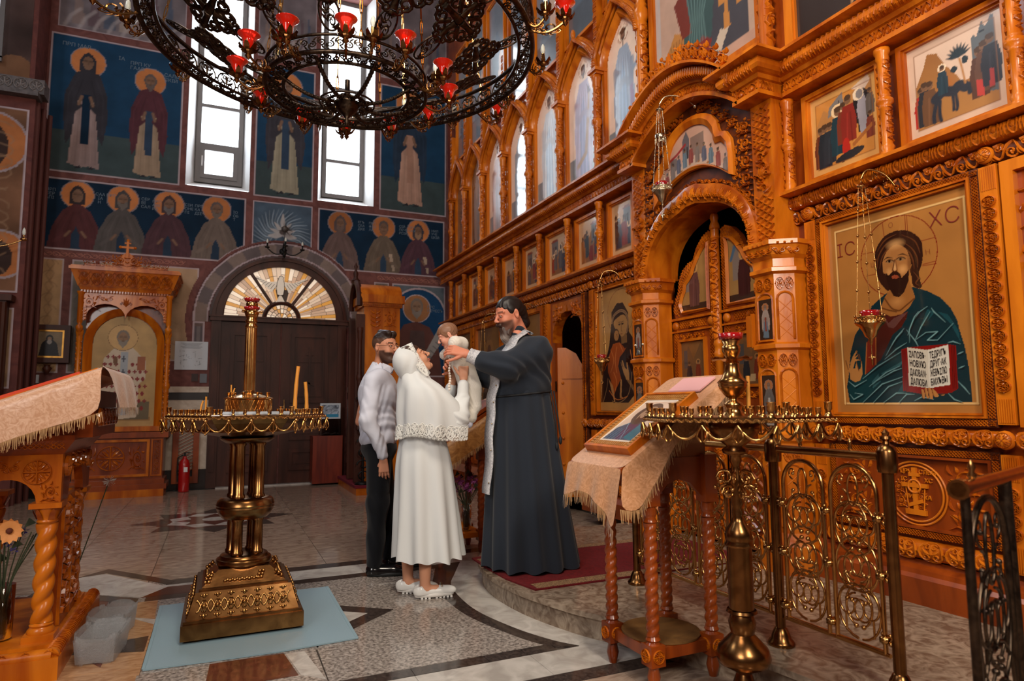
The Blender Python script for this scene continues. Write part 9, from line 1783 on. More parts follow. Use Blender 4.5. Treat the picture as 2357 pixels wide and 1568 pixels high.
def hand_prims(w,d,n,side=1.,s=1.,curl=.5,col=SK,spread=.10,thumb=.6):
 """wrist, direction to the fingers, back-of-hand normal; side = direction of the thumb"""
 w=np.asarray(w,float);d=nrm(d);n=nrm(np.asarray(n,float)-d*np.dot(n,d));t=np.cross(n,d)*side;A=[]
 pc=w+d*.045*s
 for g in(-1.5,-.5,.5,1.5):A.append(('c',w+t*g*.010*s,w+d*.082*s+t*g*.0185*s,.015*s,.0115*s,col,.012))
 for g,L_ in((1.5,.068),(.5,.078),(-.5,.073),(-1.5,.058)):
  p=w+d*.082*s+t*g*.0185*s;dd=nrm(d+t*spread*g);a=curl*.5
  for f,r in((.45,.0092),(.30,.0082),(.25,.0074)):
   v=dd*cos(a)-n*sin(a);q=p+v*L_*s*f;A.append(('c',p,q,r*s,r*.93*s,col,.003));p=q;a+=curl*.75
 p=w+d*.018*s+t*.020*s;v=nrm(d*.75+t*thumb-n*.3)
 for f,r in((.045,.0125),(.034,.0098),(.026,.0086)):q=p+v*f*s;A.append(('c',p,q,r*s,r*.9*s,col,.004));p=q;v=nrm(v+d*.35-n*.25*curl)
 return A
def person(name,label,loc):return thing(name,label,'person',loc)
def merged(parts):
 a=Acc();[a.add(V,Q,c=C)for V,Q,C in parts];return a
def rib_fold(limb,f,amp):
 a,b=map(lambda v:np.asarray(v,float),limb);d=b-a;L_=np.linalg.norm(d)
 def F(P,D):t=(P-a)@d/L_**2;s_=np.clip(1-np.abs(t-.5)*1.6,0,1);return D+amp*s_*np.sin(t*f+7*np.sin(P[...,2]*9+P[...,1]*14))
 return F
# the father
man=person('person','man with short dark hair, beard and glasses in white shirt and black trousers',(1.13,5.,0))
Rm=rz(-1.0)@ry(.02);Lm=V3(1.160,4.975,1.697);sk=LN(206,142,112);stub=LN(52,34,28)
V,Q,C=grow(head_prims(sk),.0034,fn=None)
m_=np.clip((-.018-V[:,2])/.012,0,1)*np.clip((V[:,0]+.012)/.02,0,1)*np.clip((V[:,2]+.135)/.02,0,1);m_*=1-np.clip((.017-np.abs(V[:,1]))/.005,0,1)*np.clip((V[:,2]+.072)/.004,0,1)*np.clip((-.044-V[:,2])/.004,0,1);m_*=1-np.clip((V[:,0]-.045)/.02,0,1)*np.clip((V[:,2]+.045)/.01,0,1)
br_=(np.abs(V[:,2]-.031-.05*np.abs(np.abs(V[:,1])-.03)*-1)<.0055)*(V[:,0]>.07)*(np.abs(V[:,1])>.012)*(np.abs(V[:,1])<.052);C=C*(1-np.maximum(m_*.92,br_*.9)[:,None])+stub*np.maximum(m_*.92,br_*.9)[:,None];V=V+nrm(V)*(m_*.0035)[:,None]
hm=(place(V,Rm,Lm),Q,C)
hand=grow([('c',(1.098,4.815,.93),(1.118,4.815,.85),.026,.024,sk,.01)]+hand_prims((1.118,4.815,.85),(.05,-.02,-1),(-.25,-1,0),-1,1.,.42,sk),.0035)
lower=grow([('c',(1.10,5.,1.50),(1.12,5.,1.2),.055,.09,sk,.03),('c',(1.08,5.2,1.45),(1.02,5.23,1.12),.04,.035,sk,.02),('c',(1.12,5.,1.2),(1.12,5.,.95),.09,.08,sk,.03),('c',(1.11,4.91,.9),(1.08,4.92,.1),.06,.035,sk,.02),('c',(1.17,5.09,.9),(1.25,5.10,.1),.06,.035,sk,.02),('c',(1.06,4.83,1.42),(1.0,4.80,1.14),.035,.03,sk,.02),('c',(1.0,4.80,1.14),(1.10,4.815,.92),.03,.022,sk,.02)],.014)
tput(merged([hm,hand,lower]).build('body',SKINV,None,True),man)
hr=LN(46,32,26)
V,Q,C=grow([('e',(-.016,0,.040),(.101,.080,.088),None,hr,.01),('c',(.06,-.03,.105),(-.06,.0,.122),.024,.020,hr,.02),('c',(.065,.02,.102),(-.05,.035,.112),.024,.018,hr,.02),('C',(.10,-.09,-.02),(.10,.09,-.02),.090,.090,hr,.008),('C',(.02,-.09,-.11),(.02,.09,-.11),.085,.085,hr,.01),('E',(-.008,-.085,-.02),(.022,.02,.035),None,hr,.004),('E',(-.008,.085,-.02),(.022,.02,.035),None,hr,.004)],.0034,fn=lambda P,D:strands(P,D,.0022))
side_=np.clip((.075-V[:,2])/.02,0,1)[:,None];C=C*(1-side_*.55)+LN(120,84,66)*side_*.55;shell('hair',place(V,Rm,Lm),Q,C,HAIRV,man)
a,b=Acc(),Acc();eyes(a,b,Rm,Lm,1.,(0,.001));tput(a.build('eye',EYEW,None,True),man);tput(b.build('iris',EYEB,None,True),man)
a=Acc();t_=np.linspace(0,2*pi,22,endpoint=False)
for g in(-1,1):a.tube(place(np.stack([.104-.10*np.abs(.026*np.cos(t_)*g+.031-.0)*.5,g*.032+.024*np.cos(t_),.004+.020*np.sin(t_)],1),Rm,Lm),.0012,5,True);a.tube(place(np.array([(.097,g*.056,.010),(.03,g*.080,.010),(-.012,g*.086,.012)]),Rm,Lm),.0016,5)
a.tube(place(np.array([(.102,-.009,.010),(.107,0,.013),(.102,.009,.010)]),Rm,Lm),.0012,5);tput(a.build('glasses',mat('thin_metal',lin(110,96,84),.3,metal=.9)),man)
WS=LN(214,214,226);sh=[('e',(1.115,5.0,1.33),(.150,.215,.20),None,WS,.05),('e',(1.12,5.0,1.12),(.142,.185,.15),None,WS,.06),('e',(1.12,5.,1.0),(.140,.182,.11),None,WS,.04),('c',(1.09,4.86,1.46),(1.10,5.14,1.46),.065,.065,WS,.05),('c',(1.045,4.835,1.43),(.995,4.80,1.14),.073,.060,WS,.03),('c',(.995,4.80,1.14),(1.105,4.815,.92),.058,.042,WS,.025),('c',(1.10,5.18,1.43),(1.06,5.24,1.14),.07,.06,WS,.03),('c',(1.105,4.99,1.50),(1.12,4.985,1.555),.078,.064,WS,.02),('C',(1.12,4.985,1.53),(1.13,4.98,1.62),.054,.058,WS,.004),('c',(1.101,4.815,.93),(1.112,4.815,.885),.044,.040,WS,.004)]
f1=rib_fold(((.995,4.8,1.25),(1.09,4.815,.93)),21,.005)
V,Q,C=grow(sh,.0085,fn=lambda P,D:f1(P,D)+.0028*np.sin(P[...,2]*38+9*np.sin(P[...,0]*20)+P[...,1]*22)*(P[...,2]<1.4));k_=V[:,2]>.985;shell('shirt',V,Q,C,CLOTHV,man)
a=Acc()
for g in(-1,1):pts=place(np.array([(.0,g*.075,-.128),(.055,g*.050,-.150),(.078,g*.012,-.168),(.060,g*.05,-.205),(.01,g*.085,-.175)]),rz(-.35),Lm+V3(-.015,0,-.0));a.add(np.vstack([pts,pts+[.004,-.003,.004]]),None,[(0,1,4),(1,2,3),(1,3,4),(5,9,6),(6,8,7),(6,9,8)])
tput(a.build('collar',mat('shirt_collar',tuple(WS),.8)),man);a=Acc();[a.ball((1.262+.004*k,4.93,1.47-.085*k),(.004,.006,.006),8,5)for k in range(5)];tput(a.build('button',PAPER,None,True),man)
BK=LN(16,17,22);V,Q,C=grow([('e',(1.125,5.0,.93),(.135,.175,.11),None,BK,.04),('c',(1.11,4.915,.90),(1.10,4.905,.52),.098,.080,BK,.05),('c',(1.10,4.905,.52),(1.085,4.92,.10),.078,.062,BK,.03),('c',(1.15,5.09,.90),(1.20,5.10,.52),.095,.078,BK,.05),('c',(1.20,5.10,.52),(1.245,5.10,.10),.076,.06,BK,.03)],.010,fn=lambda P,D:D+.005*np.sin(P[...,2]*26+5*np.sin(P[...,0]*18))*(P[...,2]<.6),box=((0,0,.055),(9,9,.995)));shell('trousers',V,Q,C,CLOTHV,man)
a=Acc();tput(Acc().lathe([(.105,.97),(.105,1.0)],(1.125,5.,0),24).build('belt',BLACKM),man)
def shoe(par,x,y,yaw,col,m,L_=.28,w=.048,name='shoe',sole=None,z0=0.,hh=.05,low=False):
 R_=rz(yaw);V,Q,C=grow([('c',(0,0,.035),(L_*.55,0,.030),w,w*.95,col,.02),('e',(L_*.72,0,.030),(.075,w*.95,.034),None,col,.02),('e',(-.0,0,.045),(.05,w*.9,hh),None,col,.02)]+([('E',(.02,0,.10),(.085,w*.72,.062),None,col,.004)]if low else[]),.005,box=((-9,-9,.016),(9,9,9)));o=shell(name,place(V,R_,(x,y,z0)),Q,C,m,par)
 a=Acc();th=np.linspace(0,2*pi,30,endpoint=False);ol=np.stack([L_*.40+(L_*.5+.018)*np.cos(th),(w*1.02+.004*np.cos(th))*np.sign(np.sin(th))*np.abs(np.sin(th))**.8,0*th],1);a.grid(np.stack([place(ol*[s_,s_,1]+[L_*.4*(1-s_),0,z],R_,(x,y,z0))for s_,z in((.02,.002),(.98,.002),(1.,.012),(1.,.022),(.9,.028))]),close_v=True);b=a.build('sole',sole or m,None,True);tput(b,par);return o
SHK=mat('black_leather',rough=.18,vcol=True,coat=.6);SOK=mat('black_sole',(.012,.012,.012),.5)
shoe(man,1.075,4.92,-.25,LN(14,14,16),SHK,sole=SOK);shoe(man,1.235,5.10,-.1,LN(14,14,16),SHK,sole=SOK)
# the mother
wom=person('person','woman in white lace headscarf and long skirt, lifting up the baby',(1.28,4.3,0));skw=LN(212,152,120)
Rw=rz(-.15)@ry(-.62);Lw=V3(1.194,4.285,1.552);V,Q,C=grow(head_prims(skw,.93),.0034);br_=(np.abs(V[:,2]-.0285)<.0035)*(V[:,0]>.062)*(np.abs(V[:,1])>.012)*(np.abs(V[:,1])<.046);C=C*(1-br_[:,None]*.8)+LN(60,38,30)*br_[:,None]*.8;hw_=(place(V,Rw,Lw),Q,C)
h1=grow([('c',(1.500,4.16,1.33),(1.512,4.17,1.43),.025,.022,skw,.01)]+hand_prims((1.512,4.17,1.43),(.05,.15,1),(-.3,-1,.1),1,.92,.5,skw),.0035);h2=grow([('c',(1.50,4.38,1.33),(1.50,4.37,1.41),.025,.022,skw,.01)]+hand_prims((1.50,4.37,1.41),(.1,-.15,1),(-.3,1,.1),-1,.92,.5,skw),.004)
lo_=grow([('c',(1.20,4.29,1.42),(1.24,4.29,1.1),.06,.10,skw,.03),('c',(1.24,4.29,1.1),(1.26,4.29,.9),.1,.12,skw,.03),('c',(1.24,4.14,1.33),(1.46,4.13,1.17),.04,.035,skw,.02),('c',(1.46,4.13,1.17),(1.50,4.16,1.34),.032,.026,skw,.02),('c',(1.24,4.43,1.33),(1.45,4.42,1.18),.04,.035,skw,.02),('c',(1.45,4.42,1.18),(1.50,4.38,1.34),.032,.026,skw,.02),('c',(1.22,4.36,.9),(1.185,4.38,.40),.09,.052,skw,.02),('c',(1.185,4.38,.40),(1.195,4.39,.06),.052,.032,skw,.02),('c',(1.27,4.22,.9),(1.265,4.22,.40),.09,.052,skw,.02),('c',(1.265,4.22,.40),(1.262,4.22,.05),.052,.032,skw,.02),('c',(1.262,4.22,.05),(1.34,4.21,.05),.03,.03,skw,.02),('c',(1.195,4.39,.06),(1.27,4.38,.055),.03,.03,skw,.02)],.012);tput(merged([hw_,h1,h2,lo_]).build('body',SKINV,None,True),wom)
a,b=Acc(),Acc();eyes(a,b,Rw,Lw,.93,(0,.002));tput(a.build('eye',EYEW,None,True),wom);tput(b.build('iris',EYEB,None,True),wom)
hb_=LN(64,42,32);V,Q,C=grow([('e',(-.012,0,.036),(.094,.074,.084),None,hb_,.01),('C',(.098,-.09,-.025),(.098,.09,-.025),.084,.084,hb_,.006),('C',(.02,-.09,-.12),(.02,.09,-.12),.085,.085,hb_,.01)],.0036,fn=lambda P,D:strands(P,D,.002));shell('hair',place(V,Rw,Lw),Q,C,HAIRV,wom);a=Acc();[a.tube(place(spline([(.06,g,.07),(.095,g*1.1,.02),(.090,g*1.2,-.04),(.05,g*1.5,-.12)],5),Rw,Lw),.0008,4)for g in(-.050,)];tput(a.build('loose_hair',mat('dark_hair',tuple(hb_),.4)),wom)
WW=LN(216,217,216);WC=LN(220,221,220)
V,Q,C=grow([('e',(-.022,0,.026),(.108,.092,.100),None,WC,.02),('c',(-.045,0,-.02),(-.06,0,-.17),.088,.088,WC,.05),('C',(.082,0,-.01),(.070,0,.26),.104,.11,WC,.008),('C',(.095,0,-.02),(.060,0,-.22),.092,.066,WC,.010)],.006,fn=lambda P,D:D+.0036*np.sin(P[...,0]*60-P[...,2]*45+2*np.sin(P[...,2]*24+P[...,1]*20)));shell('headscarf',place(V,Rw@ry(.06),Lw),Q,C,CLOTHV,wom)
# cape of the shawl over shoulders and upper arms
n=72;th=np.linspace(0,2*pi,n,endpoint=False)
def ring(cx,cy,z,rx_,ry__,amp,f,ph=0.,zf=0.):r_=1+amp*np.sin(f*th+ph)+amp*.6*np.sin((f*1.7//1)*th+ph*2);return np.stack([cx+rx_*r_*np.cos(th),cy+ry__*r_*np.sin(th),z+zf*np.sin(th*3+ph)+0*th],1)
rws=[ring(1.195,4.285,1.475,.088,.086,.03,7),ring(1.205,4.285,1.43,.105,.115,.04,7,.5),ring(1.225,4.285,1.39,.13,.185,.04,7,.9),ring(1.24,4.285,1.345,.150,.222,.03,8,1.2),ring(1.262,4.285,1.27,.178,.235,.04,8,1.5),ring(1.275,4.285,1.19,.190,.232,.045,8,1.8),ring(1.285,4.285,1.12,.190,.228,.05,8,2.1,.01),ring(1.28,4.285,1.085,.186,.222,.06,8,2.3,.015)]
for k_,r_ in enumerate(rws):b_=np.exp(-((th-5.35)/.55)**2)*(.0,.0,.01,.03,.065,.09,.10,.10)[k_];r_[:,0]+=b_*.95;r_[:,1]-=b_*.25;r_[:,2]+=np.exp(-((th-5.6)/.5)**2)*(0,0,0,.0,.0,.0,-.01,-.01)[k_]
a=Acc();a.grid(np.stack(rws),close_v=True,c=np.tile(WC,(len(rws)*n,1)));tput(a.build('shawl',CLOTHV,None,True),wom)
LACE=mat('white_lace',lin(226,224,218),.8);a=Acc();r0,r1=rws[-2],np.array(rws[-1])-[0,0,.045];s5=np.linspace(0,1,n+1);ext=lambda r_:np.vstack([r_,r_[:1]])
def lacef(A_,B_):
 def F(P):u=np.clip(P[:,0],0,1);A2=np.stack([np.interp(u,s5,ext(A_)[:,k])for k in range(3)],1);B2=np.stack([np.interp(u,s5,ext(B_)[:,k])for k in range(3)],1);o_=nrm((A2-A2.mean(0))*[1,1,0]);return A2*(P[:,1:2])+B2*(1-P[:,1:2])+o_*(.004+P[:,2:])
 return F
for mo_ in('palm','vine'):band(a,mo_,lacef(r0+[0,0,.01],r1),0,1,1.,.002,26 if mo_=='palm' else 22)
band(a,'egg',lacef(r1+[0,0,.012],r1-[0,0,.012]),0,1,1.,.002,60);tput(a.build('lace_trim',LACE,kind='stuff'),wom)
a=Acc();VEIL=bpy.data.materials.new('sheer_net');VEIL.use_nodes=True;VEIL.node_tree.nodes['Principled BSDF'].inputs['Base Color'].default_value=(.8,.8,.78,1);VEIL.node_tree.nodes['Principled BSDF'].inputs['Alpha'].default_value=.35;a.grid(np.stack([rws[-1],r1]),close_v=True);tput(a.build('sheer_edge',VEIL,None,True),wom)
a=Acc();t_=np.linspace(0,1,40);arcp=lambda r_:np.stack([.035+.0*t_+r_[0]*np.cos(-1.2+2.4*0*t_),r_[1]*np.cos(pi*t_),r_[2]+r_[3]*np.sin(pi*t_)],1)
LA=place(np.stack([.052+.010*np.sin(pi*t_)-.02*np.abs(np.cos(pi*t_)),.088*np.cos(pi*t_),-.130+.238*np.sin(pi*t_)**.6],1),Rw,Lw);LB=place(np.stack([-.022+0*t_,.096*np.cos(pi*t_),-.140+.262*np.sin(pi*t_)**.6],1),Rw,Lw)
def FL(P):u=np.clip(P[:,0],0,1);A2=np.stack([np.interp(u,t_,LA[:,k])for k in range(3)],1);B2=np.stack([np.interp(u,t_,LB[:,k])for k in range(3)],1);return A2*P[:,1:2]+B2*(1-P[:,1:2])+nrm(B2-Lw)*P[:,2:]
band(a,'palm',FL,0,1,1.,.002,10);band(a,'vine',FL,0,1,1.,.002,8);tput(a.build('scarf_lace',LACE,kind='stuff'),wom);a=Acc();a.grid(np.stack([LA,LB]));tput(a.build('scarf_net',VEIL,None,True),wom)
V,Q,C=grow([('c',(1.25,4.16,1.30),(1.455,4.125,1.165),.058,.072,WC,.03),('c',(1.455,4.125,1.165),(1.500,4.155,1.30),.072,.045,WC,.03),('c',(1.500,4.155,1.30),(1.506,4.162,1.385),.040,.038,WC,.004),('c',(1.25,4.41,1.30),(1.45,4.42,1.17),.06,.07,WC,.03),('c',(1.45,4.42,1.17),(1.495,4.385,1.37),.065,.04,WC,.03),('e',(1.27,4.285,1.2),(.14,.17,.18),None,WC,.05)],.008,fn=lambda P,D:D+.005*np.sin(P[...,0]*60+P[...,2]*30+4*np.sin(P[...,2]*22))*(P[...,2]<1.31));shell('blouse',V,Q,C,CLOTHV,wom)
zz=np.linspace(0,1,30);prof=[]
for z_ in zz:
 f=z_;rx_=.135+.035*np.sin(min(f*3,1)*pi/2)+.055*f;ry__=.140+.03*np.sin(min(f*3,1)*pi/2)+.06*f;amp=.015+.105*f**1.15;s9=np.sin(9*th+1.2+.5*f);r_=1+amp*(np.sign(s9)*np.abs(s9)**.7)+amp*.5*np.sin(5*th+1.5*f+.5);prof.append(np.stack([1.265+.045*f+rx_*r_*np.cos(th),4.30+ry__*r_*np.sin(th),1.09-.845*f+.012*f*np.sin(11*th)],1))
a=Acc();a.grid(np.stack(prof),close_v=True,c=np.tile(WW,(len(prof)*n,1)));a.tube(np.vstack([prof[0]]),.006,6,True,up=(0,0,1));a.c[-1]=np.tile(WW,(len(a.v[-1]),1));o=tput(a.build('skirt',CLOTHV,None,True),wom);md=o.modifiers.new('sub','SUBSURF');md.levels=md.render_levels=1
SHW=mat('white_leather',rough=.35,vcol=True,coat=.2);SOW=mat('white_sole',lin(226,222,216),.5)
for x,y,yw in((1.235,4.225,-.12),(1.165,4.40,-.35)):shoe(wom,x,y,yw,LN(228,226,222),SHW,.225,.037,sole=SOW,z0=.008,low=True);a=Acc();R_=rz(yw);[a.box(place(np.array([.005+.024*k,0,.006]),R_,(x,y,0)),(.014,.070,.010),R=R_)for k in range(9)if k!=3];tput(a.build('ridged_sole',SOW),wom)
a=Acc();t6=np.linspace(0,pi,9);a.tube(place(np.stack([.135+0*t6,.030*np.cos(t6),.060+.016*np.sin(t6)],1),rz(-.12),(1.235,4.225,.012)),.005,6);tput(a.build('shoe_chain',SILV,None,True),wom)
# the baby
bab=person('person','baby in white ribbed knit suit held up between the woman and the priest',(1.55,4.25,1.15));skb=LN(222,158,134)
s_=.70;Rb=rz(pi-.30)@ry(.50);Lb=V3(1.425,4.245,1.725);V,Q,C=grow(head_prims(skb,s_),.0032);mm=V[:,2]>-.2;V=V*np.where(V[:,:1]>.062,.95,1.)*np.array([1.0,1.12,1.0]);hb=(place(V,Rb,Lb),Q,C)
hd_=grow([('c',(1.43,4.16,1.655),(1.41,4.155,1.635),.016,.015,skb,.01)]+hand_prims((1.412,4.155,1.638),(-.5,.1,-.8),(-1,-.6,.3),-1,.42,1.5,LN(214,130,112)),.0028);hc_=grow([('c',(1.50,4.25,1.64),(1.60,4.25,1.38),.045,.06,skb,.02)],.01);tput(merged([hb,hd_,hc_]).build('body',SKINV,None,True),bab)
a,b=Acc(),Acc();eyes(a,b,Rb,Lb,s_);tput(a.build('eye',EYEW,None,True),bab);tput(b.build('iris',EYEB,None,True),bab)
hb_=LN(136,96,72);V,Q,C=grow([('e',(-.012*s_,0,.036*s_),(.104*s_,.094*s_,.092*s_),None,hb_,.01),('C',(.112*s_,-.09,-.02*s_),(.112*s_,.09,-.02*s_),.078*s_,.078*s_,hb_,.004),('C',(.0,-.09,-.15*s_),(.0,.09,-.15*s_),.09*s_,.09*s_,hb_,.006),('E',(-.01*s_,-.10*s_,-.01),(.02*s_,.02,.03*s_),None,hb_,.003)],.003,fn=lambda P,D:strands(P,D,.0022,300));shell('hair',place(V,Rb,Lb),Q,C,HAIRV,bab)
WK=LN(224,216,204);V,Q,C=grow([('c',(1.475,4.25,1.655),(1.53,4.25,1.55),.070,.075,WK,.04),('c',(1.53,4.25,1.55),(1.585,4.25,1.38),.072,.078,WK,.04),('c',(1.50,4.19,1.665),(1.445,4.155,1.668),.052,.047,WK,.02),('c',(1.445,4.155,1.668),(1.425,4.152,1.648),.046,.024,WK,.01),('c',(1.50,4.31,1.65),(1.43,4.34,1.60),.05,.035,WK,.02),('c',(1.592,4.215,1.36),(1.605,4.215,1.245),.064,.050,WK,.02),('c',(1.605,4.215,1.245),(1.578,4.212,1.19),.048,.044,WK,.01),('c',(1.60,4.295,1.36),(1.60,4.30,1.22),.06,.046,WK,.02),('c',(1.578,4.212,1.195),(1.576,4.212,1.165),.047,.045,WK,.002)],.0050,fn=lambda P,D:D+.0018*np.sin(((P[...,0]-1.5)*.9+(P[...,2]-1.4)*.35+(P[...,1]-4.2)*.5)*520));shell('knit_suit',V,Q,C,CLOTHV,bab)
V,Q,C=grow([('c',(1.577,4.212,1.16),(1.565,4.21,1.118),.026,.024,LN(214,214,232),.01),('c',(1.565,4.21,1.118),(1.535,4.205,1.112),.024,.018,LN(214,214,232),.01),('c',(1.60,4.30,1.18),(1.585,4.30,1.13),.026,.024,LN(214,214,232),.01)],.004);shell('sock',V,Q,C,CLOTHV,bab)
a=Acc();[a.ball((1.402+.004*sin(k),4.14,1.565-.0175*k),.0085 if k<9 else .0105,8,6)for k in range(13)];tput(a.build('bead_strap',mat('white_beads',lin(228,214,200),.3),None,True),bab)
# the priest
pri=person('person','bearded priest in long black cassock with white stole, standing on the carpeted step',(1.95,4.15,PZ));skp=LN(208,132,104)
Rp=rz(pi+.12)@ry(.30);Lp=V3(1.838,4.13,1.878);V,Q,C=grow(head_prims(skp,1.03),.0034);brd=LN(70,50,42)
m_=np.clip((-.028-V[:,2])/.012,0,1)*np.clip((V[:,0]-.01)/.02,0,1)*np.clip((V[:,2]+.17)/.02,0,1)*.85;br_=(np.abs(V[:,2]-.034)<.006)*(V[:,0]>.07)*(np.abs(V[:,1])>.012)*(np.abs(V[:,1])<.054)*.7;w_=np.maximum(m_,br_)[:,None];C=C*(1-w_)+brd*w_;hp=(place(V,Rp,Lp),Q,C)
hq=grow([('c',(1.53,4.04,1.565),(1.49,4.06,1.588),.030,.027,skp,.01)]+hand_prims((1.49,4.06,1.590),(-1,.35,.30),(.2,-1,.5),1,1.08,.75,skp),.0035);hq2=grow([('c',(1.56,4.36,1.50),(1.53,4.35,1.51),.030,.027,skp,.01)]+hand_prims((1.53,4.35,1.51),(-1,-.5,.35),(.2,1,.4),-1,1.08,.8,skp),.0045)
lo_=grow([('c',(1.90,4.13,1.74),(1.93,4.15,1.3),.06,.16,skp,.03),('c',(1.95,3.97,1.62),(1.72,3.95,1.49),.05,.04,skp,.02),('c',(1.72,3.95,1.49),(1.52,4.04,1.57),.04,.03,skp,.02),('c',(1.95,4.33,1.62),(1.72,4.37,1.45),.05,.04,skp,.02),('c',(1.72,4.37,1.45),(1.55,4.36,1.5),.04,.03,skp,.02),('c',(1.93,4.15,1.3),(1.95,4.15,1.0),.16,.14,skp,.03),('c',(1.95,4.07,1.),(1.97,4.06,.25),.08,.045,skp,.02),('c',(1.95,4.24,1.),(1.97,4.25,.25),.08,.045,skp,.02)],.014);tput(merged([hp,hq,hq2,lo_]).build('body',SKINV,None,True),pri)
a,b=Acc(),Acc();eyes(a,b,Rp,Lp,1.03,(0,-.004));tput(a.build('eye',EYEW,None,True),pri);tput(b.build('iris',EYEB,None,True),pri)
hp_=LN(30,22,20);V,Q,C=grow([('e',(-.016,0,.038),(.104,.083,.092),None,hp_,.01),('c',(-.085,0,.0),(-.105,0,-.085),.055,.038,hp_,.03),('c',(-.07,-.045,-.01),(-.10,-.02,-.09),.035,.026,hp_,.03),('C',(.122,-.1,.0),(.122,.1,.0),.078,.078,hp_,.01),('C',(.112,-.1,.12),(.112,.1,.12),.040,.040,hp_,.02),('C',(.03,-.1,-.11),(.03,.1,-.11),.095,.095,hp_,.01),('E',(-.006,-.088,-.012),(.026,.02,.042),None,hp_,.004)],.0034,fn=lambda P,D:strands(P,D,.003,200));shell('hair',place(V,Rp,Lp),Q,C,HAIRV,pri)
V,Q,C=grow([('c',(.076,0,-.085),(.076,0,-.15),.030,.030,brd,.02),('c',(.078,0,-.14),(.055,0,-.255),.030,.010,LN(170,158,150),.02),('c',(.02,-.050,-.060),(.062,-.025,-.118),.010,.020,brd,.03),('c',(.02,.050,-.060),(.062,.025,-.118),.010,.020,brd,.03),('c',(.100,-.026,-.050),(.104,.026,-.050),.010,.010,brd,.01),('E',(.112,0,-.066),(.020,.018,.005),None,brd,.002)],.0034,fn=lambda P,D:strands(P,D,.0032,260));shell('beard',place(V*1.03,Rp,Lp),Q,C,HAIRV,pri)
CS=LN(40,45,54);V,Q,C=grow([('c',(1.985,3.985,1.62),(1.735,3.945,1.505),.100,.092,CS,.07),('c',(1.735,3.945,1.505),(1.60,4.00,1.535),.100,.072,CS,.03),('c',(1.985,4.32,1.62),(1.73,4.36,1.47),.11,.09,CS,.05),('c',(1.73,4.36,1.47),(1.61,4.36,1.48),.09,.065,CS,.03),('e',(1.955,4.15,1.52),(.170,.215,.215),None,CS,.08),('e',(1.925,4.15,1.36),(.212,.215,.18),None,CS,.09),('c',(1.91,4.14,1.70),(1.90,4.135,1.765),.075,.062,CS,.02)],.0085,fn=lambda P,D:D+.0055*np.sin(P[...,0]*44+P[...,2]*26+4*np.sin(P[...,2]*17+P[...,1]*8)),box=((0,0,1.30),(9,9,9)));shell('cassock_top',V,Q,C,CLOTHV,pri)
n=96;th=np.linspace(0,2*pi,n,endpoint=False);prof=[]
for f in np.linspace(0,1,34):
 xf=1.715-.045*f;xb=2.128+.205*f**1.1;cx=(xf+xb)/2;rx_=(xb-xf)/2;ry__=.205+.095*f;amp=.022+.050*f;fr_=13*th+.5*f;s9=np.sin(fr_);r_=1+amp*np.sign(s9)*np.abs(s9)**.6+amp*.5*np.sin(8*th+1.+f)-.04*np.exp(-((f-.0)/.03)**2);prof.append(np.stack([cx+rx_*r_*np.cos(th),4.15+ry__*r_*np.sin(th),1.40-1.235*f-.012*f*np.cos(fr_)],1))
a=Acc();a.grid(np.stack(prof),close_v=True,c=np.tile(CS,(len(prof)*n,1)));o=tput(a.build('cassock_skirt',CLOTHV,None,True),pri);md=o.modifiers.new('sub','SUBSURF');md.levels=md.render_levels=1
a=Acc();bl=prof[2].copy();bl=(bl-[1.93,4.15,0])*[1.02,1.02,1]+[1.93,4.15,0];bl[:,2]=1.325+.10*(bl[:,0]-1.93);a.tube(bl,.008,6,True,up=(0,0,1))
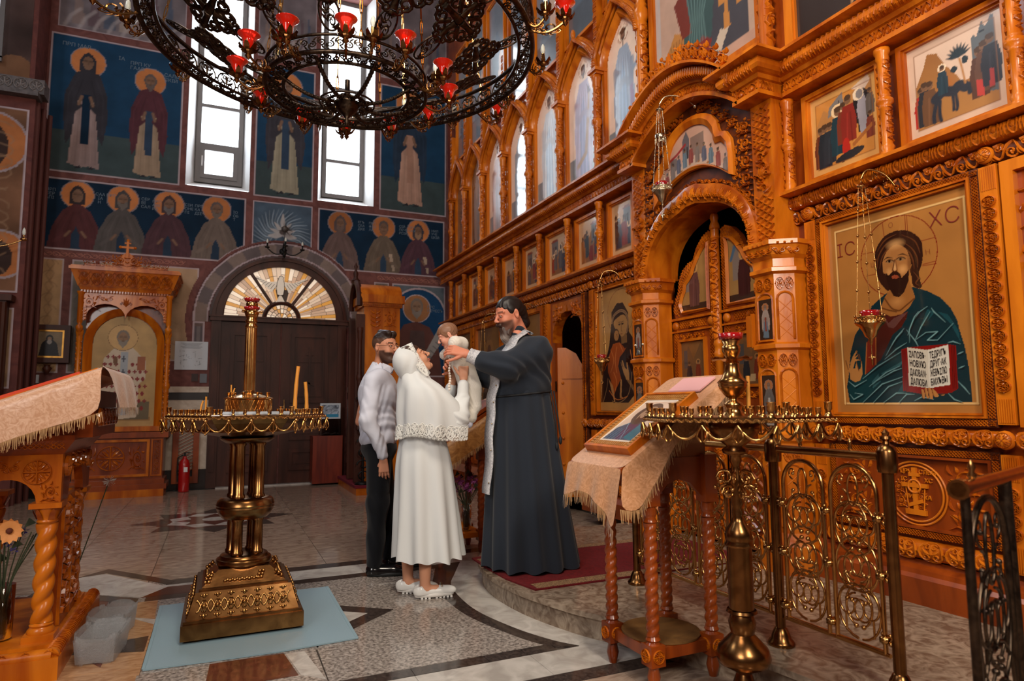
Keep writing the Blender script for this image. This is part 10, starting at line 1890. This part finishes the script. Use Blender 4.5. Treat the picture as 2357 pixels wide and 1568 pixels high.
for dx in(0,.02):a.tube(spline([(2.085+dx,3.985,1.34),(2.10+dx,3.955,1.15),(2.105+dx*1.4,3.95,.98+dx*2)],6),.006,6);a.ball((2.105+dx*1.4,3.95,.965+dx*2),(.013,.013,.03),8,6)
tput(a.build('cord_belt',mat('black_cord',(.01,.01,.012),.7),None,True),pri)
SB=mat('silver_brocade',lin(214,212,214),.5,col2=lin(160,160,168),scale=36,dist=3,detail=2);a=Acc();A0,A1=V3(1.605,4.00,1.535),V3(1.505,4.052,1.582);R_=axis_R(A1-A0);L_=np.linalg.norm(A1-A0);a.lathe([(.064,0),(.066,.006),(.060,.012),(.047,L_-.012),(.050,L_-.006),(.048,L_)],A0,24,R=R_);B0,B1=V3(1.62,4.36,1.48),V3(1.54,4.352,1.505);tput(a.build('cuff',SB,None,True),pri);a=Acc();a.lathe([(.06,0),(.045,.085)],B0,20,R=axis_R(B1-B0));tput(a.build('cuff',SB,None,True),pri)
# stole: a broad band round the neck and down the front
pth=spline([(1.985,4.055,1.735),(1.955,4.04,1.752),(1.875,4.03,1.70),(1.80,4.02,1.60),(1.745,4.03,1.50),(1.715,4.04,1.38),(1.690,4.045,1.2),(1.675,4.04,.95),(1.655,4.045,.66)],6)
a=Acc();w_=np.linspace(0,1,len(pth));P=[]
for i,p in enumerate(pth):f=w_[i];wd=V3(-.035*(1-f),.105*min(1,.35+f*1.5),0)+V3(0,0,.035*(1-min(1,2*f)));wob=.006*sin(i*.9);o_=V3(-.012+wob,0,0);P.append([p+o_+[-.006,0,0],p+o_+wd+[-.004,0,0],p+o_+wd+[.004,0,0],p+o_+[.006,-.012,0]])
a.grid(np.array(P),close_v=True);a.add(P[-1],[(0,1,2,3)]);st=tput(a.build('stole',SB,None,True),pri);a=Acc();[a.ball(p+V3(-.022,-.006,0),.006,8,6)for p in pth[26:-2:4]];tput(a.build('stole_button',SILV,None,True),pri)
for y in(4.06,4.27):shoe(pri,2.08,y,pi+.1,LN(14,14,16),SHK,sole=SOK,z0=PZ+.012)

# depth of field of the lens, focused on the group
cam_data.dof.use_dof=True;cam_data.dof.focus_distance=4.3;cam_data.dof.aperture_fstop=2.8
